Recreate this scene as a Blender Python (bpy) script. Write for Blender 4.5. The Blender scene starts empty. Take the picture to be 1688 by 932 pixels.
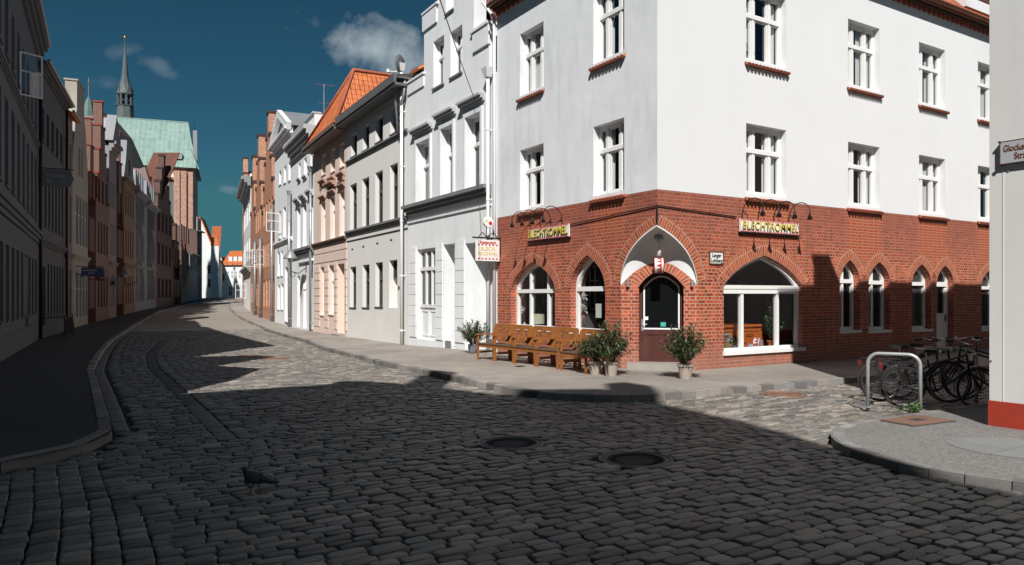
import bpy, math, random
import numpy as np
from mathutils import Vector, Matrix
from mathutils.geometry import tessellate_polygon
random.seed(7); rng = np.random.default_rng(7)
sc = bpy.context.scene
COL = sc.collection
# ------------------------------------------------------------------ camera calibration
FPX, CX, HY, CAMH = 1193.0, 844.0, 487.0, 1.7          # photograph: focal length in px, principal column, horizon row, eye height
SUN_EL, SUN_AZ = math.radians(43.0), math.radians(36.0)
# ------------------------------------------------------------------ street geometry: s metres along the street, n metres to its right
_S = np.arange(-60, 300, .25)
_T = np.radians(np.interp(_S, [-60, 18, 32, 50, 75, 105, 130, 165, 300], [31.6, 31.6, 29.0, 26.2, 23.5, 21.0, 15, 2, -12]))
_i0 = int(np.argmin(abs(_S)))
_X = np.cumsum(-np.sin(_T) * .25); _Y = np.cumsum(np.cos(_T) * .25); _X -= _X[_i0]; _Y -= _Y[_i0]
def theta(s): return float(np.interp(s, _S, _T))
def ns(n, s):
    t = theta(s)
    return (float(np.interp(s, _S, _X)) + n * math.cos(t), float(np.interp(s, _S, _Y)) + n * math.sin(t))
def g(s):     # pavement height along the street
    return float(np.interp(s, [16, 20, 26, 35, 46, 56, 65, 72, 80, 92, 110, 130, 160, 300], [0, -.04, -.2, -.28, -.36, -.26, -.18, -.05, .12, .25, .5, .8, 1.2, 1.6]))
def kR(s): return float(np.interp(s, [11, 18, 32, 50, 300], [6.9, 6.95, 8.6, 9.3, 9.3]))
def kL(s): return float(np.interp(s, [10, 20, 38, 58, 80, 105, 300], [.5, .55, 1.2, 2.0, 2.6, 4.0, 4.0]))
def fL(s): return float(np.interp(s, [10, 27, 40, 50, 62, 75, 95, 110, 300], [-2.0, -1.8, -1.9, -1.5, -.8, .3, 1.4, 2.6, 2.6]))
FR = 10.98
def hit(fn, px, smin=5.0):     # where the sight line through picture column px meets an offset of the street curve
    r = (px - CX) / FPX; prev = None; s = smin
    while s < 290:
        x, y = ns(fn(s), s); v = x - r * y
        if prev is not None and prev[0] * v <= 0 and y > 2:
            k = prev[0] / (prev[0] - v); return prev[1] + k * (s - prev[1])
        prev = (v, s); s += .2
    return 290.0
def ray_xy(px, Y): return ((px - CX) / FPX * Y, Y)
def zpy(py, Y): return CAMH - (py - HY) / FPX * Y
def gp(px, py, z=0.0):          # ground point seen at a picture position
    Y = FPX * (CAMH - z) / (py - HY); return ((px - CX) / FPX * Y, Y)
def to_ns(x, y):                # straight part of the street only
    t = math.radians(31.6); return (x * math.cos(t) + y * math.sin(t), -x * math.sin(t) + y * math.cos(t))
def FM(x, y, z, ang): return Matrix.Translation((x, y, z)) @ Matrix.Rotation(ang, 4, 'Z')
class Fr:                       # a vertical facade plane: local x along it, y into the building, z up
    def __init__(s, p0, p1, z):
        s.p0 = p0; s.a = math.atan2(p1[1] - p0[1], p1[0] - p0[0]); s.W = math.hypot(p1[0] - p0[0], p1[1] - p0[1]); s.z = z
        s.M = FM(p0[0], p0[1], z, s.a)
    def u(s, px):
        r = (px - CX) / FPX; dx, dy = math.cos(s.a), math.sin(s.a)
        return (r * s.p0[1] - s.p0[0]) / (dx - r * dy)
    def Y(s, px): return s.p0[1] + s.u(px) * math.sin(s.a)
    def h(s, px, py): return zpy(py, s.Y(px)) - s.z
    def o(s, x0, x1, yt, yb):   # opening from picture columns, top and bottom rows read at the right edge
        return (s.u(x0), s.u(x1), s.h(x1, yb), s.h(x1, yt))
    def sub(s, u, y=0, z=0, rot=0): return s.M @ Matrix.Translation((u, y, z)) @ Matrix.Rotation(rot, 4, 'Z')
# ------------------------------------------------------------------ mesh builder
class MB:
    def __init__(s): s.v = []; s.f = []; s.mi = []; s.uv = {}; s.cur = 0
    def face(s, pts, uv=None):
        i = len(s.v); s.v += [tuple(p) for p in pts]; s.f.append(tuple(range(i, i + len(pts)))); s.mi.append(s.cur)
        if uv: s.uv[len(s.f) - 1] = uv
    def box(s, x0, x1, y0, y1, z0, z1):
        i = len(s.v)
        s.v += [(x0, y0, z0), (x1, y0, z0), (x1, y1, z0), (x0, y1, z0), (x0, y0, z1), (x1, y0, z1), (x1, y1, z1), (x0, y1, z1)]
        for q in ((0, 3, 2, 1), (4, 5, 6, 7), (0, 1, 5, 4), (1, 2, 6, 5), (2, 3, 7, 6), (3, 0, 4, 7)):
            s.f.append(tuple(i + k for k in q)); s.mi.append(s.cur)
    def hexa(s, P):             # eight corners, bottom ring then top ring
        i = len(s.v); s.v += [tuple(p) for p in P]
        for q in ((0, 3, 2, 1), (4, 5, 6, 7), (0, 1, 5, 4), (1, 2, 6, 5), (2, 3, 7, 6), (3, 0, 4, 7)):
            s.f.append(tuple(i + k for k in q)); s.mi.append(s.cur)
    def bar(s, a, b, w, d, up=(0, 0, 1)):   # rectangular bar from a to b
        a = Vector(a); b = Vector(b); t = (b - a).normalized(); r = t.cross(Vector(up))
        if r.length < 1e-4: r = t.cross(Vector((1, 0, 0)))
        r.normalize(); q = r.cross(t); r *= w / 2; q *= d / 2
        s.hexa([a - r - q, a + r - q, a + r + q, a - r + q, b - r - q, b + r - q, b + r + q, b - r + q])
    def tess(s, loops, y, flip=False):      # fill (x,z) loops (outer, then holes) on the plane y
        L = [[Vector((p[0], p[1], 0)) for p in l] for l in loops]
        i = len(s.v)
        for l in loops: s.v += [(p[0], y, p[1]) for p in l]
        for t in tessellate_polygon(L):
            s.f.append(tuple(i + k for k in t)); s.mi.append(s.cur)
    def rim(s, loop, y0, y1):
        n = len(loop); i = len(s.v)
        s.v += [(p[0], y0, p[1]) for p in loop] + [(p[0], y1, p[1]) for p in loop]
        for k in range(n):
            j = (k + 1) % n; s.f.append((i + k, i + j, i + n + j, i + n + k)); s.mi.append(s.cur)
    def prism(s, loop, y0, y1):
        s.tess([loop], y0); s.tess([loop], y1); s.rim(loop, y0, y1)
    def wall(s, outer, holes=(), rv=.15, thick=.3, back=False, edge=True):
        s.tess([outer] + list(holes), 0.0)
        for h in holes: s.rim(h, 0, rv)
        if edge: s.rim(outer, 0, thick)
        if back: s.tess([outer], thick)
    def ring(s, a, b, y0, y1):  # band between two loops with the same count
        n = len(a); i = len(s.v)
        for y in (y0, y1): s.v += [(p[0], y, p[1]) for p in a] + [(p[0], y, p[1]) for p in b]
        for k in range(n):
            j = (k + 1) % n
            for q in ((k, j, n + j, n + k), (2 * n + k, 3 * n + k, 3 * n + j, 2 * n + j), (n + k, n + j, 3 * n + j, 3 * n + k), (k, 2 * n + k, 2 * n + j, j)):
                s.f.append(tuple(i + e for e in q)); s.mi.append(s.cur)
    def tube(s, pts, r, n=6, caps=True):
        P = [Vector(p) for p in pts]; m = len(P); i = len(s.v)
        R = r if isinstance(r, (list, tuple)) else [r] * m
        ref = None
        for k in range(m):
            t = (P[min(k + 1, m - 1)] - P[max(k - 1, 0)]).normalized()
            if ref is None or abs(ref.dot(t)) > .98:
                ref = Vector((0, 0, 1)) if abs(t.z) < .9 else Vector((1, 0, 0))
            a = t.cross(ref).normalized(); b = a.cross(t)
            ref = b
            for e in range(n):
                an = 2 * math.pi * e / n; s.v.append(tuple(P[k] + (a * math.cos(an) + b * math.sin(an)) * R[k]))
        for k in range(m - 1):
            for e in range(n):
                f = (e + 1) % n; s.f.append((i + k * n + e, i + k * n + f, i + (k + 1) * n + f, i + (k + 1) * n + e)); s.mi.append(s.cur)
        if caps:
            s.f.append(tuple(i + e for e in range(n))[::-1]); s.mi.append(s.cur)
            s.f.append(tuple(i + (m - 1) * n + e for e in range(n))); s.mi.append(s.cur)
    def lathe(s, prof, c=(0, 0, 0), n=16, axis='z', caps=True):
        i = len(s.v); m = len(prof)
        for r, z in prof:
            for e in range(n):
                an = 2 * math.pi * e / n; a, b = r * math.cos(an), r * math.sin(an)
                p = (a, b, z) if axis == 'z' else ((a, z, b) if axis == 'y' else (z, a, b))
                s.v.append((c[0] + p[0], c[1] + p[1], c[2] + p[2]))
        for k in range(m - 1):
            for e in range(n):
                f = (e + 1) % n; s.f.append((i + k * n + e, i + k * n + f, i + (k + 1) * n + f, i + (k + 1) * n + e)); s.mi.append(s.cur)
        if caps:
            s.f.append(tuple(i + e for e in range(n))); s.mi.append(s.cur)
            s.f.append(tuple(i + (m - 1) * n + e for e in range(n))); s.mi.append(s.cur)
    def torus(s, c, R, r, n=28, m=8, axis='y'):
        i = len(s.v)
        for a in range(n):
            A = 2 * math.pi * a / n
            for b in range(m):
                B = 2 * math.pi * b / m; q = R + r * math.cos(B); w = r * math.sin(B)
                p = (q * math.cos(A), w, q * math.sin(A)) if axis == 'y' else (q * math.cos(A), q * math.sin(A), w)
                s.v.append((c[0] + p[0], c[1] + p[1], c[2] + p[2]))
        for a in range(n):
            for b in range(m):
                s.f.append((i + a * m + b, i + (a + 1) % n * m + b, i + (a + 1) % n * m + (b + 1) % m, i + a * m + (b + 1) % m)); s.mi.append(s.cur)
    def slope(s, a, b, c, d, t=.1):  # roof slab: a-b along the eave, d-c along the top; uv in metres
        a, b, c, d = map(Vector, (a, b, c, d)); e = (b - a).normalized(); nn = (b - a).cross(d - a).normalized(); f = nn.cross(e)
        uv = [((p - a).dot(e), (p - a).dot(f)) for p in (a, b, c, d)]
        if nn.z < 0: nn = -nn
        s.face((a, b, c, d), uv)
        o = -nn * t; lo = [p + o for p in (a, b, c, d)]
        s.face(lo, uv)
        P = [a, b, c, d]
        for k in range(4):
            j = (k + 1) % 4; s.face((P[k], P[j], lo[j], lo[k]), [(0, 0), (.2, 0), (.2, .1), (0, .1)])
    def build(s, name, mats, parent=None, M=None, smooth=False):
        me = bpy.data.meshes.new(name); me.from_pydata(s.v, [], s.f)
        if not isinstance(mats, (list, tuple)): mats = [mats]
        for m in mats: me.materials.append(m)
        if len(mats) > 1: me.polygons.foreach_set('material_index', s.mi)
        if s.uv:
            L = me.uv_layers.new(name='UVMap').data
            for pi, uv in s.uv.items():
                st = me.polygons[pi].loop_start
                for k, c in enumerate(uv): L[st + k].uv = c
        if smooth: me.polygons.foreach_set('use_smooth', [True] * len(me.polygons))
        me.update()
        o = bpy.data.objects.new(name, me); place(o, parent, M); return o
def place(o, parent, M):
    COL.objects.link(o)
    M = M or (WM[parent.name] if parent else Matrix.Identity(4))
    if parent: o.parent = parent; o.matrix_parent_inverse = Matrix.Identity(4); o.matrix_basis = WM[parent.name].inverted() @ M
    else: o.matrix_basis = M
    WM[o.name] = M.copy()
WM = {}
def tag(o, label=None, cat=None, group=None, kind=None):
    if label: o['label'] = label
    if cat: o['category'] = cat
    if group: o['group'] = group
    if kind: o['kind'] = kind
    return o
def thing(name, label, cat, M, group=None):
    o = bpy.data.objects.new(name, None); o.empty_display_size = .2; place(o, None, M); return tag(o, label, cat, group)
def struct(o): return tag(o, kind='structure')
def copy_tree(o, M, label=None, parent=None):
    c = o.copy(); COL.objects.link(c)
    if parent: c.parent = parent
    else: c.matrix_basis = M; WM[c.name] = M.copy()
    if label: c['label'] = label
    for ch in o.children: copy_tree(ch, None, None, c)
    return c
# ------------------------------------------------------------------ materials
def nmat(name):
    m = bpy.data.materials.new(name); m.use_nodes = True; nt = m.node_tree; nt.nodes.clear()
    out = nt.nodes.new('ShaderNodeOutputMaterial'); b = nt.nodes.new('ShaderNodeBsdfPrincipled'); nt.links.new(b.outputs[0], out.inputs[0])
    return m, nt, b
def N(nt, t, **k):
    n = nt.nodes.new(t)
    for a, v in k.items(): setattr(n, a, v)
    return n
def L(nt, a, b): nt.links.new(a, b)
def mth(nt, op, a, b=None, c=None):
    n = N(nt, 'ShaderNodeMath', operation=op)
    for i, v in enumerate((a, b, c)):
        if v is None: continue
        if isinstance(v, (int, float)): n.inputs[i].default_value = v
        else: L(nt, v, n.inputs[i])
    return n.outputs[0]
def noise(nt, vec, scale, detail=4, rough=.55):
    n = N(nt, 'ShaderNodeTexNoise'); n.inputs['Scale'].default_value = scale; n.inputs['Detail'].default_value = detail; n.inputs['Roughness'].default_value = rough
    if vec is not None: L(nt, vec, n.inputs['Vector'])
    return n.outputs['Fac']
def ramp(nt, v, a, b, lo=0., hi=1.):
    n = N(nt, 'ShaderNodeMapRange'); n.clamp = True
    L(nt, v, n.inputs[0]); n.inputs[1].default_value = a; n.inputs[2].default_value = b; n.inputs[3].default_value = lo; n.inputs[4].default_value = hi
    return n.outputs[0]
def mixc(nt, f, a, b, mode='MIX'):
    n = N(nt, 'ShaderNodeMix', data_type='RGBA', blend_type=mode)
    for s_, v in ((0, f), (6, a), (7, b)):
        if isinstance(v, (int, float)): n.inputs[s_].default_value = v
        elif isinstance(v, (tuple, list)): n.inputs[s_].default_value = (*v[:3], 1)
        else: L(nt, v, n.inputs[s_])
    return n.outputs[2]
def scalec(nt, col, v):
    n = N(nt, 'ShaderNodeVectorMath', operation='SCALE')
    if isinstance(col, (tuple, list)): n.inputs[0].default_value = col[:3]
    else: L(nt, col, n.inputs[0])
    L(nt, v, n.inputs['Scale']); return n.outputs[0]
def bump(nt, b, h, strength=.3, dist=.01):
    n = N(nt, 'ShaderNodeBump'); n.inputs['Strength'].default_value = strength; n.inputs['Distance'].default_value = dist
    L(nt, h, n.inputs['Height']); L(nt, n.outputs[0], b.inputs['Normal'])
def objco(nt): return N(nt, 'ShaderNodeTexCoord').outputs['Object']
def pbr(name, col, rough=.7, metal=0., var=.12, vs=1.5, fine=.08, fs=45, bp=.15, bs=70, bd=.004, spec=.35, stain=None, sv=.5, streak=0.):
    m, nt, b = nmat(name); co = objco(nt)
    n1 = noise(nt, co, vs, 5); n2 = noise(nt, co, fs, 3)
    v = mth(nt, 'ADD', mth(nt, 'MULTIPLY_ADD', n1, 2 * var * 1.6, 1 - var * 1.6), mth(nt, 'MULTIPLY_ADD', n2, 2 * fine, -fine))
    c = scalec(nt, col, v)
    if stain:
        mp = N(nt, 'ShaderNodeMapping'); L(nt, co, mp.inputs[0]); mp.inputs['Scale'].default_value = (1.6, 1.6, .35)
        c = mixc(nt, ramp(nt, noise(nt, mp.outputs[0], 1.3, 6, .65), .5, .75, 0, sv), c, stain)
    if streak:
        mp = N(nt, 'ShaderNodeMapping'); L(nt, co, mp.inputs[0]); mp.inputs['Scale'].default_value = (3.2, 3.2, .25)
        c = mixc(nt, ramp(nt, noise(nt, mp.outputs[0], 1.0, 3), .52, .8, 0, streak), c, tuple(x * .55 for x in col))
    L(nt, c, b.inputs['Base Color']); b.inputs['Roughness'].default_value = rough; b.inputs['Metallic'].default_value = metal
    b.inputs['Specular IOR Level'].default_value = spec
    if bp: bump(nt, b, noise(nt, co, bs, 4), bp, bd)
    return m
def brick(name, c1, c2, mort, w=.25, h=.08, ms=.013, uv=False, weather=None, wv=.6, dark=.35, rough=.6, off=.5, bd=.006, clean=None):
    m, nt, b = nmat(name); tc = N(nt, 'ShaderNodeTexCoord')
    if uv: vec = tc.outputs['UV']; co = tc.outputs['Object']
    else:
        co = tc.outputs['Object']; sx = N(nt, 'ShaderNodeSeparateXYZ'); L(nt, co, sx.inputs[0]); cb = N(nt, 'ShaderNodeCombineXYZ')
        L(nt, mth(nt, 'ADD', sx.outputs[0], sx.outputs[1]), cb.inputs[0]); L(nt, sx.outputs[2], cb.inputs[1]); vec = cb.outputs[0]
    # slightly wavy courses
    wob = N(nt, 'ShaderNodeTexNoise'); wob.inputs['Scale'].default_value = 3.0; L(nt, vec, wob.inputs['Vector'])
    wv_ = N(nt, 'ShaderNodeVectorMath', operation='MULTIPLY_ADD'); L(nt, wob.outputs['Color'], wv_.inputs[0]); wv_.inputs[1].default_value = (.012, .012, 0); L(nt, vec, wv_.inputs[2])
    t = N(nt, 'ShaderNodeTexBrick'); L(nt, wv_.outputs[0], t.inputs['Vector']); t.offset = off; t.squash = .5 if not uv else 1.; t.squash_frequency = 2
    for k, v in (('Scale', 1.), ('Brick Width', w), ('Row Height', h), ('Mortar Size', ms), ('Mortar Smooth', .15), ('Bias', 0.)): t.inputs[k].default_value = v
    t.inputs['Color1'].default_value = (*c1, 1); t.inputs['Color2'].default_value = (*c2, 1); t.inputs['Mortar'].default_value = (*mort, 1)
    c = t.outputs['Color']
    # a second, differently coloured draw of the same courses gives each brick its own tone
    vo = N(nt, 'ShaderNodeTexVoronoi'); vo.inputs['Scale'].default_value = 1.0
    mp = N(nt, 'ShaderNodeMapping'); L(nt, wv_.outputs[0], mp.inputs[0]); mp.inputs['Scale'].default_value = (2 / w, 1 / h, 1); L(nt, mp.outputs[0], vo.inputs['Vector'])
    sp = N(nt, 'ShaderNodeSeparateColor'); L(nt, vo.outputs['Color'], sp.inputs[0])
    notm = mth(nt, 'SUBTRACT', 1, t.outputs['Fac'])
    c = scalec(nt, c, mth(nt, 'MULTIPLY_ADD', mth(nt, 'MULTIPLY', mth(nt, 'SUBTRACT', sp.outputs[0], .5), notm), 2 * dark, 1.))
    n1 = noise(nt, co, .9, 6, .6)
    if weather: c = mixc(nt, ramp(nt, n1, .45, .7, 0, wv), c, weather)
    n2 = noise(nt, co, 60, 3); c = scalec(nt, c, mth(nt, 'MULTIPLY_ADD', n2, .3, .85))
    if clean:
        c = clean(nt, co, c, t)
    L(nt, c, b.inputs['Base Color']); b.inputs['Roughness'].default_value = rough; b.inputs['Specular IOR Level'].default_value = .35
    h_ = mth(nt, 'ADD', mth(nt, 'MULTIPLY', notm, 1.), mth(nt, 'MULTIPLY', n2, .3)); bump(nt, b, h_, .7, bd)
    return m
def tiles(name, c1, c2, gap, w=.24, h=.34, rough=.65, moss=None):
    m, nt, b = nmat(name); tc = N(nt, 'ShaderNodeTexCoord'); vec = tc.outputs['UV']
    t = N(nt, 'ShaderNodeTexBrick'); L(nt, vec, t.inputs['Vector']); t.offset = 0.
    for k, v in (('Scale', 1.), ('Brick Width', w), ('Row Height', h), ('Mortar Size', .018), ('Mortar Smooth', .4), ('Bias', -.1)): t.inputs[k].default_value = v
    t.inputs['Color1'].default_value = (*c1, 1); t.inputs['Color2'].default_value = (*c2, 1); t.inputs['Mortar'].default_value = (*gap, 1)
    sx = N(nt, 'ShaderNodeSeparateXYZ'); L(nt, vec, sx.inputs[0])
    ph = mth(nt, 'MULTIPLY', sx.outputs[0], 2 * math.pi / w); wave = mth(nt, 'SINE', ph)
    saw = mth(nt, 'FRACT', mth(nt, 'DIVIDE', sx.outputs[1], h))
    n1 = noise(nt, tc.outputs['Object'], 1.2, 5, .65)
    c = scalec(nt, t.outputs['Color'], mth(nt, 'MULTIPLY_ADD', n1, .7, .65))
    if moss: c = mixc(nt, ramp(nt, noise(nt, tc.outputs['Object'], 2.6, 6, .7), .52, .72, 0, .8), c, moss)
    L(nt, c, b.inputs['Base Color']); b.inputs['Roughness'].default_value = rough
    bump(nt, b, mth(nt, 'ADD', wave, mth(nt, 'MULTIPLY', saw, -1.4)), .9, .03)
    return m
def glassm(name, tint=(.006, .007, .008), clear=False, curtain=0., rough=.02):
    m, nt, b = nmat(name)
    if clear:
        out = [n for n in nt.nodes if n.type == 'OUTPUT_MATERIAL'][0]; nt.nodes.remove(b)
        tr = N(nt, 'ShaderNodeBsdfTransparent'); tr.inputs[0].default_value = (.86, .88, .88, 1); gl = N(nt, 'ShaderNodeBsdfGlossy'); gl.inputs['Roughness'].default_value = .015
        gl.inputs[0].default_value = (.95, .97, 1, 1)
        fr = N(nt, 'ShaderNodeLayerWeight'); fr.inputs[0].default_value = .5
        mx = N(nt, 'ShaderNodeMixShader'); L(nt, mth(nt, 'MULTIPLY_ADD', mth(nt, 'POWER', fr.outputs['Facing'], 5.), .9, .1), mx.inputs[0]); L(nt, tr.outputs[0], mx.inputs[1]); L(nt, gl.outputs[0], mx.inputs[2]); L(nt, mx.outputs[0], out.inputs[0])
        return m
    oi = N(nt, 'ShaderNodeObjectInfo'); co = objco(nt)
    c = mixc(nt, ramp(nt, oi.outputs['Random'], .5, 1., 0, curtain), tint, (.22, .22, .21))
    L(nt, c, b.inputs['Base Color']); b.inputs['Roughness'].default_value = rough; b.inputs['Specular IOR Level'].default_value = .45
    bump(nt, b, noise(nt, co, 2.5, 2), .04, .02)
    return m
# ------------------------------------------------------------------ camera, sun, sky
cd = bpy.data.cameras.new('camera'); cam = bpy.data.objects.new('camera', cd); COL.objects.link(cam); sc.camera = cam
cd.sensor_width = 36; cd.lens = FPX / 1688 * 36; cd.shift_y = (HY - 466) / 1688; cd.clip_start = .05; cd.clip_end = 5000
cam.location = (0, 0, CAMH); cam.rotation_euler = (math.pi / 2, 0, 0)
t0 = math.radians(31.6)
nr = Vector((math.sin(t0), -math.cos(t0), 0)); nl = Vector((-math.cos(t0), -math.sin(t0), 0))
SUN = (nr * math.cos(SUN_AZ) + nl * math.sin(SUN_AZ)) * math.cos(SUN_EL) + Vector((0, 0, math.sin(SUN_EL)))
ld = bpy.data.lights.new('sun', 'SUN'); ld.energy = 5.0; ld.angle = math.radians(.5); ld.color = (1, .97, .935)
sun = bpy.data.objects.new('sun', ld); COL.objects.link(sun); sun.rotation_euler = (-SUN).to_track_quat('-Z', 'Y').to_euler(); sun.location = (0, -20, 40)
wd = bpy.data.worlds.new('World'); sc.world = wd; wd.use_nodes = True; nt = wd.node_tree; nt.nodes.clear()
wo = N(nt, 'ShaderNodeOutputWorld'); bg = N(nt, 'ShaderNodeBackground'); L(nt, bg.outputs[0], wo.inputs[0]); bg.inputs[1].default_value = .05
sky = N(nt, 'ShaderNodeTexSky', sky_type='NISHITA'); sky.sun_disc = False; sky.sun_elevation = SUN_EL; sky.sun_rotation = math.atan2(SUN.x, SUN.y)
sky.altitude = 1500; sky.air_density = 1.; sky.dust_density = .3; sky.ozone_density = 3.
tc = N(nt, 'ShaderNodeTexCoord'); sx = N(nt, 'ShaderNodeSeparateXYZ'); L(nt, tc.outputs['Generated'], sx.inputs[0])
skyc = mixc(nt, 1., sky.outputs[0], (.23, .54, .53), 'MULTIPLY')
cap = N(nt, 'ShaderNodeVectorMath', operation='MINIMUM'); L(nt, skyc, cap.inputs[0]); cap.inputs[1].default_value = (.75, 2.9, 3.5); skyc = cap.outputs[0]
ay = mth(nt, 'MAXIMUM', sx.outputs[1], .02)
ga = mth(nt, 'DIVIDE', sx.outputs[0], ay); gb = mth(nt, 'DIVIDE', sx.outputs[2], ay)
cb = N(nt, 'ShaderNodeCombineXYZ'); L(nt, ga, cb.inputs[0]); L(nt, gb, cb.inputs[1])
def cloud(px, py, rx, ry, rot, sc_, gain, seed):
    u0, v0 = (px - CX) / FPX, (HY - py) / FPX
    mp = N(nt, 'ShaderNodeMapping', vector_type='TEXTURE'); L(nt, cb.outputs[0], mp.inputs[0])
    mp.inputs['Location'].default_value = (u0, v0, 0); mp.inputs['Rotation'].default_value = (0, 0, rot); mp.inputs['Scale'].default_value = (rx / FPX, ry / FPX, 1)
    ln = N(nt, 'ShaderNodeVectorMath', operation='LENGTH'); L(nt, mp.outputs[0], ln.inputs[0])
    of = N(nt, 'ShaderNodeVectorMath', operation='ADD'); L(nt, cb.outputs[0], of.inputs[0]); of.inputs[1].default_value = (seed, seed * .7, 0)
    nz = N(nt, 'ShaderNodeTexNoise'); nz.inputs['Scale'].default_value = sc_; nz.inputs['Detail'].default_value = 9; nz.inputs['Roughness'].default_value = .58; nz.inputs['Distortion'].default_value = .35
    L(nt, of.outputs[0], nz.inputs['Vector'])
    d = mth(nt, 'ADD', mth(nt, 'SUBTRACT', 1, ln.outputs['Value']), mth(nt, 'MULTIPLY_ADD', nz.outputs['Fac'], 2.6, -1.3))
    return ramp(nt, d, -.05, .95, 0, gain)
c1 = cloud(618, 80, 112, 50, -.33, 15, .9, 1.3)
c2 = cloud(262, 112, 40, 16, -.45, 22, .22, 4.1)
c3 = cloud(207, 84, 34, 12, .1, 22, .16, 7.7)
c4 = cloud(385, 312, 26, 9, 0, 22, .22, 2.2)
c5 = cloud(180, 140, 30, 14, 0, 22, .12, 5.2)
cm = c1
for c in (c2, c3, c4, c5): cm = mth(nt, 'MAXIMUM', cm, c)
of = N(nt, 'ShaderNodeVectorMath', operation='ADD'); L(nt, cb.outputs[0], of.inputs[0]); of.inputs[1].default_value = (1.33, .9, 0)
cshade = mth(nt, 'MULTIPLY_ADD', noise(nt, of.outputs[0], 26, 6), 6.5, 5.6)
ccol = scalec(nt, (.86, .98, 1.05), cshade)
L(nt, mixc(nt, cm, skyc, ccol), bg.inputs[0])
vs = sc.view_settings; vs.view_transform = 'Standard'; vs.look = 'None'; vs.exposure = .2; vs.gamma = 1.; vs.use_curve_mapping = False
sc.cycles.max_bounces = 8; sc.cycles.diffuse_bounces = 4; sc.cycles.glossy_bounces = 4; sc.cycles.transparent_max_bounces = 8; sc.cycles.sample_clamp_indirect = 4.
sc.cycles.caustics_reflective = False; sc.cycles.caustics_refractive = False; sc.cycles.use_denoising = True
# ------------------------------------------------------------------ shared materials
M_white = pbr('white_plaster', (.74, .75, .75), .85, var=.03, vs=.7, fine=.02, bp=.12, bs=25, stain=(.66, .66, .65), sv=.14)
M_greyw = pbr('weathered_white_plaster', (.74, .755, .77), .85, var=.08, vs=1.3, fine=.03, bp=.3, bs=9, bd=.012, stain=(.5, .515, .535), sv=.6, streak=.06)
M_paint = pbr('white_window_paint', (.8, .8, .78), .45, var=.03, fine=.02, bp=0)
M_wood_w = pbr('white_painted_wood', (.76, .77, .77), .5, var=.05, vs=3, fine=.03, bp=.1, bs=30, stain=(.5, .5, .48), sv=.3)
M_dkframe = pbr('dark_grey_window_paint', (.06, .062, .064), .45, var=.1, bp=0)
M_glass = glassm('dark_window_glass', curtain=.35)
M_glass2 = glassm('far_window_glass', (.05, .052, .056), curtain=.75, rough=.06)
M_clear = glassm('clear_pane_glass', clear=True)
M_lead = pbr('grey_sheet_metal', (.3, .31, .32), .5, .35, var=.15, fine=.05, bp=.1)
M_zinc = pbr('zinc_pipe', (.34, .35, .36), .45, .5, var=.15, vs=4, bp=.05)
M_black = pbr('black_iron', (.018, .018, .02), .5, .3, var=.2, bp=.1)
M_tile = tiles('orange_roof_tiles', (.68, .2, .06), (.52, .135, .04), (.2, .045, .018))
M_tile2 = tiles('weathered_orange_roof_tiles', (.6, .16, .05), (.36, .09, .035), (.09, .025, .012), w=.2, h=.28, moss=(.2, .07, .035))
M_tile3 = tiles('brown_roof_tiles', (.2, .085, .055), (.14, .06, .045), (.05, .022, .018))
M_copper = tiles('green_copper_sheet', (.20, .30, .265), (.25, .355, .315), (.1, .165, .15), w=.8, h=2.2, rough=.6)
M_slate = tiles('dark_slate', (.13, .13, .125), (.1, .1, .1), (.05, .05, .05), w=.5, h=1.6)
M_sill = tiles('terracotta_sill_tiles', (.5, .13, .055), (.42, .1, .045), (.15, .04, .02), w=.16, h=.3)
M_stone = pbr('worn_grey_stone', (.3, .28, .25), .8, var=.2, vs=3, bp=.4, bs=30)
M_conc = pbr('concrete', (.35, .34, .32), .85, var=.12, vs=2, bp=.3, bs=60)
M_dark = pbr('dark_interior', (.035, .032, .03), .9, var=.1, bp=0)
M_curt = pbr('white_curtain_cloth', (.62, .62, .6), .9, var=.06, bp=0)
M_gold = pbr('gilded_metal', (.75, .5, .2), .3, .9, bp=0)
M_red = pbr('red_enamel', (.5, .035, .03), .4, bp=0)
M_signw = pbr('white_enamel', (.8, .8, .77), .35, var=.03, bp=0)
M_yel = pbr('mustard_lettering', (.62, .47, .08), .5, var=.05, bp=0)
M_ink = pbr('black_lettering', (.02, .02, .022), .5, bp=0)
# ------------------------------------------------------------------ ground, street bed, pavements
def sheet(name, rows, mat, uv=False):
    mb = MB()
    for a, b in zip(rows[:-1], rows[1:]):
        for k in range(len(a) - 1): mb.face((a[k], a[k + 1], b[k + 1], b[k]))
    return mb.build(name, mat)
def P(n, s, dz=0.): return (*ns(n, s), g(s) + dz)
M_soil = pbr('joint_soil', (.04, .036, .031), .95, var=.3, vs=3, bp=.4, bs=50)
M_ground = pbr('dark_ground', (.08, .078, .07), .95, var=.2, vs=.05)
mb = MB(); mb.face([(-2500, -2500, -1.2), (2500, -2500, -1.2), (2500, 2500, -1.2), (-2500, 2500, -1.2)]); struct(mb.build('ground', M_ground))
rows = []
for s in np.arange(-14, 60.1, 2.0):
    ks = np.linspace(-45, 45, 31) if s < 15.9 else np.linspace(kL(s) - .4, kR(s) + .4, 9)
    rows.append([P(n, s, -.135) for n in ks])
near = [r for r in rows if len(r) == 31]; far = [r for r in rows if len(r) == 9]
mbb = MB()
for grp in (near, far):
    for a, b in zip(grp[:-1], grp[1:]):
        for k in range(len(a) - 1): mbb.face((a[k], a[k + 1], b[k + 1], b[k]))
a, b = near[-1], [P(n, 16, -.135) for n in np.linspace(kL(16) - .4, kR(16) + .4, 9)]
s16 = 16.0
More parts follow.
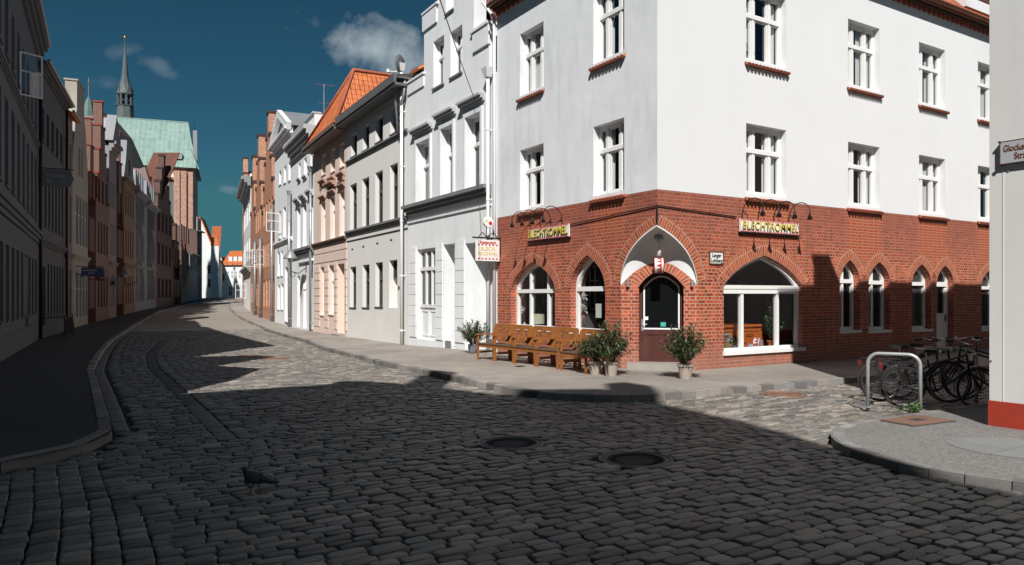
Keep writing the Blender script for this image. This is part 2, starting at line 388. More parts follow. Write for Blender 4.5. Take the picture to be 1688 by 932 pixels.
mbb.face([P(kL(16) - .4, 14, -.131), P(kR(16) + .4, 14, -.131), P(kR(16) + .4, 16, -.131), P(kL(16) - .4, 16, -.131)])
struct(mbb.build('street_bed', M_soil))
# far carriageway: cobbles too small to see one by one
def cobble_far():
    m, nt, b = nmat('far_cobbles'); co = objco(nt)
    vo = N(nt, 'ShaderNodeTexVoronoi'); vo.inputs['Scale'].default_value = 5.; L(nt, co, vo.inputs['Vector'])
    sp = N(nt, 'ShaderNodeSeparateColor'); L(nt, vo.outputs['Color'], sp.inputs[0])
    v = mth(nt, 'ADD', mth(nt, 'MULTIPLY_ADD', sp.outputs[0], .3, .62), mth(nt, 'MULTIPLY', noise(nt, co, .4, 4), .45))
    L(nt, scalec(nt, (.27, .24, .205), v), b.inputs['Base Color']); b.inputs['Roughness'].default_value = .75
    bump(nt, b, vo.outputs['Distance'], .6, .03); return m
rows = []
for s in np.arange(47.5, 172, 2.5): rows.append([P(n, s, -.112 - .02 * (s < 48)) for n in np.linspace(kL(s) - .1, kR(s) + .1, 9)])
mbf = MB()
for a, b in zip(rows[:-1], rows[1:]):
    for k in range(8): mbf.face((a[k], a[k + 1], b[k + 1], b[k]))
struct(mbf.build('far_street', cobble_far()))
# ---- kerb lines as (n, s) paths
def arc(cn, cs, r, a0, a1, k=12): return [(cn + r * math.cos(math.radians(a)), cs + r * math.sin(math.radians(a))) for a in np.linspace(a0, a1, k)]
kerbR = [(30, 8.6), (20, 8.8), (14, 9.0), (12, 9.1)] + arc(9.1, 11.4, 2.2, -90, -180) + [(kR(s), s) for s in np.arange(12, 172, 1.0)]
kerbL = [(-40, 8.0), (-12, 8.5), (-6, 8.7), (-3, 8.85)] + arc(-1.2, 10.6, 1.7, -90, 0) + [(kL(s), s) for s in np.arange(11.2, 172, 1.0)]
kerbO = [(7.3 + .28 * (4 - s), s) for s in np.arange(-14, 4, .5)] + arc(9.3, 4.0, 2.0, 180, 90) + [(10.5, 5.98), (14, 5.9), (22, 5.8), (32, 5.7)]
def flatpoly(name, loop, mat, dz=0.):
    mb = MB(); i = 0
    tri = tessellate_polygon([[Vector((*ns(n, s), 0)) for n, s in loop]])
    mb.v = [P(n, s, dz) for n, s in loop]; mb.f = [tuple(t) for t in tri]; mb.mi = [0] * len(tri)
    return mb.build(name, mat)
def pave_mat(name, col, slab=None, w=.5, h=.35, gap=.5, var=.12, fine=.12, tan=None):
    m, nt, b = nmat(name); co = objco(nt); mp = N(nt, 'ShaderNodeMapping'); L(nt, co, mp.inputs[0]); mp.inputs['Rotation'].default_value = (0, 0, -t0)
    c = scalec(nt, col, mth(nt, 'ADD', mth(nt, 'MULTIPLY_ADD', noise(nt, co, .8, 6, .65), 2 * var * 2, 1 - var * 2), mth(nt, 'MULTIPLY_ADD', noise(nt, co, 90, 3), 2 * fine, -fine)))
    if tan: c = mixc(nt, ramp(nt, noise(nt, co, .35, 5), .45, .62, 0, .8), c, tan)
    hh = noise(nt, co, 80, 4)
    if slab:
        t = N(nt, 'ShaderNodeTexBrick'); L(nt, mp.outputs[0], t.inputs['Vector'])
        for k, v in (('Scale', 1.), ('Brick Width', w), ('Row Height', h), ('Mortar Size', .008), ('Mortar Smooth', .3), ('Bias', 0.)): t.inputs[k].default_value = v
        t.inputs['Color1'].default_value = (1.08, 1.07, 1.05, 1); t.inputs['Color2'].default_value = (.9, .9, .92, 1); t.inputs['Mortar'].default_value = (gap, gap, gap, 1)
        c = mixc(nt, 1., c, t.outputs['Color'], 'MULTIPLY'); hh = mth(nt, 'SUBTRACT', mth(nt, 'MULTIPLY', hh, .4), t.outputs['Fac'])
    L(nt, c, b.inputs['Base Color']); b.inputs['Roughness'].default_value = .85; bump(nt, b, hh, .35, .006); return m
M_pavR = pave_mat('pale_pavement', (.31, .278, .245), True, .36, .36, .82, tan=(.25, .215, .185))
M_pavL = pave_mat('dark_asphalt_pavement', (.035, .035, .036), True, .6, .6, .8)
M_pavC = pave_mat('grey_pavement', (.28, .255, .225), True, 1.1, .9, .75, var=.14, tan=(.2, .183, .165))
# right pavement: flat corner piece, then a strip that follows the street
loop = [(40, 8.5), (30, 8.6), (20, 8.8), (14, 9.0), (12, 9.1)] + arc(9.1, 11.4, 2.2, -90, -180) + [(6.9, 12.0), (11.4, 12.0), (40, 12.0)]
struct(flatpoly('sidewalk', loop, M_pavC))
def strip(name, fa, fb, s0, s1, mat, ds=1.0, k=5):
    mb = MB(); rows = [[P(n, s) for n in np.linspace(fa(s), fb(s), k)] for s in np.arange(s0, s1 + .01, ds)]
    for a, b in zip(rows[:-1], rows[1:]):
        for q in range(k - 1): mb.face((a[q], a[q + 1], b[q + 1], b[q]))
    return struct(mb.build(name, mat))
strip('sidewalk', kR, lambda s: FR + .5, 12, 171, M_pavR)
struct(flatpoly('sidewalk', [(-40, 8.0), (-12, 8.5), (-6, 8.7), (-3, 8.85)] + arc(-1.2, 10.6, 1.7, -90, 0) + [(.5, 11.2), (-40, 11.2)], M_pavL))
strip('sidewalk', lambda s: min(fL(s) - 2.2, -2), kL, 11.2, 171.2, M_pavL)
# pavement round the near right corner: slabs between two bands of small mosaic stones
def mosaic():
    m, nt, b = nmat('mosaic_stones'); co = objco(nt); vo = N(nt, 'ShaderNodeTexVoronoi'); vo.inputs['Scale'].default_value = 42; L(nt, co, vo.inputs['Vector'])
    sp = N(nt, 'ShaderNodeSeparateColor'); L(nt, vo.outputs['Color'], sp.inputs[0])
    v = mth(nt, 'ADD', mth(nt, 'MULTIPLY_ADD', sp.outputs[0], .5, .55), mth(nt, 'MULTIPLY', noise(nt, co, .9, 5), .3)); e = N(nt, 'ShaderNodeTexVoronoi', feature='DISTANCE_TO_EDGE'); e.inputs['Scale'].default_value = 42; L(nt, co, e.inputs['Vector'])
    c = scalec(nt, (.25, .24, .225), mth(nt, 'MULTIPLY', v, ramp(nt, e.outputs['Distance'], .0, .12, .6, 1)))
    L(nt, c, b.inputs['Base Color']); b.inputs['Roughness'].default_value = .8; bump(nt, b, ramp(nt, e.outputs['Distance'], 0, .2), .6, .012); return m
M_mos = mosaic()
kO = [(7.3 + .28 * (4 - s), s) for s in np.arange(-14, 4, .5)] + arc(9.3, 4.0, 2.0, 180, 90) + [(10.5, 5.98), (14, 5.9), (40, 5.7)]
struct(flatpoly('sidewalk', kO + [(40, 3.5), (11.5, 3.5), (14.9, -14)], M_mos, -.035))
M_slab = pave_mat('grey_granite_slabs', (.2, .205, .205), True, 1.0, .8, .6, fine=.16)
struct(flatpoly('slab_band', [(8.55 + .28 * (4 - s), s) for s in np.arange(-14, 4, .5)] + arc(9.3, 4.0, .75, 180, 120, 6) + [(9.3, 4.62), (9.75, 4.35)] + [(9.75 + .28 * (4 - s), s) for s in np.arange(3.9, -14.1, -.5)], M_slab, -.031))
# ---- kerb stones, one block per metre
def tone_mat(name, c1, c2, rough=.7, bs=60, dirt=(.1, .09, .08), dv=.5, bstr=.35):
    m, nt, b = nmat(name); co = objco(nt); at = N(nt, 'ShaderNodeAttribute', attribute_name='tone')
    sp = N(nt, 'ShaderNodeSeparateColor'); L(nt, at.outputs['Color'], sp.inputs[0])
    c = mixc(nt, sp.outputs[0], c1, c2); c = scalec(nt, c, mth(nt, 'MULTIPLY_ADD', sp.outputs[1], .8, .6))
    c = scalec(nt, c, mth(nt, 'MULTIPLY_ADD', noise(nt, co, 55, 6, .75), 1.2, .4))
    c = mixc(nt, ramp(nt, noise(nt, co, .7, 5, .6), .5, .75, 0, dv), c, dirt)
    L(nt, c, b.inputs['Base Color']); b.inputs['Roughness'].default_value = rough; b.inputs['Specular IOR Level'].default_value = .4
    bump(nt, b, noise(nt, co, bs, 6, .65), bstr, .009); return m
M_kerb = tone_mat('granite_kerb', (.27, .235, .21), (.2, .2, .195))
def kerb(path, side, top=.004):
    pts = [ns(n, s) for n, s in path]; z = [g(s) for n, s in path]
    # resample to ~0.9 m blocks
    d = [0]
    for a, b in zip(pts[:-1], pts[1:]): d.append(d[-1] + math.hypot(b[0] - a[0], b[1] - a[1]))
    mb = MB(); tones = []; t = 0
    f = lambda q: (float(np.interp(q, d, [p[0] for p in pts])), float(np.interp(q, d, [p[1] for p in pts])), float(np.interp(q, d, z)))
    while t < d[-1] - .3:
        l = random.uniform(.55, 1.15) if path is not kerbO and t > 35 else random.uniform(.28, .4); a, b = f(t + .006), f(min(t + l - .006, d[-1])); t += l
        dx, dy = b[0] - a[0], b[1] - a[1]; q = math.hypot(dx, dy)
        if q < .05: continue
        ox, oy = -dy / q * side, dx / q * side; j = random.uniform(.0, .009); w = .15
        A = []
        for zz, ins in ((-.2, 0), (top - .02 + j, 0), (top + j, .02)):
            A.append([(a[0] + ox * (-.0 + ins), a[1] + oy * ins, a[2] + zz), (b[0] + ox * ins, b[1] + oy * ins, b[2] + zz), (b[0] + ox * (w), b[1] + oy * w, b[2] + zz), (a[0] + ox * w, a[1] + oy * w, a[2] + zz)])
        n0 = len(mb.v)
        mb.hexa(A[0] + A[1]); mb.hexa(A[1] + A[2])
        tones += [(random.random(), random.random())] * (len(mb.v) - n0)
    o = struct(mb.build('kerb', M_kerb)); at = o.data.attributes.new('tone', 'FLOAT_COLOR', 'POINT')
    arr = np.ones((len(mb.v), 4), np.float32); arr[:, :2] = tones; at.data.foreach_set('color', arr.ravel()); return o
kerb(kerbR, -1 if True else 1); kerb(kerbL, 1); kerb(kerbO, -1, -.031)
# ------------------------------------------------------------------ cobbles: every sett a rounded stone
HOLES = []                                                # round covers: centre (x, y) and radius kept clear
for px, py in ((842, 730), (1048, 757), (455, 590), (411, 585), (1290, 650)):
    s_ = to_ns(*gp(px, py, -.1))[1]; x, y = gp(px, py, g(s_) - .1); HOLES.append((x, y, .41))
def in_road(n, s, m=.03):
    if s > 9.2 - .01 * max(0, n - 12) * 2 and n > 9.1: return s < 9.15 - (n - 12) * .03 - m if n > 9.1 else True
    if s >= 11.4:
        if n > kR(s) - m: return False
    elif n > 6.9 and s > 9.2 and (n - 9.1) ** 2 + (s - 11.4) ** 2 < (2.2 + m) ** 2: return False
    if s < 6 + m:
        if s < 4:
            if n > 7.3 + .28 * (4 - s) - m: return False
        elif n > 9.3: return False
        elif n > 7.2 and (n - 9.3) ** 2 + (s - 4) ** 2 < (2 + m) ** 2: return False
    if s >= 10.6:
        if n < kL(s) + m: return False
    elif s > 8.85:
        if n < -1.2: return s < 8.88 + .03 * (n + 1.2) - m
        if (n + 1.2) ** 2 + (s - 10.6) ** 2 < (1.7 + m) ** 2: return False
    return True
def drain_n(s): return float(np.interp(s, [9.5, 14, 20, 28, 38], [1.72, 1.78, 1.85, 2.3, 3.3]))
near_v = []
class Stones:
    def __init__(q): q.V = []; q.F = []; q.T = []; q.n = 0
    def add(q, c, h, det, tone, top=.0, flat=False):
        # c: four world corners (x,y) counter-clockwise, h base height
        cx = sum(p[0] for p in c) / 4; cy = sum(p[1] for p in c) / 4
        tx, ty = rng.normal(0, .026, 2); j = rng.normal(0, .0045); 
        if flat: tx *= .3; ty *= .3; j *= .4
        def lift(x, y, z): return (x, y, h + z + j + (x - cx) * tx + (y - cy) * ty)
        if det == 2:
            rings = ((1.0, -.04, .13), (.988, -.011, .14), (.935, -.0015, .16), (.80, .001, .2))
            if flat: rings = ((1., -.05, .06), (.99, -.006, .06), (.95, 0, .08), (.6, .001, .1))
            for k, z, cut in rings:
                for a in range(4):
                    p, nx, pv = c[a], c[(a + 1) % 4], c[a - 1]
                    for o_ in (pv, nx):
                        lx, ly = p[0] + (o_[0] - p[0]) * cut, p[1] + (o_[1] - p[1]) * cut
                        q.V.append(lift(cx + (lx - cx) * k, cy + (ly - cy) * k, z + top))
            m = 8; R = 4
        else:
            for k, z in ((1., -.05), (.97, -.012), (.8, .002)):
                for p in c: q.V.append(lift(cx + (p[0] - cx) * k, cy + (p[1] - cy) * k, z + top))
            m = 4; R = 3
        b = q.n
        for r in range(R - 1):
            for e in range(m):
                f = (e + 1) % m; q.F.append((b + r * m + e, b + r * m + f, b + (r + 1) * m + f, b + (r + 1) * m + e))
        q.F.append(tuple(b + (R - 1) * m + e for e in range(m)))
        q.n += R * m; q.T += [tone] * (R * m)
ST = Stones()
def put(n0, n1, s0, s1, jit=.006, flat=False, tone=None, det=None, top=0.):
    nc, sc_ = (n0 + n1) / 2, (s0 + s1) / 2; x, y = ns(nc, sc_)
    if y < 1.2 and math.hypot(x, y) > 5: return
    if abs(x) > .8 * max(y, 0) + 3.2: return
    for hx, hy, r in HOLES:
        if (x - hx) ** 2 + (y - hy) ** 2 < (r + .015) ** 2: return
    c = [ns(n_ + rng.normal(0, jit), s_ + rng.normal(0, jit)) for n_, s_ in ((n0, s0), (n1, s0), (n1, s1), (n0, s1))]
    if det is None: det = 2 if math.hypot(x, y) < 17 else 1
    ST.add(c, g(sc_) - .1, det, tone or (rng.random(), rng.random()), top, flat)
def nb(s): return .33 + (9.1 - s) * .115                # where the side street's columns of stones end
s = .4
while s < 48:
    p = rng.uniform(.1, .128) * (1 if s < 30 else 1.25); n = (-2.0 if s > 8.9 else nb(s) - .12) + rng.uniform(0, .1); nmax = 10 if s > 11.4 else (26 if 5.9 < s < 9.2 else 11)
    ph = rng.uniform(0, 6.3)
    if s > 9.2: n = kL(s) + .235 + rng.uniform(0, .1) if s > 10.7 else n
    while n < nmax:
        l = rng.uniform(.19, .31) * (1 if s < 30 else 1.15); m = n + l / 2
        w = .035 * math.sin(m * 1.1 + s * .15) + .02 * math.sin(m * 2.7 + s * .5)
        dn = drain_n(s); jump = None
        if 9.5 < s < 37:
            if dn - .13 <= n < dn + .12: n = dn + .125; continue
            if n < dn - .12 < n + l:
                l = dn - .125 - n; jump = dn + .125
                if l < .05: n = jump; continue
        ok = in_road(n + .02, s + p / 2 + w) and in_road(n + l - .02, s + p / 2 + w)
        if s > 10.7 and n < kL(s) + .225: ok = False
        if not ok and in_road(n + .02, s + p / 2) and not (s > 10.7 and n < kL(s) + .225): # shorten at the edge
            for q in (.7, .45):
                if in_road(n + l * q, s + p / 2 + w): put(n + .006, n + l * q - .006, s + w + .006, s + p + w - .006); break
        if ok: put(n + .005, n + l - .005, s + w + .0045, s + p + w - .0045)
        n = jump if jump else n + l
    s += p
n = -9.0                                                  # the side street on the left: files of stones that run along the main street
while n < 1.4:
    w = rng.uniform(.165, .21); s = .3 + rng.uniform(0, .15)
    while s < 9.0:
        l = rng.uniform(.1, .18)
        if n + w <= nb(s) + .1 and in_road(n + w / 2, s + l): 
            o_ = .03 * math.sin(s * 1.2 + n)
            put(n + o_ + .005, n + o_ + w - .005, s + .004, s + l - .004)
        s += l
    n += w
s = 10.9                                                  # channel of long slabs along the left kerb, and the inlaid drain strip
while s < 47:
    l = rng.uniform(.6, 1.0); put(kL(s) + .02, kL(s) + .22, s + .005, s + l - .005, .004, True, (.6, .3), 2, -.012); s += l
s = 9.6
while s < 37:
    l = rng.uniform(.35, .6); dn = drain_n(s + l / 2)
    put(dn - .12, dn + .12, s + .004, s + l - .004, .004, True, (1., -.45 if s > 12.5 else .35), 2, -.014); s += l
def sett_mat():
    return tone_mat('worn_granite_setts', (.265, .232, .195), (.135, .132, .127), .55, 38, (.185, .163, .138), .5, .85)
me = bpy.data.meshes.new('cobbled_street'); me.from_pydata(ST.V, [], ST.F); me.materials.append(sett_mat())
me.polygons.foreach_set('use_smooth', [True] * len(me.polygons))
at = me.attributes.new('tone', 'FLOAT_COLOR', 'POINT'); arr = np.ones((ST.n, 4), np.float32); arr[:, :2] = ST.T; at.data.foreach_set('color', arr.ravel())
o = bpy.data.objects.new('cobbled_street', me); place(o, None, Matrix.Identity(4)); struct(o)
print('stones', len(ST.F), ST.n)
# ------------------------------------------------------------------ windows and openings
def rect(u0, u1, z0, z1): return [(u0, z0), (u1, z0), (u1, z1), (u0, z1)]
def pointed(u0, u1, z0, zs, za, k=.62, n=8, c=.04):       # pointed arch: jambs to zs, apex za
    um, w, h = (u0 + u1) / 2, (u1 - u0) / 2, za - zs
    def bz(p0, p1, p2): return [tuple((1 - t) ** 2 * a + 2 * t * (1 - t) * b + t * t * c_ for a, b, c_ in zip(p0, p1, p2)) for t in np.linspace(0, 1, n + 1)]
    R = bz((u1, zs), (u1 - c * w, zs + k * h), (um, za)); Lf = bz((um, za), (u0 + c * w, zs + k * h), (u0, zs))
    return [(u0, z0), (u1, z0)] + R + Lf[1:]
def segm(u0, u1, z0, zs, za, n=12):                       # segmental arch
    pts = []
    for t in np.linspace(0, 1, n + 1): pts.append((u1 + (u0 - u1) * t, zs + (za - zs) * (1 - (2 * t - 1) ** 2)))
    return [(u0, z0), (u1, z0)] + pts
def offset(loop, d):                                      # inward for positive d (counter-clockwise loops)
    n = len(loop); out = []
    for i in range(n):
        a, b, c = Vector(loop[i - 1]), Vector(loop[i]), Vector(loop[(i + 1) % n])
        e1, e2 = (b - a), (c - b)
        if e1.length < 1e-6: e1 = e2
        if e2.length < 1e-6: e2 = e1
        e1.normalize(); e2.normalize(); n1 = Vector((-e1.y, e1.x)); n2 = Vector((-e2.y, e2.x)); q = n1 + n2
        if q.length < 1e-6: q = n1
        q.normalize(); k = d / max(.35, q.dot(n1)); out.append((b.x + q.x * k, b.y + q.y * k))
    return out
def top_at(loop, u):                                      # height of the loop's upper edge above u
    best = None
    for i in range(len(loop)):
        a, b = loop[i], loop[(i + 1) % len(loop)]
        if (a[0] - u) * (b[0] - u) <= 0 and abs(a[0] - b[0]) > 1e-6:
            z = a[1] + (u - a[0]) / (b[0] - a[0]) * (b[1] - a[1]); best = z if best is None else max(best, z)
    return best
def window(parent, M, loop, rv=.15, fm=None, gm=None, fw=.07, mull=(.5,), trans=.64, sill=None, curtain=0, name='window', fd=.07, sub=False, lowmull=None, mw=None):
    fm = fm or M_paint; gm = gm or M_glass
    u0 = min(p[0] for p in loop); u1 = max(p[0] for p in loop); z0 = min(p[1] for p in loop); z1 = max(p[1] for p in loop)
    inn = offset(loop, fw); mb = MB(); mb.ring(loop, inn, rv - .02, rv + fd); mw = mw or fw * .9
    zt = z0 + (z1 - z0) * trans if trans else None
    if zt: mb.box(u0 + fw * .8, u1 - fw * .8, rv - .045, rv + fd - .006, zt - mw * .65, zt + mw * .65)
    for f in (mull or ()):
        um = u0 + (u1 - u0) * f; mb.box(um - mw / 2, um + mw / 2, rv - .028, rv + fd - .012, z0 + fw * .8, top_at(inn, um) + .01)
    if sub and zt:                                        # light casement frames inside the main frame
        cs = [0] + list(mull or ()) + [1]
        for a, b in zip(cs[:-1], cs[1:]):
            ua, ub = u0 + (u1 - u0) * a + fw * .75, u0 + (u1 - u0) * b - fw * .75
            for za, zb in ((z0 + fw, zt - mw * .6), (zt + mw * .6, z1 - fw)):
                if zb - za > .15 and len(loop) == 4: mb.ring(rect(ua, ub, za, zb), rect(ua + .035, ub - .035, za + .04, zb - .04), rv - .012, rv + .04)
    w = mb.build(name, fm, parent, M)
    pb = MB(); pb.tess([offset(loop, fw * .5)], rv + fd * .55); pb.build('pane', gm, w, M)
    if sill:
        sb = MB(); s_mat, pr, drop = sill
        if s_mat is M_sill:
            sb.slope((u0 - .06, -pr, z0 - drop), (u1 + .06, -pr, z0 - drop), (u1 + .06, rv - .03, z0 + .015), (u0 - .06, rv - .03, z0 + .015), .05)
            k = u0 - .05
            while k < u1 + .03: sb.lathe([(.001, -pr - .012), (.045, -pr - .012), (.045, -pr + .06), (.001, -pr + .06)], (k + .045, 0, z0 - drop - .03), 8, 'y'); k += .13
        else: sb.box(u0 - .04, u1 + .04, -pr, rv - .025, z0 - drop, z0 + .004)
        sb.build('sill', s_mat, w, M)
    if curtain:
        cb_ = MB(); ins = [(u0 + fw, u0 + fw + (u1 - u0) * curtain), (u1 - fw - (u1 - u0) * curtain, u1 - fw)] if curtain < .6 else [(u0 + fw, u1 - fw)]
        for a, b in ins:
            k = max(4, int((b - a) / .03)); us = np.linspace(a, b, k + 1)
            for i in range(k):
                ya, yb = rv + .11 + .02 * math.sin(us[i] * 55), rv + .11 + .02 * math.sin(us[i + 1] * 55)
                cb_.face(((us[i], ya, z0 + .02), (us[i + 1], yb, z0 + .02), (us[i + 1], yb, z1 - .02), (us[i], ya, z1 - .02)))
        cb_.build('curtain', M_curt, w, M, True)
    return w
def voussoirs(parent, M, loop, wdt, mat, skip=2, y=-.006, name='arch_band'):   # band of bricks on edge round an opening's arch
    pts = loop[skip:]; out = offset(loop, -wdt)[skip:]; mb = MB(); t = 0
    for i in range(len(pts) - 1):
        a, b, c, d = pts[i], pts[i + 1], out[i + 1], out[i]; l = (math.hypot(b[0] - a[0], b[1] - a[1]) + math.hypot(c[0] - d[0], c[1] - d[1])) / 2
        mb.face([(a[0], y, a[1]), (b[0], y, b[1]), (c[0], y, c[1]), (d[0], y, d[1])], [(t, 0), (t + l, 0), (t + l, wdt), (t, wdt)])
        mb.face([(d[0], y, d[1]), (c[0], y, c[1]), (c[0], .01, c[1]), (d[0], .01, d[1])], [(t, 0), (t + l, 0), (t + l, .02), (t, .02)])
        mb.face([(a[0], .02, a[1]), (b[0], .02, b[1]), (b[0], y, b[1]), (a[0], y, a[1])], [(t, 0), (t + l, 0), (t + l, .02), (t, .02)]); t += l
    return mb.build(name, mat, parent, M)
def text(s_, size, mat, parent, M, name='lettering', depth=.012, sx_=1., bold=.0, align='CENTER', spacing=1.):
    cu = bpy.data.curves.new('txt', 'FONT'); cu.body = s_; cu.size = size; cu.extrude = depth; cu.offset = bold; cu.align_x = align; cu.align_y = 'CENTER'; cu.space_character = spacing
    o = bpy.data.objects.new('txt', cu); COL.objects.link(o); dg = bpy.context.evaluated_depsgraph_get(); dg.update()
    me = bpy.data.meshes.new_from_object(o.evaluated_get(dg)); COL.objects.unlink(o); bpy.data.objects.remove(o)
    for v in me.vertices: x, y, z = v.co; v.co = (x * sx_, -z, y)
    me.materials.clear(); me.materials.append(mat); me.name = name
    ob = bpy.data.objects.new(name, me); place(ob, parent, M); return ob
def downpipe(u, ztop, zbot, M, label, mat, y=-.1, r=.05, head=True, group='rainwater pipes between the houses', jog=None, hm=None):
    t = thing('downpipe', label, 'downpipe', M @ Matrix.Translation((u, 0, 0)), group)
    mb = MB(); pts = [(u, y, ztop), (u, y, zbot)]
    if jog: pts = [(u + jog, y, ztop)] + [(u + jog, y, ztop - .5), (u, y, ztop - 1.)] + [(u, y, zbot)]
    mb.tube(pts, r, 8); mb.build('pipe', mat, t, M, True)
    z = zbot + .6
    while z < ztop - .3: mb = MB(); mb.lathe([(r + .012, -.03), (r + .012, .03)], (u, y, z), 8); mb.box(u - .012, u + .012, y + r * .8, .0, z - .015, z + .015); z += 2.1; mb.build('bracket', mat, t, M)
    if head: mb = MB(); mb.hexa([(u - .09, y - .08, ztop - .02), (u + .09, y - .08, ztop - .02), (u + .09, y + .08, ztop - .02), (u - .09, y + .08, ztop - .02), (u - .17, y - .15, ztop + .26), (u + .17, y - .15, ztop + .26), (u + .17, y + .1, ztop + .26), (u - .17, y + .1, ztop + .26)]); mb.build('hopper', hm or mat, t, M)
    return t
def mould(mb, u0, u1, z0, z1, pr, steps=3):               # stepped cornice: steps out towards the top
    for k in range(steps):
        a = z0 + (z1 - z0) * k / steps; b = z0 + (z1 - z0) * (k + 1) / steps; p = pr * (k + 1) / steps
        e = .002 * k; mb.box(u0 - e, u1 + e, -p, .02 + .003 * k, a, b)
# ------------------------------------------------------------------ the corner restaurant
C = (3.17, 15.8)
PA = ray_xy(820, 21.66); FA = Fr((PA[0], PA[1]), C, 0.); LA = FA.W
FB = Fr(C, (C[0] + 21 * math.cos(t0), C[1] + 21 * math.sin(t0)), 0.)
def red_patch(spots):          # fresher brick under each sill, where rain does not reach
    def fn(nt, co, c, t):
        sx = N(nt, 'ShaderNodeSeparateXYZ'); L(nt, co, sx.inputs[0]); tot = None
        nz = noise(nt, co, 2.2, 4)
        for u0, u1, z0, z1, k in spots:
            du = mth(nt, 'ABSOLUTE', mth(nt, 'SUBTRACT', mth(nt, 'ADD', sx.outputs[0], mth(nt, 'MULTIPLY_ADD', nz, .5, -.25)), (u0 + u1) / 2)); a = ramp(nt, du, (u1 - u0) / 2 - .12, (u1 - u0) / 2 + .12, 1, 0)
            b = ramp(nt, sx.outputs[2], z0 - .3, z0 + .4, 0, 1); v = mth(nt, 'MULTIPLY', mth(nt, 'MULTIPLY', a, b), k)
            tot = v if tot is None else mth(nt, 'MAXIMUM', tot, v)
        # sooty upper courses
        up = mth(nt, 'MULTIPLY', ramp(nt, mth(nt, 'ADD', sx.outputs[2], mth(nt, 'MULTIPLY_ADD', nz, 1.2, -.6)), 2.5, 3.6), .55)
        c = mixc(nt, up, c, (.25, .085, .062))
        lo = mth(nt, 'MULTIPLY', ramp(nt, mth(nt, 'ADD', sx.outputs[2], mth(nt, 'MULTIPLY_ADD', nz, .8, -.4)), .75, .2), .5)
        c = mixc(nt, lo, c, (.3, .17, .13))
        notm = mth(nt, 'SUBTRACT', 1, t.outputs['Fac'])
        rc = mixc(nt, notm, (.46, .22, .14), scalec(nt, (.38, .072, .026), mth(nt, 'MULTIPLY_ADD', noise(nt, co, 7, 4), .9, .55)))
        return mixc(nt, tot, c, rc)
    return fn
BR1, BR2, BMO = (.46, .088, .034), (.28, .052, .025), (.46, .25, .175)
wB = [FB.o(1230, 1296, 203, 320), FB.o(1398, 1450, 234, 340), FB.o(1515, 1558, 255, 353), FB.o(1612, 1651, 273, 362)]
wB2 = [FB.o(1230, 1296, 0, 97), FB.o(1398, 1450, 30, 141), FB.o(1515, 1558, 70, 171), FB.o(1612, 1651, 98, 195)]
wA = [FA.o(857, 896, 236, 341), FA.o(978, 1029, 192, 318)]
wA2 = [FA.o(857, 896, 36, 150), FA.o(978, 1029, -40, 90)]
zb1 = FB.h(1230, 320); zt1 = FB.h(1230, 203); zb2 = FB.h(1230, 97); zt2 = zb2 + (zt1 - zb1) * 1.04
print('restaurant z', zb1, zt1, zb2, zt2, [FB.h(1398, y) for y in (340, 234, 141, 30)], [FA.h(1029, y) for y in (318, 192, 90)], FA.h(893, 341), FA.h(893, 236), FA.h(893, 150), FA.h(893, 36))
print('uB', [(round(a[0], 2), round(a[1], 2)) for a in wB], 'uA', [(round(a[0], 2), round(a[1], 2)) for a in wA], LA)
ZB = FB.h(1083, 312)                                       # top of the brick storey
ZE = 10.15                                                 # top of the plaster
spB = [(a - .05, b + .1, 2.6 if i else 2.9, 4, .9) for i, (a, b, c, d) in enumerate(wB)]; spA = [(a - .05, b + .05, 2.9, 4, .7) for a, b, c, d in wA]
M_brB = brick('red_brick_lane_side', BR1, BR2, BMO, weather=(.33, .1, .055), wv=.5, dark=.5, clean=red_patch(spB))
M_brA = brick('red_brick_street_side', BR1, BR2, BMO, weather=(.29, .09, .055), wv=.5, dark=.5, clean=red_patch(spA))
M_vous = brick('orange_voussoirs', (.42, .10, .04), (.33, .075, .035), (.5, .3, .22), w=.078, h=.24, ms=.011, uv=True, off=.5, dark=.4)
R0 = thing('corner_restaurant', 'white corner restaurant on a red brick ground floor with pointed arch windows and vaulted entrance', 'restaurant', FM(C[0], C[1], 0, 0))
CH = 1.22; ZS, ZAP = 2.0, FA.h(1082, 372)
A1 = pointed(FA.u(843), FA.u(914.7), FA.h(914, 545), FA.h(914, 479), FA.h(879, 432))
A2 = pointed(FA.u(940), FA.u(997.6), FA.h(997, 551), FA.h(997, 475), FA.h(966, 420.6))
B1 = pointed(FB.u(1193), FB.u(1322), FB.h(1193, 582), FB.h(1193, 470), FB.h(1258, 421), k=.66, c=.3)
BS = [pointed(FB.u(a), FB.u(b), FB.h(a, c), FB.h(a, d), FB.h((a + b) / 2, e)) for a, b, c, d, e in ((1384.5, 1417, 545.8, 464, 428.6), (1432, 1467, 545.5, 465, 432), (1503.5, 1535, 544, 467, 435.7), (1618, 1644, 543, 470, 446))]
BD = pointed(FB.u(1544), FB.u(1572), .12, FB.h(1544, 468), FB.h(1558, 438))
half = [(LA, ZAP)]
n_ = 10
cA = [((1 - t) ** 2 * (LA - CH) + 2 * t * (1 - t) * (LA - CH * .93) + t * t * LA, (1 - t) ** 2 * ZS + 2 * t * (1 - t) * (ZS + .68 * (ZAP - ZS)) + t * t * ZAP) for t in np.linspace(0, 1, n_ + 1)]
outA = [(0, -.3), (LA - CH, -.3)] + cA + [(LA, ZB), (0, ZB)]
cB = [(LA - u, z) for u, z in cA]
outB = [(21, -.3), (21, ZB), (0, ZB)] + cB[::-1] + [(CH, -.3)]
mb = MB(); mb.wall(outA, [A1, A2], .2, .3, edge=False); mb.build('brick_wall', M_brA, R0, FA.M)
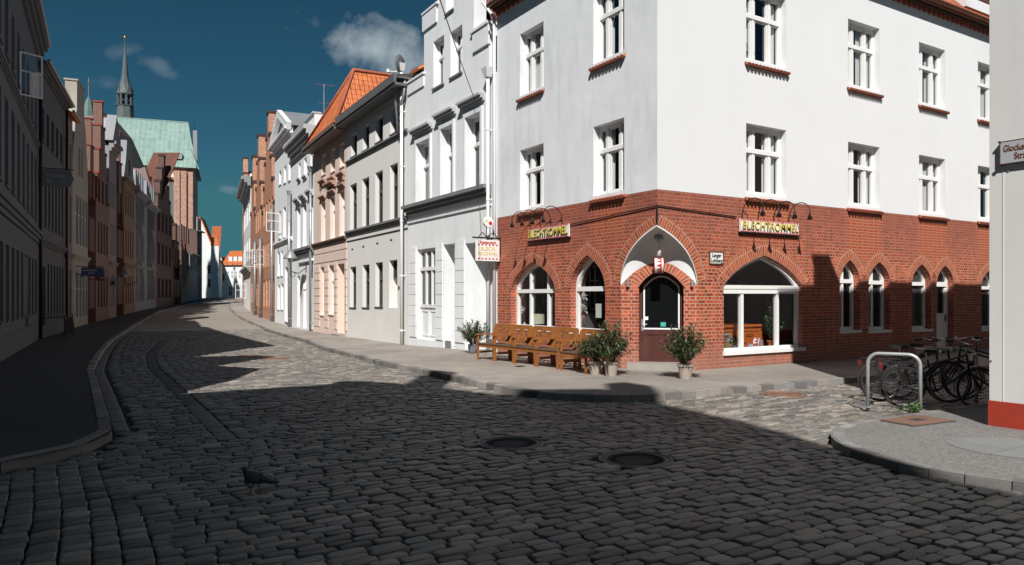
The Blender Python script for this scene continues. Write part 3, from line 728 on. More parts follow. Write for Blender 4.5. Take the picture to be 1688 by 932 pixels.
mb = MB(); mb.wall(outB, [B1] + BS + [BD], .2, .3, edge=False); mb.build('brick_wall', M_brB, R0, FB.M)
for lp, F in ((A1, FA), (A2, FA), (B1, FB), (BS[0], FB), (BS[1], FB), (BS[2], FB), (BS[3], FB), (BD, FB)): voussoirs(R0, F.M, lp, .28 if lp is not B1 else .33, M_vous)
mb = MB(); lp = cA; 
for cc, F, sg in ((cA, FA, 1), (cB, FB, -1)):
    mb = MB(); t = 0
    for a, b in zip(cc[:-1], cc[1:]):
        da = Vector((b[0] - a[0], b[1] - a[1])).normalized(); nrm = Vector((-da.y, da.x)) * .28 * (1 if F is FA else -1)
        l = math.hypot(b[0] - a[0], b[1] - a[1]); lim = (lambda u: min(u, LA - .004)) if F is FA else (lambda u: max(u, .004))
        mb.face([(a[0], -.006, a[1]), (b[0], -.006, b[1]), (lim(b[0] + nrm.x), -.006, b[1] + nrm.y), (lim(a[0] + nrm.x), -.006, a[1] + nrm.y)], [(t, 0), (t + l, 0), (t + l * 1.15, .28), (t, .28)]); t += l * 1.05
    mb.build('arch_band', M_vous, R0, F.M)
def wl(F, u, y, z): return F.M @ Vector((u, y, z))
# chamfered entrance wall
pa = wl(FA, LA - CH, 0, 0); pb_ = wl(FB, CH, 0, 0); FC = Fr((pa.x, pa.y), (pb_.x, pb_.y), 0.); WC = FC.W
top = [(WC + (0 - WC) * t, 1.93 + .52 * (1 - (2 * t - 1) ** 2)) for t in np.linspace(0, 1, 2 * n_ + 1)]
DO = segm(FC.u(1053), FC.u(1127), .14, FC.h(1127, 472), FC.h(1090, 447))
mb = MB(); mb.wall([(0.003, -.3), (WC - .003, -.3)] + top, [DO], .34, .3, edge=False); mb.build('brick_wall', M_brA, R0, FC.M)
voussoirs(R0, FC.M, DO, .2, M_vous)
# white vault between the door arch and the two half arches of the corner
chord = [FC.M @ Vector((WC * t, .0, 1.93 + .52 * (1 - (2 * t - 1) ** 2))) for t in np.linspace(0, 1, 2 * n_ + 1)]
edge_ = [wl(FA, u, 0, z) for u, z in cA] + [wl(FB, u, 0, z) for u, z in cB[::-1][1:]]
mb = MB(); rows = []
for k in np.linspace(0, 1, 7):
    rows.append([(a.lerp(b, k) + Vector((0, 0, .34 * math.sin(math.pi * k) * math.sin(math.pi * i / (2 * n_)) ** 1.0 * .9))) for i, (a, b) in enumerate(zip(chord, edge_))])
for a, b in zip(rows[:-1], rows[1:]):
    for i in range(2 * n_): mb.face((a[i], a[i + 1], b[i + 1], b[i]))
# plaster lip along the edge of the vault
for i in range(2 * n_):
    for P_, d in ((edge_, .03),):
        a, b = P_[i], P_[i + 1]; o_ = Vector((-.02, -.045, 0)); mb.hexa([a + Vector((0, .03, -.025)), b + Vector((0, .03, -.025)), b + o_ + Vector((0, 0, -.025)), a + o_ + Vector((0, 0, -.025)), a + Vector((0, .03, .012)), b + Vector((0, .03, .012)), b + o_ + Vector((0, 0, .012)), a + o_ + Vector((0, 0, .012))])
mb.build('vault', M_white, R0, Matrix.Identity(4))
# corner door
M_brown = pbr('oxblood_door_paint', (.075, .022, .018), .5, var=.25, vs=6, fine=.1, bp=.2, bs=25, stain=(.25, .12, .09), sv=.35)
du0, du1, dz1 = DO[0][0], DO[1][0], max(p[1] for p in DO); zr = DO[2][1]; dm = (du0 + du1) / 2
mb = MB(); y0 = .26; fl = DO; inn = offset(fl, .07); mb.ring(fl, inn, y0, y0 + .08)
mb.box(du0 + .06, du1 - .06, y0 + .02, y0 + .07, .15, .30); mb.box(du0 + .06, du1 - .06, y0 + .015, y0 + .072, .78, .9)
mb.box(du0 + .06, du0 + .16, y0 + .018, y0 + .071, .3, .78); mb.box(du1 - .16, du1 - .06, y0 + .018, y0 + .071, .3, .78); mb.box(dm - .04, dm + .04, y0 + .018, y0 + .071, .3, .78)
mb.box(du0 + .14, du1 - .14, y0 + .035, y0 + .06, .29, .79)
D0 = mb.build('door', M_brown, R0, FC.M)
gl = segm(du0 + .09, du1 - .09, .9, zr - .02, dz1 - .1); mb = MB(); mb.ring(gl, offset(gl, .035), y0 + .008, y0 + .06); mb.build('glazing_frame', M_paint, D0, FC.M)
mb = MB(); mb.tess([offset(gl, .02)], y0 + .045); mb.build('pane', M_glass, D0, FC.M)
mb = MB(); mb.box(du0 + .045, du0 + .085, y0 - .02, y0, .86, 1.14); mb.tube([(du0 + .065, y0 - .01, 1.02), (du0 + .065, y0 - .06, 1.02), (du0 + .18, y0 - .06, 1.02)], .011); mb.build('handle', M_zinc, D0, FC.M)
M_teal = pbr('teal_sticker', (.06, .42, .34), .5, bp=0)
mb = MB(); mb.box(dm - .02, dm + .1, y0 + .03, y0 + .035, .97, 1.07); mb.build('sticker', M_teal, D0, FC.M)
mb = MB(); mb.box(du0 + .1, du0 + .2, y0 + .03, y0 + .035, 1.12, 1.2); mb.build('sticker', M_signw, D0, FC.M)
mb = MB(); mb.box(du0 - .25, du1 + .2, -.32, .34, -.1, .145); mb.build('doorstep', M_stone, R0, FC.M)
# two little round spotlights on the door arch
for u in (FC.u(1035), FC.u(1141)):
    mb = MB(); mb.lathe([(.001, 0), (.035, 0), (.035, .15), (.001, .15)], (u, -.06, FC.h(1088, 473)), 10); mb.box(u - .012, u + .012, -.03, 0, FC.h(1088, 473) + .05, FC.h(1088, 473) + .08); mb.build('spotlight', M_zinc, R0, FC.M, False)
# plaster storeys
ra = [rect(a, b, zb1, zt1) for a, b, _, _ in wA] + [rect(a, b, zb2, zt2) for a, b, _, _ in wA2]
rb = [rect(a, b, zb1, zt1) for a, b, _, _ in wB] + [rect(a, b, zb2, zt2) for a, b, _, _ in wB2]
rbx = [rect(17.2, 18.4, zb1, zt1), rect(17.2, 18.4, zb2, zt2)]
mb = MB(); mb.wall(rect(0, LA, ZB, ZE), ra, .2, .3, edge=False); mb.build('plaster_wall', M_greyw, R0, FA.M)
mb = MB(); mb.wall(rect(0, 21, ZB, ZE), rb + rbx, .2, .3, edge=False); mb.build('plaster_wall', M_white, R0, FB.M)
mb = MB(); mb.face([(0, LA + .02, -.3), (0, LA + .02, 12), (21, LA + .02, 12), (21, LA + .02, -.3)]); mb.face([(21, 0, -.3), (21, LA, -.3), (21, LA, 10.4), (21, 0, 10.4)]); mb.build('rear_wall', M_greyw, R0, FB.M)
for k, lp in enumerate(ra): window(R0, FA.M, lp, .2, gm=M_clear, fw=.075, mull=(.3, .72), trans=.64, sill=(M_sill, .1, .12), curtain=(.3, .36, .42, .3)[k], sub=True)
for k, lp in enumerate(rb + rbx): window(R0, FB.M, lp, .2, gm=M_clear, fw=.075, mull=(.3, .7), trans=.64, sill=(M_sill, .1, .12), curtain=(.34, .3, .44, .3, .25, .42, .36, .4, 0, 0)[k], sub=True)
window(R0, FA.M, A1, .2, gm=M_clear, fw=.09, mull=(.34, .74), trans=.565, sub=False, sill=(M_paint, .02, .05))
window(R0, FA.M, A2, .2, gm=M_clear, fw=.1, mull=(), trans=.565, sill=(M_paint, .02, .05))
w = MB(); rv = .1; inn = offset(B1, .09); w.ring(B1, inn, rv, rv + .09)
b0, b1, bz0, bzs = B1[0][0], B1[1][0], B1[0][1], B1[2][1]
w.box(b0 + .06, b1 - .06, rv - .03, rv + .08, bzs - .2, bzs - .09); w.box(b0 + .061, b1 - .061, rv - .045, rv + .081, bzs - .09, bzs + .0)
for px in (1228.5, 1287): u = FB.u(px); w.box(u - .045, u + .045, rv - .012, rv + .075, bz0 + .06, bzs - .19)
BW = w.build('window', M_paint, R0, FB.M)
w = MB(); w.tess([offset(B1, .05)], rv + .05); w.build('pane', M_clear, BW, FB.M)
w = MB(); w.box(b0 - .03, b1 + .08, -.06, rv + .05, bz0 - .06, bz0 + .025); w.build('sill', M_paint, BW, FB.M)
for k, lp in enumerate(BS): window(R0, FB.M, lp, .2, gm=M_glass, fw=.09, mull=(.42,) if k in (0, 1) else (), trans=.7, sill=(M_paint, .04, .07), curtain=0)
u0, u1 = BD[0][0], BD[1][0]; zs = BD[2][1]
mb = MB(); mb.ring(BD, offset(BD, .07), .18, .26); mb.box(u0 + .05, u1 - .05, .165, .255, zs - .08, zs + .06); mb.box(u0 + .06, u1 - .06, .2, .25, .13, 1.15); mb.box(u0 + .06, u0 + .16, .2, .25, 1.15, zs - .08); mb.box(u1 - .16, u1 - .06, .2, .25, 1.15, zs - .08)
SD = mb.build('door', M_paint, R0, FB.M)
mb = MB(); mb.tess([offset(BD, .05)], .235); mb.build('pane', M_glass, SD, FB.M)
mb = MB(); mb.tube([(u1 - .11, .19, .98), (u1 - .11, .13, .98), (u1 - .22, .13, .98)], .012); mb.box(u1 - .135, u1 - .085, .185, .2, .88, 1.1); mb.build('handle', M_black, SD, FB.M)
mb = MB(); mb.box(u0 - .1, u1 + .1, -.25, .2, -.1, .13); mb.build('doorstep', M_stone, R0, FB.M)
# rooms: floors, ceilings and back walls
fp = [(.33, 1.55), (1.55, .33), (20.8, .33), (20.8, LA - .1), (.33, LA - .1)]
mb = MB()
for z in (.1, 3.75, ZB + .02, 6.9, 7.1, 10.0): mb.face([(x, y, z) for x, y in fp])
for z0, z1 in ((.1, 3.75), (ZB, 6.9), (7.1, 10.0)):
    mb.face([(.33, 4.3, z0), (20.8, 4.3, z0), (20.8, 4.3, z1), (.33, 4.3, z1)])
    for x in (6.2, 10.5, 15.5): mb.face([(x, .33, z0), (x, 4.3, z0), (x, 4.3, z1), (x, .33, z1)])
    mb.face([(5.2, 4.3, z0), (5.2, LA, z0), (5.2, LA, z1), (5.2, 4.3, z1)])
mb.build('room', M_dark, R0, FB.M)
# eaves: dentils, gutter, hipped roof, dormer
mb = MB()
for F, W_, e in ((FB, 21, 0), (FA, LA, 0)):
    pass
mbB = MB(); mbA = MB()
k = .05
while k < 20.9: mbB.box(k, k + .13, -.09, .0, ZE - .12, ZE + .0); k += .26
k = .05
while k < LA - .1: mbA.box(k, k + .13, -.09, .0, ZE - .12, ZE); k += .26
M_dent = pbr('brick_dentils', (.36, .1, .055), .7, var=.2)
mbB.build('dentil_course', M_dent, R0, FB.M); mbA.build('dentil_course', M_dent, R0, FA.M)
M_soff = pbr('dark_brown_soffit', (.07, .03, .02), .7)
mb = MB(); mb.box(-.16, 21, -.16, LA, ZE + .002, ZE + .06); mb.box(-.26, 21, -.26, LA + .001, ZE + .06, ZE + .1); mb.build('cornice', M_soff, R0, FB.M)
M_gut = pbr('copper_gutter', (.2, .07, .04), .4, .6)
mb = MB(); mb.tube([(-.4, -.34, ZE + .13), (21, -.34, ZE + .13)], .06, 10); mb.tube([(-.34, -.4, ZE + .13), (-.34, LA, ZE + .13)], .06, 10); mb.build('gutter', M_gut, R0, FB.M, True)
ze, zr_, h_ = ZE + .12, ZE + 4.4, LA / 2
mb = MB(); mb.slope((-.3, -.3, ze), (21, -.3, ze), (21, h_, zr_), (h_, h_, zr_)); mb.slope((-.3, LA, ze), (-.3, -.3, ze), (h_, h_, zr_), (h_, h_ + .01, zr_)); mb.slope((21, LA, ze), (-.3, LA, ze), (h_, h_ + .01, zr_), (21, h_ + .01, zr_)); RF = mb.build('roof', M_tile2, R0, FB.M)
du = FB.u(1596)
mb = MB(); z_ = ZE + .62; mb.box(du, du + 2.0, .05, 2.2, z_, z_ + 1.7); DM = mb.build('dormer', M_greyw, R0, FB.M)
mb = MB(); mb.slope((du - .15, -.1, z_ + 1.7), (du + 2.15, -.1, z_ + 1.7), (du + 2.15, 3.2, z_ + 2.3), (du - .15, 3.2, z_ + 2.3)); mb.build('roof', M_tile2, DM, FB.M)
lp = rect(du + .3, du + 1.7, z_ + .35, z_ + 1.5); mb = MB(); mb.ring(lp, offset(lp, .07), .02, .07); mb.box(du + .96, du + 1.04, .015, .068, z_ + .4, z_ + 1.45); mb.build('window', pbr('brown_window_paint', (.16, .07, .035), .5), DM, FB.M)
mb = MB(); mb.tess([lp], .045); mb.build('pane', M_glass, DM, FB.M)
# cable along the wall
mb = MB(); zz = ZB - .36
mb.tube([(FA.u(932), -.03, FA.h(932, 373) ), (LA + .03, -.03, zz)], .014, 5); mb.build('cable', M_black, R0, FA.M)
mb = MB(); mb.tube([(-.03, -.03, zz), (FB.u(1212), -.03, FB.h(1212, 358))], .014, 5); mb.tube([(-.02, -.02, ZAP), (-.02, -.02, zz)], .02, 6); mb.build('cable', M_black, R0, FB.M)
# ---- signs on the restaurant
def lamp_sign(F, u0, u1, z0, z1, label, n, arm, flip):
    t = thing('letter_sign', label, 'sign', F.sub((u0 + u1) / 2, 0, (z0 + z1) / 2), 'yellow lettered restaurant signs')
    mb = MB(); mb.box(u0, u1, -.07, -.03, z0, z1); mb.build('board', M_signw, t, F.M)
    mb = MB(); k = u0 + .02
    while k < u1 - .04:
        for z in (z0 + .012, z1 - .042): mb.box(k, k + .03, -.075, -.071, z, z + .03)
        k += .06
    mb.ring(rect(u0 + .004, u1 - .004, z0 + .004, z1 - .004), rect(u0 + .008, u1 - .008, z0 + .014, z1 - .014), -.073, -.0705); mb.build('red_border', M_red, t, F.M)
    mb = MB(); mb.box(u0 - .03, u1 + .03, -.075, -.02, z0 - .035, z0 - .003); mb.box(u0 + .1, u0 + .14, -.03, 0, z0 + .1, z1 - .1); mb.box(u1 - .14, u1 - .1, -.03, 0, z0 + .1, z1 - .1); mb.build('bracket', M_black, t, F.M)
    W_ = u1 - u0; H = z1 - z0
    lt = text('BLECHTROMMEL', H * .9, M_yel, t, F.sub((u0 + u1) / 2, -.092, (z0 + z1) / 2 - .0), depth=.01, bold=.0, spacing=1.1); bw = lt.dimensions.x
    text_sx = (W_ * .95) / max(bw, .01)
    for v in lt.data.vertices: v.co.x *= text_sx
    sh = text('BLECHTROMMEL', H * .9, M_ink, t, F.sub((u0 + u1) / 2 + .008, -.082, (z0 + z1) / 2 - .006), 'letter_shadow', depth=.004, bold=.004, spacing=1.1)
    for v in sh.data.vertices: v.co.x *= text_sx
    for k in range(n):
        u = u0 + W_ * (k + .15) / (n - .3) * .98
        pts = []; R_ = arm
        for q in np.linspace(0, 1, 12):
            an = math.pi * (1 - q * 1.08); pts.append((u, -.05 - R_ * .5 * (1 + math.cos(an)), z1 + .1 + R_ * .52 * math.sin(an) + .1 * q))
        hx = pts[-1]; mb = MB(); mb.tube([(u, -.04, z1 - .08)] + pts, .012, 6)
        a = mb.build('lamp_arm', M_black, t, F.M)
        mb = MB(); mb.lathe([(.02, .07), (.026, .02), (.065, -.1), (.06, -.1), (.02, 0)], hx, 12, caps=False); mb.build('lamp_head', M_black, a, F.M, True)
    return t
lamp_sign(FB, FB.u(1217), FB.u(1313), FB.h(1217, 382), FB.h(1217, 361), 'wide restaurant sign with yellow letters and four spotlights on the sunlit lane side', 4, .6, False)
lamp_sign(FA, FA.u(874), FA.u(941), FA.h(941, 390), FA.h(941, 369), 'foreshortened sign with yellow letters over the two street side arch windows', 4, .6, True)
# street name plaque right of the door, and the enamel plate on the house across the lane
t = thing('street_plaque', 'small white plaque with two lines of black lettering right of the vaulted entrance', 'plaque', FB.sub(FB.u(1180), 0, FB.h(1180, 425)))
u0, u1, z0, z1 = FB.u(1169), FB.u(1191), FB.h(1169, 435), FB.h(1169, 415)
mb = MB(); mb.box(u0, u1, -.02, 0, z0, z1); mb.build('plate', M_signw, t, FB.M)
mb = MB(); mb.ring(rect(u0 - .012, u1 + .012, z0 - .012, z1 + .012), rect(u0 + .012, u1 - .012, z0 + .012, z1 - .012), -.03, -.0); mb.build('rim', pbr('brown_rim', (.12, .06, .04), .5), t, FB.M)
for s_, dz in (('Langer', .055), ('Lohberg', -.065)): text(s_, .125, M_ink, t, FB.sub((u0 + u1) / 2, -.024, (z0 + z1) / 2 + dz), depth=.003, sx_=.92, bold=.002)
# hanging sign on its iron arm, seen face on
hx, hy = FA.u(806), 0
sg = wl(FA, .18, 0, 0); t = thing('hanging_sign', 'white hanging sign with red triangles and yellow lettering on a black iron bracket', 'hanging sign', FM(sg.x, sg.y, 0, 0))
FH = Fr((0, 0), (1, 0), 0); 
ang = t0                                                   # plate stands square to the street facade, facing down the street
Yh = sg.y - .45; M_h = FM(sg.x, sg.y, 0, ang + math.pi)     # local x points out from the wall
Fh = Fr((sg.x - math.cos(t0) * 1.3, sg.y - math.sin(t0) * 1.3), (sg.x, sg.y), 0.)
h0, h1 = Fh.u(784), Fh.u(822.5); hz0, hz1 = Fh.h(784, 430), Fh.h(784, 395)
F = Fh; c_ = (h0 + h1) / 2
mb = MB(); mb.box(h0, h1, -.025, .025, hz0, hz1); mb.build('plate', M_signw, t, F.M)
for side, yy in ((1, -.028),):
    text('Restaurant', .125, M_red, t, F.sub(c_, yy, hz1 - .075), depth=.003, sx_=1.0, bold=.003)
    text('BLECH', .165, M_yel, t, F.sub(c_, yy, hz1 - .27), depth=.003, bold=.0)
    text('TROMMEL', .155, M_yel, t, F.sub(c_, yy, hz1 - .42), depth=.003, bold=.0)
    mb = MB()
    for k in range(6):
        u = h0 + .09 + k * (h1 - h0 - .18) / 5
        mb.prism([(u - .045, hz1 - .13), (u + .045, hz1 - .13), (u, hz1 - .19)][::-1], yy, yy + .004); mb.prism([(u - .045, hz0 + .045), (u + .045, hz0 + .045), (u, hz0 + .105)], yy, yy + .004)
    mb.build('red_triangles', M_red, t, F.M)
mb = MB(); ax = hz1 + .06; mb.tube([(h0 - .1, 0, ax), (1.3, 0, ax)], .022, 8); mb.tube([(1.3, 0, ax + .05), (1.3, 0, ax - .5)], .015, 6); mb.tube([(1.3, 0, ax - .45), (1.1, 0, ax - .2), (.95, 0, ax)], .012, 6)
for a, b in ((h0 + .1, c_ - .04), (c_ + .03, h1 - .05)): mb.tube([(a + (b - a) * q, 0, ax + .15 * math.sin(math.pi * q)) for q in np.linspace(0, 1, 9)], .013, 6)
mb.tube([(c_ - .03, 0, ax), (c_ - .03, 0, ax + .33)], .014, 6)
for u in (h0 + .06, h1 - .06): mb.tube([(u, 0, ax), (u, 0, hz1 - .01)], .008, 5)
mb.build('bracket', M_black, t, F.M)
mb = MB(); mb.lathe([(.001, -.05), (.155, -.05), (.165, 0), (.155, .05), (.001, .05)], (c_ + .02, 0, ax + .47), 24, 'y'); ds = mb.build('round_plate', M_signw, t, F.M)
mb = MB(); mb.lathe([(.001, 0), (.06, 0), (.06, .004), (.001, .004)], (c_ + .075, -.056, ax + .43), 12, 'y'); mb.build('red_emblem', M_red, ds, F.M); 
mb = MB(); mb.ring([(c_ - .06 + .045 * math.cos(a), ax + .5 + .03 * math.sin(a)) for a in np.linspace(0, 2 * math.pi, 12, False)], [(c_ - .06 + .03 * math.cos(a), ax + .5 + .018 * math.sin(a)) for a in np.linspace(0, 2 * math.pi, 12, False)], -.056, -.052); mb.build('yellow_emblem', M_yel, ds, F.M)
# house number and small marks by the door niche come with the white house below
def hoods(parent, M, mat, items, name='window_hood'):
    for u0, u1, z0, z1, pr in items: mb = MB(); mould(mb, u0, u1, z0, z1, pr); mb.build(name, mat, parent, M)
# ------------------------------------------------------------------ row houses on the right
def cols_open(F, lst): return [F.o(*q) for q in lst]
def body(mb, W, D, zt, zb=-.7, y0=.01):
    a = .012
    mb.face([(a, y0, zb), (a, D, zb), (a, D, zt), (a, y0, zt)]); mb.face([(W - a, y0, zb), (W - a, D, zb), (W - a, D, zt), (W - a, y0, zt)]); mb.face([(a, D, zb), (W - a, D, zb), (W - a, D, zt), (a, D, zt)])
def gable_end(mb, W, D, ze, zr): 
    for x in (.012, W - .012): mb.face([(x, .01, ze), (x, D, ze), (x, D / 2, zr)])
def hat(mb, u0, u1, z, pr=.16, th=.16): mould(mb, u0, u1, z, z + th, pr, 3)
M_trim = pbr('dark_grey_trim', (.2, .205, .21), .6, var=.1, bp=.1); M_trim2 = pbr('mid_grey_trim', (.44, .45, .46), .7, var=.1, bp=.1); M_trim3 = pbr('brown_trim', (.2, .135, .105), .6, var=.1, bp=.1); M_trim3b = pbr('rose_brown_trim', (.42, .27, .21), .7, var=.1, bp=.1)  # moulding colours, darkened so the shade of their undersides sits in the paint
bR = [(820, None), (673, None), (572, None), (518, None), (482, None), (453, None), (432, None), (420, None), (413, None), (402, None), (396.5, None)]
sR = [min(hit(lambda s: FR, px), 108) for px, _ in bR]
pR = [ns(FR, s) for s in sR]; pR[0] = PA
print('sR', [round(s, 1) for s in sR])
def frR(i): 
    p0, p1 = pR[i + 1], pR[i]; return Fr(p0, p1, g((sR[i] + sR[i + 1]) / 2))
# --- white house with stepped gable
F = frR(0); W = F.W; H1 = thing('gabled_house', 'white house with a stepped gable and hooded first floor windows, next to the corner restaurant', 'house', F.M)
X = lambda px, py: (F.u(px), F.h(px, py))
def step(px0, px1, y): return [(F.u(px0), F.h(px0, y)), ]
zs1 = F.h(699, 123); zs2 = F.h(720, 9); zsr = F.h(805, 40)
u_a, u_b, u_c, u_d = F.u(699), F.u(721), F.u(781), F.u(806)
zt = zs2 + 2.0
outer = [(0, -.7), (W, -.7), (W, zsr - 1.6), (u_d, zsr - 1.6), (u_d, zsr), (u_c, zsr), (u_c, zt), (u_c - .9, zt), (u_c - .9, zt + 1.4), (u_b + .9, zt + 1.4), (u_b + .9, zt), (u_b, zt), (u_b, zs2), (u_a, zs2), (u_a, zs1), (0, zs1)]
op = cols_open(F, [(714.4, 732, 57, 137), (742.6, 762, 40, 118), (735, 748, -60, 14), (687, 709, 228, 337), (727.4, 747, 205, 327), (768, 793, 184, 313), (688, 717.5, 408, 508), (731, 750, 401, 573), (767, 803, 397, 575)])
hs = [rect(*q) for q in op[:6]] + [rect(op[6][0], op[6][1], F.h(717, 562), op[6][3]), rect(op[7][0], op[7][1], .02, op[7][3]), rect(op[8][0], op[8][1], .02, op[8][3])]
M_h1 = pbr('grey_white_plaster', (.78, .795, .805), .85, var=.08, vs=.8, fine=.03, bp=.2, bs=12, bd=.006, stain=(.5, .52, .54), sv=.4, streak=.1)
mb = MB(); mb.wall(outer, hs, .28, .45, edge=True)
zg = F.h(700, 345)
mb.build('wall', M_h1, H1, F.M)
mb = MB(); body(mb, W, 10, zsr - 1.7); mb.build('side_wall', M_h1, H1, F.M)
for k, q in enumerate(op[:6]): window(H1, F.M, rect(*q), .22 if k < 3 else .28, fw=.08, mull=(.5,), trans=.64, sill=(M_lead, .06, .05), sub=True, gm=M_glass2)
lp = rect(op[6][0], op[6][1], op[6][2], op[6][3]); window(H1, F.M, lp, .12, fw=.11, mull=(.36, .68), trans=.66, gm=M_glass2)
mb = MB(); q = op[6]; zb_ = F.h(717, 562); mb.box(q[0], q[1], .15, .2, zb_, q[2]); um = (q[0] + q[1]) / 2
for a, b in ((q[0] + .1, um - .06), (um + .06, q[1] - .1)): mb.ring(rect(a, b, zb_ + .12, q[2] - .1), rect(a + .05, b - .05, zb_ + .17, q[2] - .15), .125, .16)
mb.build('door', M_wood_w, H1, F.M)
for q, nm in ((op[7], 'door'), (op[8], 'door')):
    mb = MB(); mb.box(q[0], q[1], .9, .95, .02, q[3]); mb.box(q[0], q[1], .28, .9, q[3], q[3] + .03); mb.face([(q[0], .28, .02), (q[0], .9, .02), (q[0], .9, q[3]), (q[0], .28, q[3])]); mb.face([(q[1], .28, .02), (q[1], .9, .02), (q[1], .9, q[3]), (q[1], .28, q[3])])
    mb.ring(rect(q[0] + .12, q[1] - .12, .15, q[3] - .5), rect(q[0] + .18, q[1] - .18, .22, q[3] - .57), .88, .91); mb.build(nm, M_wood_w, H1, F.M)
mb = MB()
hoods(H1, F.M, M_trim2, [(q[0] - .28, q[1] + .25, q[3] + .3, q[3] + .52, .24) for q in op[3:6]])
for q in op[3:6]: m2 = MB(); m2.ring(rect(q[0] - .13, q[1] + .13, q[2] - .02, q[3] + .16), rect(q[0] - .002, q[1] + .002, q[2], q[3] + .002), -.05, .01); m2.build('architrave', M_greyw, H1, F.M)
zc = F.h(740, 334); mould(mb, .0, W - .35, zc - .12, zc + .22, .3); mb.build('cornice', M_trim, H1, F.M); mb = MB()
m2 = MB(); m2.box(.0, W - .35, -.05, .01, zc - .42, zc - .36); m2.build('string_course', M_greyw, H1, F.M)
for a, b in (((-.03, u_a + .1, -.09, .5, zs1, zs1 + .07), (-.02, u_a + .03, -.05, .01, zs1 - .42, zs1 + .002)), ((u_a - .05, u_b + .12, -.09, .5, zs2, zs2 + .07), (u_a - .04, u_b + .003, -.06, .01, zs2 - .6, zs2 + .002)), ((u_c - .12, u_d + .06, -.1, .5, zsr, zsr + .08), (u_c + .003, u_d + .04, -.06, .01, zsr - .62, zsr + .002))):
    mb = MB(); mb.box(*a); mb.box(*b); mb.build('gable_step', M_greyw, H1, F.M)
                                                 # grooved piers on the ground floor
for a, b in ((F.u(676), F.u(686.5)), (F.u(719), F.u(730)), (F.u(751), F.u(766))):
    z = .25; mb = MB(); mb.box(a + .01, b - .01, -.02, .003, .26, 3.6)
    while z < 3.3: mb.box(a, b, -.035, .004, z, z + .36); z += .395
    mb.build('pier', M_h1, H1, F.M)
mb = MB(); zr = zsr - 1.65; mb.slope((W + .02, .45, zr), (W + .02, 10, zr), (W / 2, 10, zr + 6.6), (W / 2, .45, zr + 6.6)); mb.slope((-.02, 10, zr), (-.02, .45, zr), (W / 2, .45, zr + 6.6), (W / 2, 10, zr + 6.6)); mb.build('roof', M_tile3, H1, F.M)
mb = MB(); q = F.u(738); mb.box(q - .2, q + .25, -.012, .01, F.h(738, 574), F.h(738, 562)); mb.build('vent_grille', M_zinc, H1, F.M)
mb = MB(); mb.box(F.u(775.5), F.u(786), .79, .89, F.h(786, 511), F.h(786, 496)); mb.build('mailbox', M_signw, H1, F.M)
FW1 = F
downpipe(F.u(811), F.h(811, 128), -.1, F.M, 'white rainwater pipe between the gabled white house and the restaurant', M_white, y=-.14, r=.055)
mb = MB(); mb.tube([(F.u(817), -.1, F.h(817, -30)), (F.u(808), -.25, F.h(808, 2)), (F.u(808), -.25, F.h(808, 8)), (F.u(818.5), -.08, F.h(818.5, 30)), (F.u(818.5), -.08, -.1)], .05, 8)
tp = thing('downpipe', 'slim white pipe in the joint beside the corner restaurant, bent at the top', 'downpipe', F.sub(W, 0), 'rainwater pipes between the houses'); mb.build('pipe', M_white, tp, F.M, True)
downpipe(F.u(668), F.h(668, 118), -.15, F.M, 'white rainwater pipe where the plain grey house meets the gabled white one', M_white, y=-.15, r=.06, jog=None)
# --- grey house
F = frR(1); W = F.W; H2 = thing('plain_house', 'plain grey rendered house with dark window frames and an overhanging eave', 'house', F.M)
M_h2 = pbr('warm_grey_render', (.74, .725, .69), .85, var=.05, vs=.7, fine=.03, bp=.2, bs=30, stain=(.64, .63, .6), sv=.3, streak=.06)
op = cols_open(F, [(578.5, 588.5, 218, 254.6), (598, 608.6, 203.5, 244), (619, 631.3, 189, 230), (643.4, 656, 172, 216), (577, 588, 301+0, 381), (597, 608.6, 291, 375.6), (618.6, 631, 280, 369), (642.8, 655.8, 267.5, 361), (576.7, 587, 439.5, 507.5), (597.5, 609, 436, 507.5), (618.7, 631, 432, 506.6), (641.5, 655, 428, 508)])
ze = F.h(663, 150)
mb = MB(); mb.wall(rect(0, W, -.7, ze), [rect(*q) for q in op], .2, .3, edge=False); body(mb, W, 9, ze + .3); mb.build('wall', M_h2, H2, F.M)
for k, q in enumerate(op[:11]): window(H2, F.M, rect(*q), .2, fm=M_dkframe, fw=.075, mull=(.5,), trans=.64 if k > 3 else None, sill=(M_dkframe, .04, .04), curtain=0, sub=k > 3)
q = op[11]; zt_ = q[3] - (q[3] - q[2]) * .4; window(H2, F.M, rect(q[0], q[1], zt_, q[3]), .2, fm=M_dkframe, mull=(.5,), trans=None)
mb = MB(); mb.box(q[0], q[1], .5, .55, q[2], zt_); mb.box(q[0], q[1], .2, .5, zt_ - .03, zt_); mb.face([(q[0], .2, q[2]), (q[0], .5, q[2]), (q[0], .5, zt_), (q[0], .2, zt_)]); mb.face([(q[1], .2, q[2]), (q[1], .5, q[2]), (q[1], .5, zt_), (q[1], .2, zt_)]); mb.box(q[0], q[1], .2, .5, q[2] - .05, q[2] + .003); mb.build('door_niche', M_h2, H2, F.M)
mb = MB(); z1_, z2_ = F.h(663, 220), F.h(668, 361)
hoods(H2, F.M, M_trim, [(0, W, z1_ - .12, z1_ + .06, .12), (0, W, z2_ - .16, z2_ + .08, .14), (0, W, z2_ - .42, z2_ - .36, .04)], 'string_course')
mb = MB(); mb.box(-.1, W + .05, -.55, .02, ze, ze + .1); mb.box(-.1, W + .05, -.6, -.5, ze + .1, ze + .42); mb.box(-.1, W + .05, -.5, .3, ze + .28, ze + .36); mb.build('eave', pbr('grey_painted_eave', (.12, .125, .125), .6), H2, F.M)
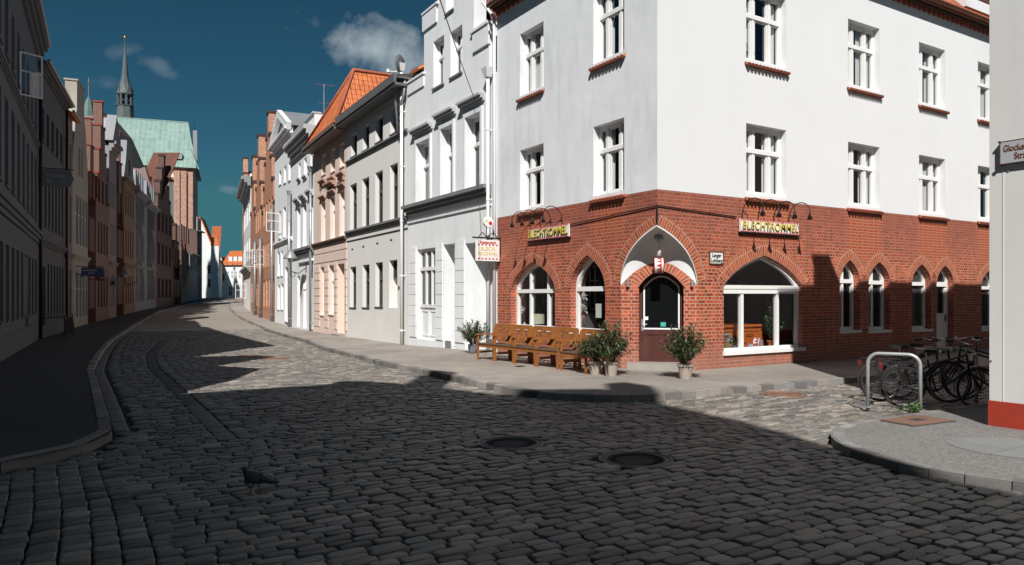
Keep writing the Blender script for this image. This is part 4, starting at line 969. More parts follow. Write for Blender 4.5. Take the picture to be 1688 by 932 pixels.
mb = MB(); mb.slope((-.1, -.5, ze + .4), (W + .05, -.5, ze + .4), (W + .05, 9.2, ze + 2.0), (-.1, 9.2, ze + 2.0)); mb.build('roof', M_slate, H2, F.M)
for px in (581, 599, 622, 645): mb = MB(); u = F.u(px); mb.box(u - .12, u + .12, -.01, .004, F.h(px, 398 + (px - 581) * -.24 + 12), F.h(px, 398 + (px - 581) * -.24 + 14.5)); mb.build('vent_slot', M_ink, H2, F.M)
mb = MB(); u = F.u(658); mb.box(u - .05, u + .05, -.03, 0, F.h(658, 477), F.h(658, 472)); mb.build('door_bell', M_ink, H2, F.M)
mb = MB(); u = F.u(672); mb.slope((F.u(660), .1, ze + .45), (W + .3, .1, ze + .62), (W + .3, 2.4, ze + 2.0), (F.u(660), 2.4, ze + 1.4)); mb.build('party_wall_tiles', M_tile, H2, F.M)
FG = F
# satellite dish on the eave
t = thing('satellite_dish', 'grey satellite dish with a white arm on the eave of the grey house', 'satellite dish', F.sub(F.u(667), -.2, F.h(667, 126)))
Md = F.sub(F.u(668), -.2, F.h(668, 107), math.radians(-52))
mb = MB(); mb.lathe([(.001, .07), (.2, .055), (.36, 0), (.36, -.012), (.2, .04), (.001, .055)], (0, 0, 0), 22, 'y'); mb.build('dish', pbr('dark_grey_dish', (.13, .14, .15), .5, bp=0), t, Md, True)
mb = MB(); mb.bar((0, 0, -.3), (0, -.5, -.22), .03, .03); mb.box(-.05, .05, -.58, -.48, -.26, -.14); mb.build('feed_arm', M_signw, t, Md)
mb = MB(); mb.tube([(0, .06, 0), (0, .12, -.1), (0, .12, -.75)], .025, 6); mb.build('mast', M_zinc, t, Md)
tz = thing('downpipe', 'pair of bare zinc pipes under the satellite dish at the end of the grey eave', 'downpipe', F.sub(F.u(665), 0), 'rainwater pipes between the houses')
mb = MB(); z_ = F.h(664, 150); zz = F.h(664, 216)
mb.tube([(F.u(663), -.5, ze + .1), (F.u(663), -.28, z_ - .2), (F.u(663), -.2, zz)], .055, 8); mb.tube([(F.u(672), -.1, ze + .4), (F.u(672), -.15, zz + 1.3), (F.u(669), -.2, zz + .95), (F.u(664), -.2, zz + .8)], .055, 8); mb.build('pipe', M_zinc, tz, F.M, True)
# --- pink house with the steep orange hipped roof
F = frR(2); W = F.W; H3 = thing('pink_house', 'pale pink house with a steep hipped orange roof beside the plain grey house', 'house', F.M)
M_h3 = pbr('pink_plaster', (.74, .585, .5), .85, var=.06, vs=.8, fine=.03, bp=.2, bs=20, stain=(.72, .62, .55), sv=.5)
op = cols_open(F, [(530, 537, 328 - 75, 328 - 42), (545, 552.5, 243, 281), (560, 567.5, 234, 273), (529, 536.2, 331, 398), (544, 552, 322, 393), (559.5, 568, 312, 388), (528, 534.5, 440, 520), (542, 550.5, 437, 519), (556.5, 568, 434, 551)])
ze = F.h(570, 216)
mb = MB(); mb.wall(rect(0, W, -.7, ze), [rect(*q) for q in op[:8]] + [rect(op[8][0], op[8][1], .0, op[8][3])], .22, .3, edge=False); body(mb, W, 11, ze); mb.build('wall', M_h3, H3, F.M)
for k, q in enumerate(op[:8]): window(H3, F.M, rect(*q), .2, fw=.08, mull=(.5,), trans=.68, gm=M_glass2, sub=False, sill=(M_h3, .05, .05))
q = op[8]; mb = MB(); mb.box(q[0], q[1], .45, .5, 0, q[3]); mb.box(q[0], q[1], .22, .5, q[3] - .02, q[3]); mb.face([(q[0], .22, 0), (q[0], .5, 0), (q[0], .5, q[3]), (q[0], .22, q[3])]); mb.face([(q[1], .22, 0), (q[1], .5, 0), (q[1], .5, q[3]), (q[1], .22, q[3])]); mb.build('door', M_h3, H3, F.M)
mb = MB(); mb.box(q[0] - .1, q[1] + .1, -.3, .2, -.1, .1); mb.build('doorstep', M_stone, H3, F.M)
mb = MB(); z_ = F.h(568, 388); mould(mb, 0, W, z_ - .25, z_ - .05, .18)
mb.build('cornice', M_trim3, H3, F.M); mb = MB()
q = op[4]; hoods(H3, F.M, M_trim3b, [(q[0] - .12, q[1] + .12, q[3] + .12, q[3] + .3, .18) for q in op[3:6]] + [(q[0] - .3, q[1] + .3, q[3] + .42, q[3] + .7, .34)])
for q in op[0:3]: m2 = MB(); mould(m2, q[0] - .15, q[1] + .15, q[2] - .5, q[2] - .3, .22); m2.box(q[0] - .1, q[0], -.1, .01, q[2] - .7, q[2] - .499); m2.box(q[1], q[1] + .1, -.1, .01, q[2] - .7, q[2] - .499); m2.build('sill_bracket', M_trim3b, H3, F.M)
z = .3
while z < 3.5:
    for a, b in ((0.02, op[6][0] - .08), (op[6][1] + .08, op[7][0] - .08), (op[7][1] + .08, op[8][0] - .08), (op[8][1] + .06, W - .02)): mb.box(a, b, -.03, .004, z, z + .37)
    z += .42
for z in (3.75, 4.25): mb.box(.02, W - .02, -.025, .004, z, z + .42)
mb.build('rustication', M_h3, H3, F.M)
mb = MB(); mb.box(-.05, W + .02, -.62, .05, ze, ze + .12); mb.box(-.05, W + .02, -.68, -.55, ze + .12, ze + .3); mb.build('eave', pbr('brown_grey_eave', (.16, .125, .11), .6), H3, F.M)
rx = F.u(557); zr = zpy(117, F.Y(557) + .4) - F.z
mb = MB(); e = ze + .22; ap = (rx, .8, zr)
mb.slope((-.1, -.6, e), (W + .1, -.6, e), (rx + .01, .8, zr), (rx, .8, zr)); mb.slope((W + .1, -.6, e), (W + .1, 12, e), (rx, 12, zr), ap); mb.slope((-.1, 12, e), (-.1, -.6, e), ap, (rx, 12, zr)); R3 = mb.build('roof', M_tile, H3, F.M)
mb = MB(); mb.tube([(W + .1, -.6, e + .02), (rx, .8, zr + .04), (rx, 12, zr + .04)], .1, 8); mb.tube([(-.1, -.6, e + .02), (rx, .8, zr + .04)], .1, 8); mb.build('ridge_tiles', M_dent, R3, F.M, True)
mb = MB(); a = Vector((W + .1, 3.2, e)); ti = Vector((rx - W - .1, 0, zr - e)).normalized(); nn = Vector((zr - e, 0, W + .1 - rx)).normalized(); A = Vector((W + .1, 3.4, e)) + ti * 2.6 + nn * .02; B = A + Vector((0, 2.2, 0))
mb.hexa([A, B, B + ti * .35, A + ti * .35, A + nn * .3, B + nn * .3, B + ti * .35 + nn * .3, A + ti * .35 + nn * .3]); mb.build('skylight', M_signw, R3, F.M)
# --- white house with the deep attic cornice
F = frR(3); W = F.W; H4 = thing('white_house', 'bright white house with a deep attic cornice and hooded windows, left of the pink house', 'house', F.M)
M_h4 = pbr('bright_white_plaster', (.78, .79, .8), .85, var=.04, fine=.02, bp=.1, stain=(.62, .64, .66), sv=.3)
op = cols_open(F, [(492, 495.5, 267, 292), (501, 505.5, 258, 287), (511.5, 515, 250, 282), (490, 495, 340, 411), (499.5, 505, 334, 406), (510.5, 516, 327, 401), (490, 494.5, 455, 548), (500, 505, 453, 550), (510, 515, 450, 552)])
ze = F.h(516, 189)
mb = MB(); mb.wall(rect(0, W, -.7, ze), [rect(*q) for q in op[:6]] + [rect(q[0], q[1], .1, q[3]) for q in op[6:]], .3, .3, edge=False); body(mb, W, 10, ze); mb.build('wall', M_h4, H4, F.M)
for k, q in enumerate(op): window(H4, F.M, rect(q[0], q[1], max(q[2], .1), q[3]), .28, fw=.09, mull=(.5,), trans=.68, gm=M_glass2, sill=(M_h4, .08, .08) if k < 6 else None)
mb = MB(); z_ = F.h(515, 235); mould(mb, -.02, W + .02, z_ - .1, z_ + .9, .6, 4); z2_ = F.h(516, 402)
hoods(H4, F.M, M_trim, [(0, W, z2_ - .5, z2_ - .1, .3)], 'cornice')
mb.box(-.02, W + .02, -.1, .4, ze, ze + .1)
mb.build('cornice', M_trim2, H4, F.M); hoods(H4, F.M, M_trim2, [(q[0] - .2, q[1] + .2, q[3] + .15, q[3] + .5, .3) for q in op[3:6]])
hoods(H4, F.M, M_trim2, [(q[0] - .1, q[1] + .1, q[2] - .25, q[2] - .05, .16) for q in op[0:3]], 'window_ledge')
z3 = F.h(515, 430); mb = MB(); mb.box(W * .35, W * .98, -.12, .01, z3, z3 + .12); mb.build('string_course', M_h4, H4, F.M)
zr = zpy(171, F.Y(500) + 1) - F.z; mb = MB(); rx = W * .6
mb.slope((-.1, 1.2, ze), (W + .1, 1.2, ze), (rx + .01, 3.6, zr), (rx, 3.6, zr)); mb.slope((W + .1, 1.2, ze), (W + .1, 10, ze), (rx, 10, zr), (rx, 3.6, zr)); mb.slope((-.1, 10, ze), (-.1, 1.2, ze), (rx, 3.6, zr), (rx, 10, zr)); mb.build('roof', M_tile, H4, F.M)
FH4 = F
downpipe(F.u(516.5), F.h(516.5, 283), -.1, F.M, 'zinc rainwater pipe with a box head between the pink house and the white one', M_zinc, y=-.16, r=.075)
# lamp on an iron arm in front of it
Ml = F.sub(F.u(505), -.9, F.h(505, 440)); t = thing('wall_lamp', 'bell shaped street lamp on an iron arm in front of the bright white house', 'street lamp', Ml)
def lampbuild(t, Ml, back=.9, sc_=1.):
    mb = MB(); mb.lathe([(.05, .95), (.12, .93), (.2, .8), (.4, .5), (.42, .44), (.38, .44), (.15, .6)], (0, 0, 0), 16, caps=False); mb.build('lamp_shade', M_lead, t, Ml, True)
    mb = MB(); mb.lathe([(.001, .2), (.1, .24), (.14, .42), (.11, .55), (.001, .56)], (0, 0, 0), 12); mb.build('globe', pbr('frosted_glass', (.6, .6, .58), .4, bp=0) if 'frosted_glass' not in bpy.data.materials else bpy.data.materials['frosted_glass'], t, Ml, True)
    mb = MB(); mb.tube([(0, 0, .25), (0, 0, -.3)], .03, 6); mb.tube([(0, 0, -.28), (0, back * .5, -.4), (0, back, -.05)], .03, 6); mb.tube([(0, 0, -.28)] + [(0, .12 + .14 * math.cos(a), -.45 + .14 * math.sin(a)) for a in np.linspace(2.3, 7, 9)], .018, 5); mb.box(-.06, .06, back - .03, back, -.3, .25); mb.build('arm', M_black, t, Ml)
lampbuild(t, Ml)
# --- white house with the triangular pediment
F = frR(4); W = F.W; H5 = thing('pediment_house', 'slim white house with a triangular pediment and grey metal roof', 'house', F.M)
op = cols_open(F, [(460, 463.5, 280, 303), (468, 471.5, 272, 300), (475.5, 479, 265, 296), (459.5, 463.5, 347, 392), (467, 471, 340, 390), (475, 479, 334, 388), (457.5, 461, 415, 455), (463, 466, 413, 454), (476.5, 480, 405, 450), (457.5, 461, 470, 510), (463, 467, 468, 510), (469.5, 474, 440, 530)])
ze = F.h(480, 219)
mb = MB(); mb.wall(rect(0, W, -.7, ze), [rect(*q) for q in op[:11]] + [rect(op[11][0], op[11][1], .0, op[11][3])], .3, .3, edge=False); body(mb, W, 10, ze); mb.prism([(0.2, ze + .3), (W - .2, ze + .3), (W / 2, F.h(464, 197))], .02, .3); mb.build('wall', M_h4, H5, F.M)
for q in op: window(H5, F.M, rect(q[0], q[1], max(q[2], 0), q[3]), .26, fw=.09, mull=(.5,), trans=.68, gm=M_glass2, sill=(M_h4, .06, .06))
zp = F.h(464, 192); mb = MB(); mould(mb, -.05, W + .05, ze - .1, ze + .3, .5); 
for a, b in (((-.2, ze + .3), (W / 2, zp)), ((W + .2, ze + .3), (W / 2, zp))): mb.bar((a[0], -.25, a[1]), (b[0], -.25, b[1]), .5, .3, (0, 1, 0))
z_ = F.h(480, 395); hoods(H5, F.M, M_h4, [(0, W, z_ - .1, z_ + .15, .16)], 'string_course'); mb.build('pediment_moulding', M_h4, H5, F.M)
mb = MB(); mb.slope((W + .2, -.4, ze + .4), (W + .2, 10, ze + .4), (W / 2, 10, zp + .2), (W / 2, -.4, zp + .2), .06); mb.slope((-.2, 10, ze + .4), (-.2, -.4, ze + .4), (W / 2, -.4, zp + .2), (W / 2, 10, zp + .2), .06); mb.build('roof', M_lead, H5, F.M)
downpipe(F.u(481.5), F.h(481.5, 322), -.1, F.M, 'zinc rainwater pipe with a box head between the two white houses', M_zinc, y=-.18, r=.1)
def casement(parent_M, u, z0, z1, w, label, ang=1.35, g_='casements standing open'):
    t = thing('open_casement', label, 'window sash', parent_M @ Matrix.Translation((u, -.02, z0)), g_)
    M = parent_M @ Matrix.Translation((u, -.02, 0)) @ Matrix.Rotation(-ang, 4, 'Z')
    mb = MB(); mb.ring(rect(0, w, z0, z1), rect(.05, w - .05, z0 + .05, z1 - .05), -.02, .02); mb.box(.045, w - .045, -.015, .015, z0 + (z1 - z0) * .55, z0 + (z1 - z0) * .55 + .04); mb.build('sash', M_paint, t, M)
    mb = MB(); mb.face([(.05, 0, z0 + .05), (w - .05, 0, z0 + .05), (w - .05, 0, z1 - .05), (.05, 0, z1 - .05)]); mb.build('pane', M_clear, t, M)
casement(F.M, F.u(463), F.h(463, 383), F.h(463, 352), 1.1, 'white casement standing open on the first floor of the pediment house', 1.2)
# --- brick gabled houses, seen edge on
M_brf = brick('weathered_orange_brick', (.58, .22, .095), (.4, .13, .06), (.5, .36, .27), w=.28, h=.09, ms=.016, weather=(.5, .26, .14), wv=.5, dark=.5)
def stepped(W, ze, zt, n, lean=.0):
    pts = []
    for k in range(n + 1):
        u = W / 2 * k / (n + .5); z0 = ze + (zt - ze) * k / n; z1 = ze + (zt - ze) * (k - 1) / n if k else None
        if k: pts.append((u, z1))
        pts.append((u, z0))
    return pts + [(W - u, z) for u, z in pts[::-1]]
def gabled_brick(F, label, ze, zt, n, rows_, cols_, mat, roofmat, D=11, thick=.6, pair=None, zg=0., arch=False, wm=None, name='brick_gable_house', group=None, rv=.18, cap=None, glass=None):
    W = F.W; t = thing(name, label, 'house', F.M, group)
    st = stepped(W, ze, zt, n); outer = [(0, zg - .7), (W, zg - .7)] + st[::-1]
    holes = []
    for (z0, z1, c0, c1, n_) in rows_:
        for k in range(n_):
            cw = (c1 - c0) / n_; u0 = c0 + cw * (k + .22); u1 = c0 + cw * (k + .78)
            holes.append(segm(u0, u1, z0, z1 - .12, z1, 6) if arch else rect(u0, u1, z0, z1))
    mb = MB(); mb.wall(outer, holes, rv, thick, back=True); body(mb, W, D, ze - .1, zg - .7); mb.build('wall', mat, t, F.M)
    for a, b in zip(st[:-1], st[1:]):
        if abs(a[1] - b[1]) < 1e-6 and abs(a[0] - b[0]) > .05:
            mb = MB(); l, r = min(a[0], b[0]), max(a[0], b[0])
            if cap: mb.box(l - .04, r + .04, -.06, thick + .04, a[1], a[1] + .07)
            else:   # little tiled saddle on each step
                mb.prism([(l - .05, a[1] - .02), (r + .05, a[1] - .02), ((l + r) / 2, a[1] + .3 * min(1.2, (r - l)))], -.07, thick + .07)
            mb.build('step_cap', cap or roofmat, t, F.M)
    mb = MB(); zr = zt - (zt - ze) * .22; mb.slope((W, thick, ze - .2), (W, D, ze - .2), (W / 2, D, zr), (W / 2, thick, zr)); mb.slope((0, D, ze - .2), (0, thick, ze - .2), (W / 2, thick, zr), (W / 2, D, zr)); mb.build('roof', roofmat, t, F.M)
    for h in holes: window(t, F.M, h, rv - .03, fm=wm or M_paint, fw=.08, mull=(.5,), trans=.64, gm=glass or M_glass2, sill=None)
    return t
zz = lambda F, px, py: F.h(px, py)
F = frR(5); FG1 = F
gabled_brick(F, 'orange brick house with the tallest stepped gable of the sunlit row', F.h(452, 335), zpy(178, F.Y(447)) - F.z, 4, [(1.0, 3.2, .5, F.W - .3, 4), (4.2, 6.2, .4, F.W - .3, 5), (7.6, 9.4, .6, F.W - .6, 4)], 3, M_brf, M_tile3)
mb = MB(); z_ = F.h(450, 372); t = None
FG2 = frR(6); F = FG2
gabled_brick(F, 'orange brick house with a stepped gable between two downpipes, left of the tallest gable', F.h(430, 345), zpy(223, F.Y(427)) - F.z, 3, [(.8, 3.0, .6, F.W - .4, 3), (4.2, 6.2, .5, F.W - .4, 3), (7.5, 9.5, .6, F.W - .6, 3)], 3, M_brf, M_tile3)
F = frR(7)
gabled_brick(F, 'narrow red brick house with a brown tile roof beyond the stepped gables', F.h(417, 350), zpy(262, F.Y(416)) - F.z, 2, [(1, 3, .6, F.W - .5, 2), (4.4, 6.4, .6, F.W - .5, 2)], 2, M_brf, M_tile3)
F = frR(8); W = F.W; t = thing('white_house', 'small white house with a dark cornice between two brick houses, far along the sunlit side', 'house', F.M)
ze = F.h(411, 310)
hs = [rect(W * (k + .25) / 4, W * (k + .7) / 4, z0, z1) for k in range(4) for z0, z1 in ((5.2, 7.6), (9.2, 11.2), (12.5, 14))]
mb = MB(); mb.wall(rect(0, W, -.7, ze), hs, .25, .3, edge=False); body(mb, W, 10, ze); mb.build('wall', M_h4, t, F.M)
for h in hs: window(t, F.M, h, .2, fw=.1, mull=(.5,), trans=.65, gm=M_glass2)
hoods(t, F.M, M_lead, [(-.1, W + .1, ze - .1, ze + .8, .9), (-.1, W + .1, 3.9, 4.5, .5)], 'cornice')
mb = MB(); mb.slope((0, 0, ze + .8), (W, 0, ze + .8), (W, 5, ze + 4), (0, 5, ze + 4)); mb.slope((W, 10, ze + .8), (0, 10, ze + .8), (0, 5, ze + 4), (W, 5, ze + 4)); mb.build('roof', M_tile3, t, F.M)
casement(F.M, F.u(406), F.h(406, 492), F.h(406, 468), 1.2, 'white casement standing open low on the farthest small white house', 1.3)
F = frR(9)
gabled_brick(F, 'brick house with a stepped gable at the far end of the sunlit side', F.h(399, 360), zpy(270, F.Y(400)) - F.z, 3, [(1, 3, .6, F.W - .5, 3), (5, 7, .6, F.W - .5, 3), (9, 11, .6, F.W - .5, 3)], 2, M_brf, M_tile3)
downpipe(FG1.u(452.5), FG1.h(452.5, 345), -.1, FG1.M, 'zinc rainwater pipe at the corner of the pediment house and the tall brick gable', M_zinc, y=-.2, r=.11)
downpipe(FG1.u(433), FG1.h(433, 395), -.1, FG1.M, 'zinc rainwater pipe between the two tall brick gables', M_zinc, y=-.2, r=.12)
downpipe(FG2.u(424), FG2.h(424, 400), -.1, FG2.M, 'zinc rainwater pipe beyond the second brick gable', M_zinc, y=-.2, r=.13)
casement(FG1.M, FG1.u(436), FG1.h(436, 437), FG1.h(436, 412), 1.2, 'white casement standing open on the tall brick gable house', 1.0)
casement(FG2.M, FG2.u(424), FG2.h(424, 440), FG2.h(424, 413), 1.1, 'nearer of two white casements standing open on the second brick gable house', 1.25)
casement(FG2.M, FG2.u(421), FG2.h(421, 440), FG2.h(421, 415), 1.1, 'farther of two white casements standing open on the second brick gable house', 1.25)
for F_, px0, px1, py in ((FG1, 434, 452, 372), (FG2, 421, 431, 392)):   # little tiled canopies and hood beams on the brick fronts
    pass
# TV antenna on the white roof
F = FH4; Mt = F.sub(W * .3, 3.2, 0); t = thing('tv_antenna', 'thin television antenna above the orange roofs', 'antenna', F.sub(F.u(532), 3.0, F.h(532, 170)))
F2 = frR(2); x, y = ray_xy(534, F2.Y(545) + 2.5); z0 = zpy(196, y); z1 = zpy(139, y); Ma = FM(x, y, 0, .3)
mb = MB(); mb.tube([(0, 0, z0), (0, 0, z1)], .025, 5); mb.tube([(-.45, 0, z1 - .05), (.55, 0, z1 - .05)], .012, 4)
for k in range(7): mb.tube([(-.4 + k * .15, -.3, z1 - .05), (-.4 + k * .15, .3, z1 - .05)], .008, 4)
mb.tube([(-.3, 0, z0 + (z1 - z0) * .45), (.3, 0, z0 + (z1 - z0) * .45)], .012, 4); mb.build('mast', M_zinc, t, Ma)
# wire across to the gabled house
pa_ = FW1.M @ Vector((FW1.u(785), -.1, FW1.h(785, 160))); x, y = ray_xy(712, 12.5); pb2 = Vector((x, y, zpy(-40, y)))
t = tag((lambda mb: (mb.tube([pa_, pa_.lerp(pb2, .5) + Vector((0, 0, -.05)), pb2], .012, 5), mb.build('wire', M_black, None, Matrix.Identity(4)))[1])(MB()), 'thin dark wire slanting across the front of the gabled white house', 'wire')
# ------------------------------------------------------------------ the shaded row on the left
bL = [62, 106.5, 119.5, 145, 158, 180, 192, 204, 222, 240, 257, 284, 297, 313, 325, 333]
sL = [17.9] + [hit(fL, px) for px in bL]
sL = [min(s, 175) for s in sL]
print('sL', [round(s, 1) for s in sL])
pL = [ns(fL(s), s) for s in sL]
def frL(i): return Fr(pL[i], pL[i + 1], g((sL[i] + sL[i + 1]) / 2))
def facade_house(F, name, label, ze, rows_, mat, roofmat, D=10, zr=None, zg=0., eave=.4, cornice=None, plinth=None, glass=None, fm=None, doors=(), group=None, trans=.66, sillm=None, perp=False, rv=.16):
    W = F.W; t = thing(name, label, 'house', F.M, group)
    holes = []
    for (z0, z1, c0, c1, n_, fr) in rows_:
        for k in range(n_):
            cw = (c1 - c0) / n_; u0 = c0 + cw * (k + .5 - fr / 2); holes.append(rect(u0, u0 + cw * fr, z0, z1))
    dh = [rect(a, b, 0.02, z1) for a, b, z1 in doors]
    mb = MB(); mb.wall(rect(0, W, zg - .7, ze), holes + dh, rv, .3, edge=False); body(mb, W, D, ze, zg - .7)
    if zr and not perp: gable_end(mb, W, D, ze, zr)
    mb.build('wall', mat, t, F.M)
    for h in holes: window(t, F.M, h, rv - .02, fm=fm or M_paint, fw=.075, mull=(.5,), trans=trans, gm=glass or M_glass2, sill=(sillm or mat, .06, .07))
    for a, b, z1 in doors:
        mb = MB(); mb.box(a, b, .2, .26, .02, z1 - .55); mb.box(a, b, .19, .27, z1 - .6, z1 - .5); um = (a + b) / 2
        for p, q in ((a + .08, um - .05), (um + .05, b - .08)): mb.ring(rect(p, q, .2, 1.0), rect(p + .05, q - .05, .26, .94), .18, .21); mb.ring(rect(p, q, 1.1, z1 - .7), rect(p + .05, q - .05, 1.16, z1 - .76), .18, .21)
        d = mb.build('door', M_dkframe, t, F.M); mb = MB(); mb.tess([rect(a + .03, b - .03, z1 - .5, z1 - .02)], .23); mb.build('pane', M_glass2, d, F.M)
    hoods(t, F.M, mat, [(.0, W, z, z + h_, pr) for z, h_, pr in (cornice or ())], 'cornice')
    if plinth: mb = MB(); mb.box(0, W, -.05, .01, zg - .7, plinth); mb.build('plinth', mat, t, F.M)
    if zr:
        mb = MB()
        if perp: mb.slope((W, .3, ze), (W, D, ze), (W / 2, D, zr), (W / 2, .3, zr)); mb.slope((0, D, ze), (0, .3, ze), (W / 2, .3, zr), (W / 2, D, zr))
        else: mb.slope((-.05, -eave, ze - .05), (W + .05, -eave, ze - .05), (W + .05, D / 2, zr), (-.05, D / 2, zr)); mb.slope((W + .05, D + eave, ze - .05), (-.05, D + eave, ze - .05), (-.05, D / 2, zr), (W + .05, D / 2, zr))
        mb.build('roof', roofmat, t, F.M)
        if not perp: mb = MB(); mb.tube([(-.05, -eave - .05, ze), (W + .05, -eave - .05, ze)], .08, 6); mb.build('gutter', M_zinc, t, F.M)
    return t
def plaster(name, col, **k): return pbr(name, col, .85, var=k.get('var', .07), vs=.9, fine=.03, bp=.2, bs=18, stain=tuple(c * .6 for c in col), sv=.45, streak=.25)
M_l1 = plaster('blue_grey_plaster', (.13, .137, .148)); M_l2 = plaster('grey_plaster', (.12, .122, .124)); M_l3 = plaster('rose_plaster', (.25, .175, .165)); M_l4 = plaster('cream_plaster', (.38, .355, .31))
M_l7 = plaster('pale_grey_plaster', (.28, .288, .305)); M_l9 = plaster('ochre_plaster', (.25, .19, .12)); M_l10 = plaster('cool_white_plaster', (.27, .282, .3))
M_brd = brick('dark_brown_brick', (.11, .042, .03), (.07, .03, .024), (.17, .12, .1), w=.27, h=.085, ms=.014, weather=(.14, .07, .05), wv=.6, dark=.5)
M_brs = brick('dark_red_brick', (.19, .058, .036), (.09, .033, .024), (.24, .17, .14), w=.27, h=.085, ms=.015, weather=(.22, .1, .07), wv=.5, dark=.5)  # dark red brick, tone varied at random
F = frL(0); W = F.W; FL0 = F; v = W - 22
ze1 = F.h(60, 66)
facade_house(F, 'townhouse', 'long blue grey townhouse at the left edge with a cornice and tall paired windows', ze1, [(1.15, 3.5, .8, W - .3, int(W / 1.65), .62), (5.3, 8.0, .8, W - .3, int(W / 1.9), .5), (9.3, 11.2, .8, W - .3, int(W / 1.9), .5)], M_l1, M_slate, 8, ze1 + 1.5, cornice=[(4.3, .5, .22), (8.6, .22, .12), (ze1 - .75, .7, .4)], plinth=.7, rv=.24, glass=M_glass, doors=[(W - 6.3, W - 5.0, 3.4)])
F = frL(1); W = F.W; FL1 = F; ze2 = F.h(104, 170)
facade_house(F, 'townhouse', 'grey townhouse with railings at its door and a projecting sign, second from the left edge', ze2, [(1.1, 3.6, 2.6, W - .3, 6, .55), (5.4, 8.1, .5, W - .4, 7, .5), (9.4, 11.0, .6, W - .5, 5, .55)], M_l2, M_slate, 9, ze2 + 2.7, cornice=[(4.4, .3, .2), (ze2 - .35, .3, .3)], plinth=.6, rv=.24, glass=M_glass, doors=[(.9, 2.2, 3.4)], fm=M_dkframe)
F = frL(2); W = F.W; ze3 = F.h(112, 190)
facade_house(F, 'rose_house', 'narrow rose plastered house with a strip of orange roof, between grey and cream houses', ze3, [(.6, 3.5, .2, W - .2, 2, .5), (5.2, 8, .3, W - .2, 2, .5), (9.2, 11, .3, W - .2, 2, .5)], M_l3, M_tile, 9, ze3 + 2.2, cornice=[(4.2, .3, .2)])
# cream house with a tall curved gable
F = frL(3); W = F.W; zt = zpy(135, F.Y(128)) - F.z; t = thing('cream_house', 'cream house with a tall white curved gable, left of the dark brick step gables', 'house', F.M)
zs_ = zpy(250, F.Y(128)) - F.z
half_ = [(0, zs_ - 1.5), (.25, zs_), (.7, zs_ + .8), (1.0, zs_ + 2.0), (1.5, zs_ + 2.6), (W * .27, zt - .8), (W * .27, zt)]
outer = [(0, -.9), (W, -.9)] + [(W - a, b) for a, b in half_] + half_[::-1]
hs = [rect(.5 + k * (W - 1) / 4 + .4, .5 + k * (W - 1) / 4 + 1.5, z0, z1) for k in range(4) for z0, z1 in ((.6, 3.4), (5.2, 8.2))] + [rect(W * .36, W * .47, 9.6, 11.4), rect(W * .53, W * .64, 9.6, 11.4)]
mb = MB(); mb.wall(outer, hs, .16, .65, back=True); body(mb, W, 11, zs_ - 1.6, -.9); mb.build('wall', M_l4, t, F.M)
for h in hs: window(t, F.M, h, .14, fw=.075, gm=M_glass2)
hoods(t, F.M, M_l4, [(0, W, 4.2, 4.5, .2)], 'cornice'); mb = MB(); mb.box(W * .27 - .06, W * .73 + .06, -.07, .72, zt, zt + .1); mb.build('coping', M_l4, t, F.M)
mb = MB(); mb.slope((W, .65, zs_ - 1.7), (W, 11, zs_ - 1.7), (W / 2, 11, zt - 2), (W / 2, .65, zt - 2)); mb.slope((0, 11, zs_ - 1.7), (0, .65, zs_ - 1.7), (W / 2, .65, zt - 2), (W / 2, 11, zt - 2)); mb.build('roof', M_tile, t, F.M)
def gl(i, label, pyt, pye, pxr, n, mat, rows_, **k):
    F = frL(i); return F, gabled_brick(F, label, F.h(pxr, pye), zpy(pyt, F.Y(pxr)) - F.z, n, [(z0, z1, .5, F.W - .5, n_) for z0, z1, n_ in rows_], 3, mat, M_tile3 if i in (11, 12) else M_tile, arch=True, wm=M_dkframe, **k)
R3_ = [(1, 3.4, 4), (5, 7.4, 4), (8.8, 10.6, 3)]
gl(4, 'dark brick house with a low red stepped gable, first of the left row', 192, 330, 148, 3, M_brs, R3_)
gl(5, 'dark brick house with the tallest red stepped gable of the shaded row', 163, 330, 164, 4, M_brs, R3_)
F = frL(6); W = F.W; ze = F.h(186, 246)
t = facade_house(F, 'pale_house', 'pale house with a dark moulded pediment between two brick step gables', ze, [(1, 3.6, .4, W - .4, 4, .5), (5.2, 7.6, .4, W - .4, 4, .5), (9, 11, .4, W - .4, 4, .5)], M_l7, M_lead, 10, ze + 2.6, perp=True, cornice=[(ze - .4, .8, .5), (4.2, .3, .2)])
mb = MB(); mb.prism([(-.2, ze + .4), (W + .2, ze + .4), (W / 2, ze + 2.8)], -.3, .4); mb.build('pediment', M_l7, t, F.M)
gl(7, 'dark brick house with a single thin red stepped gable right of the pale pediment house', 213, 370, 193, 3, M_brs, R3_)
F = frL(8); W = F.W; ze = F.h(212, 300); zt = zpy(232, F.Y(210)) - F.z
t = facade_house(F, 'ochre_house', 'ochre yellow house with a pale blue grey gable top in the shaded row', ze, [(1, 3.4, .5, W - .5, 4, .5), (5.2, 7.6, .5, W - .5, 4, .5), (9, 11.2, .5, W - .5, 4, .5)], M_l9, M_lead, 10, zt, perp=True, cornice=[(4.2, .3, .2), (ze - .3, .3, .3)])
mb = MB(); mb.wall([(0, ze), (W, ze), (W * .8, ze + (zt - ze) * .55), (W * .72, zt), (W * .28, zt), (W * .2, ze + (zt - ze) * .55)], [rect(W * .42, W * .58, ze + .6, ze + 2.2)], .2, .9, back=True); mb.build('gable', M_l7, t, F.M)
F = frL(9); W = F.W; ze = F.h(228, 318)
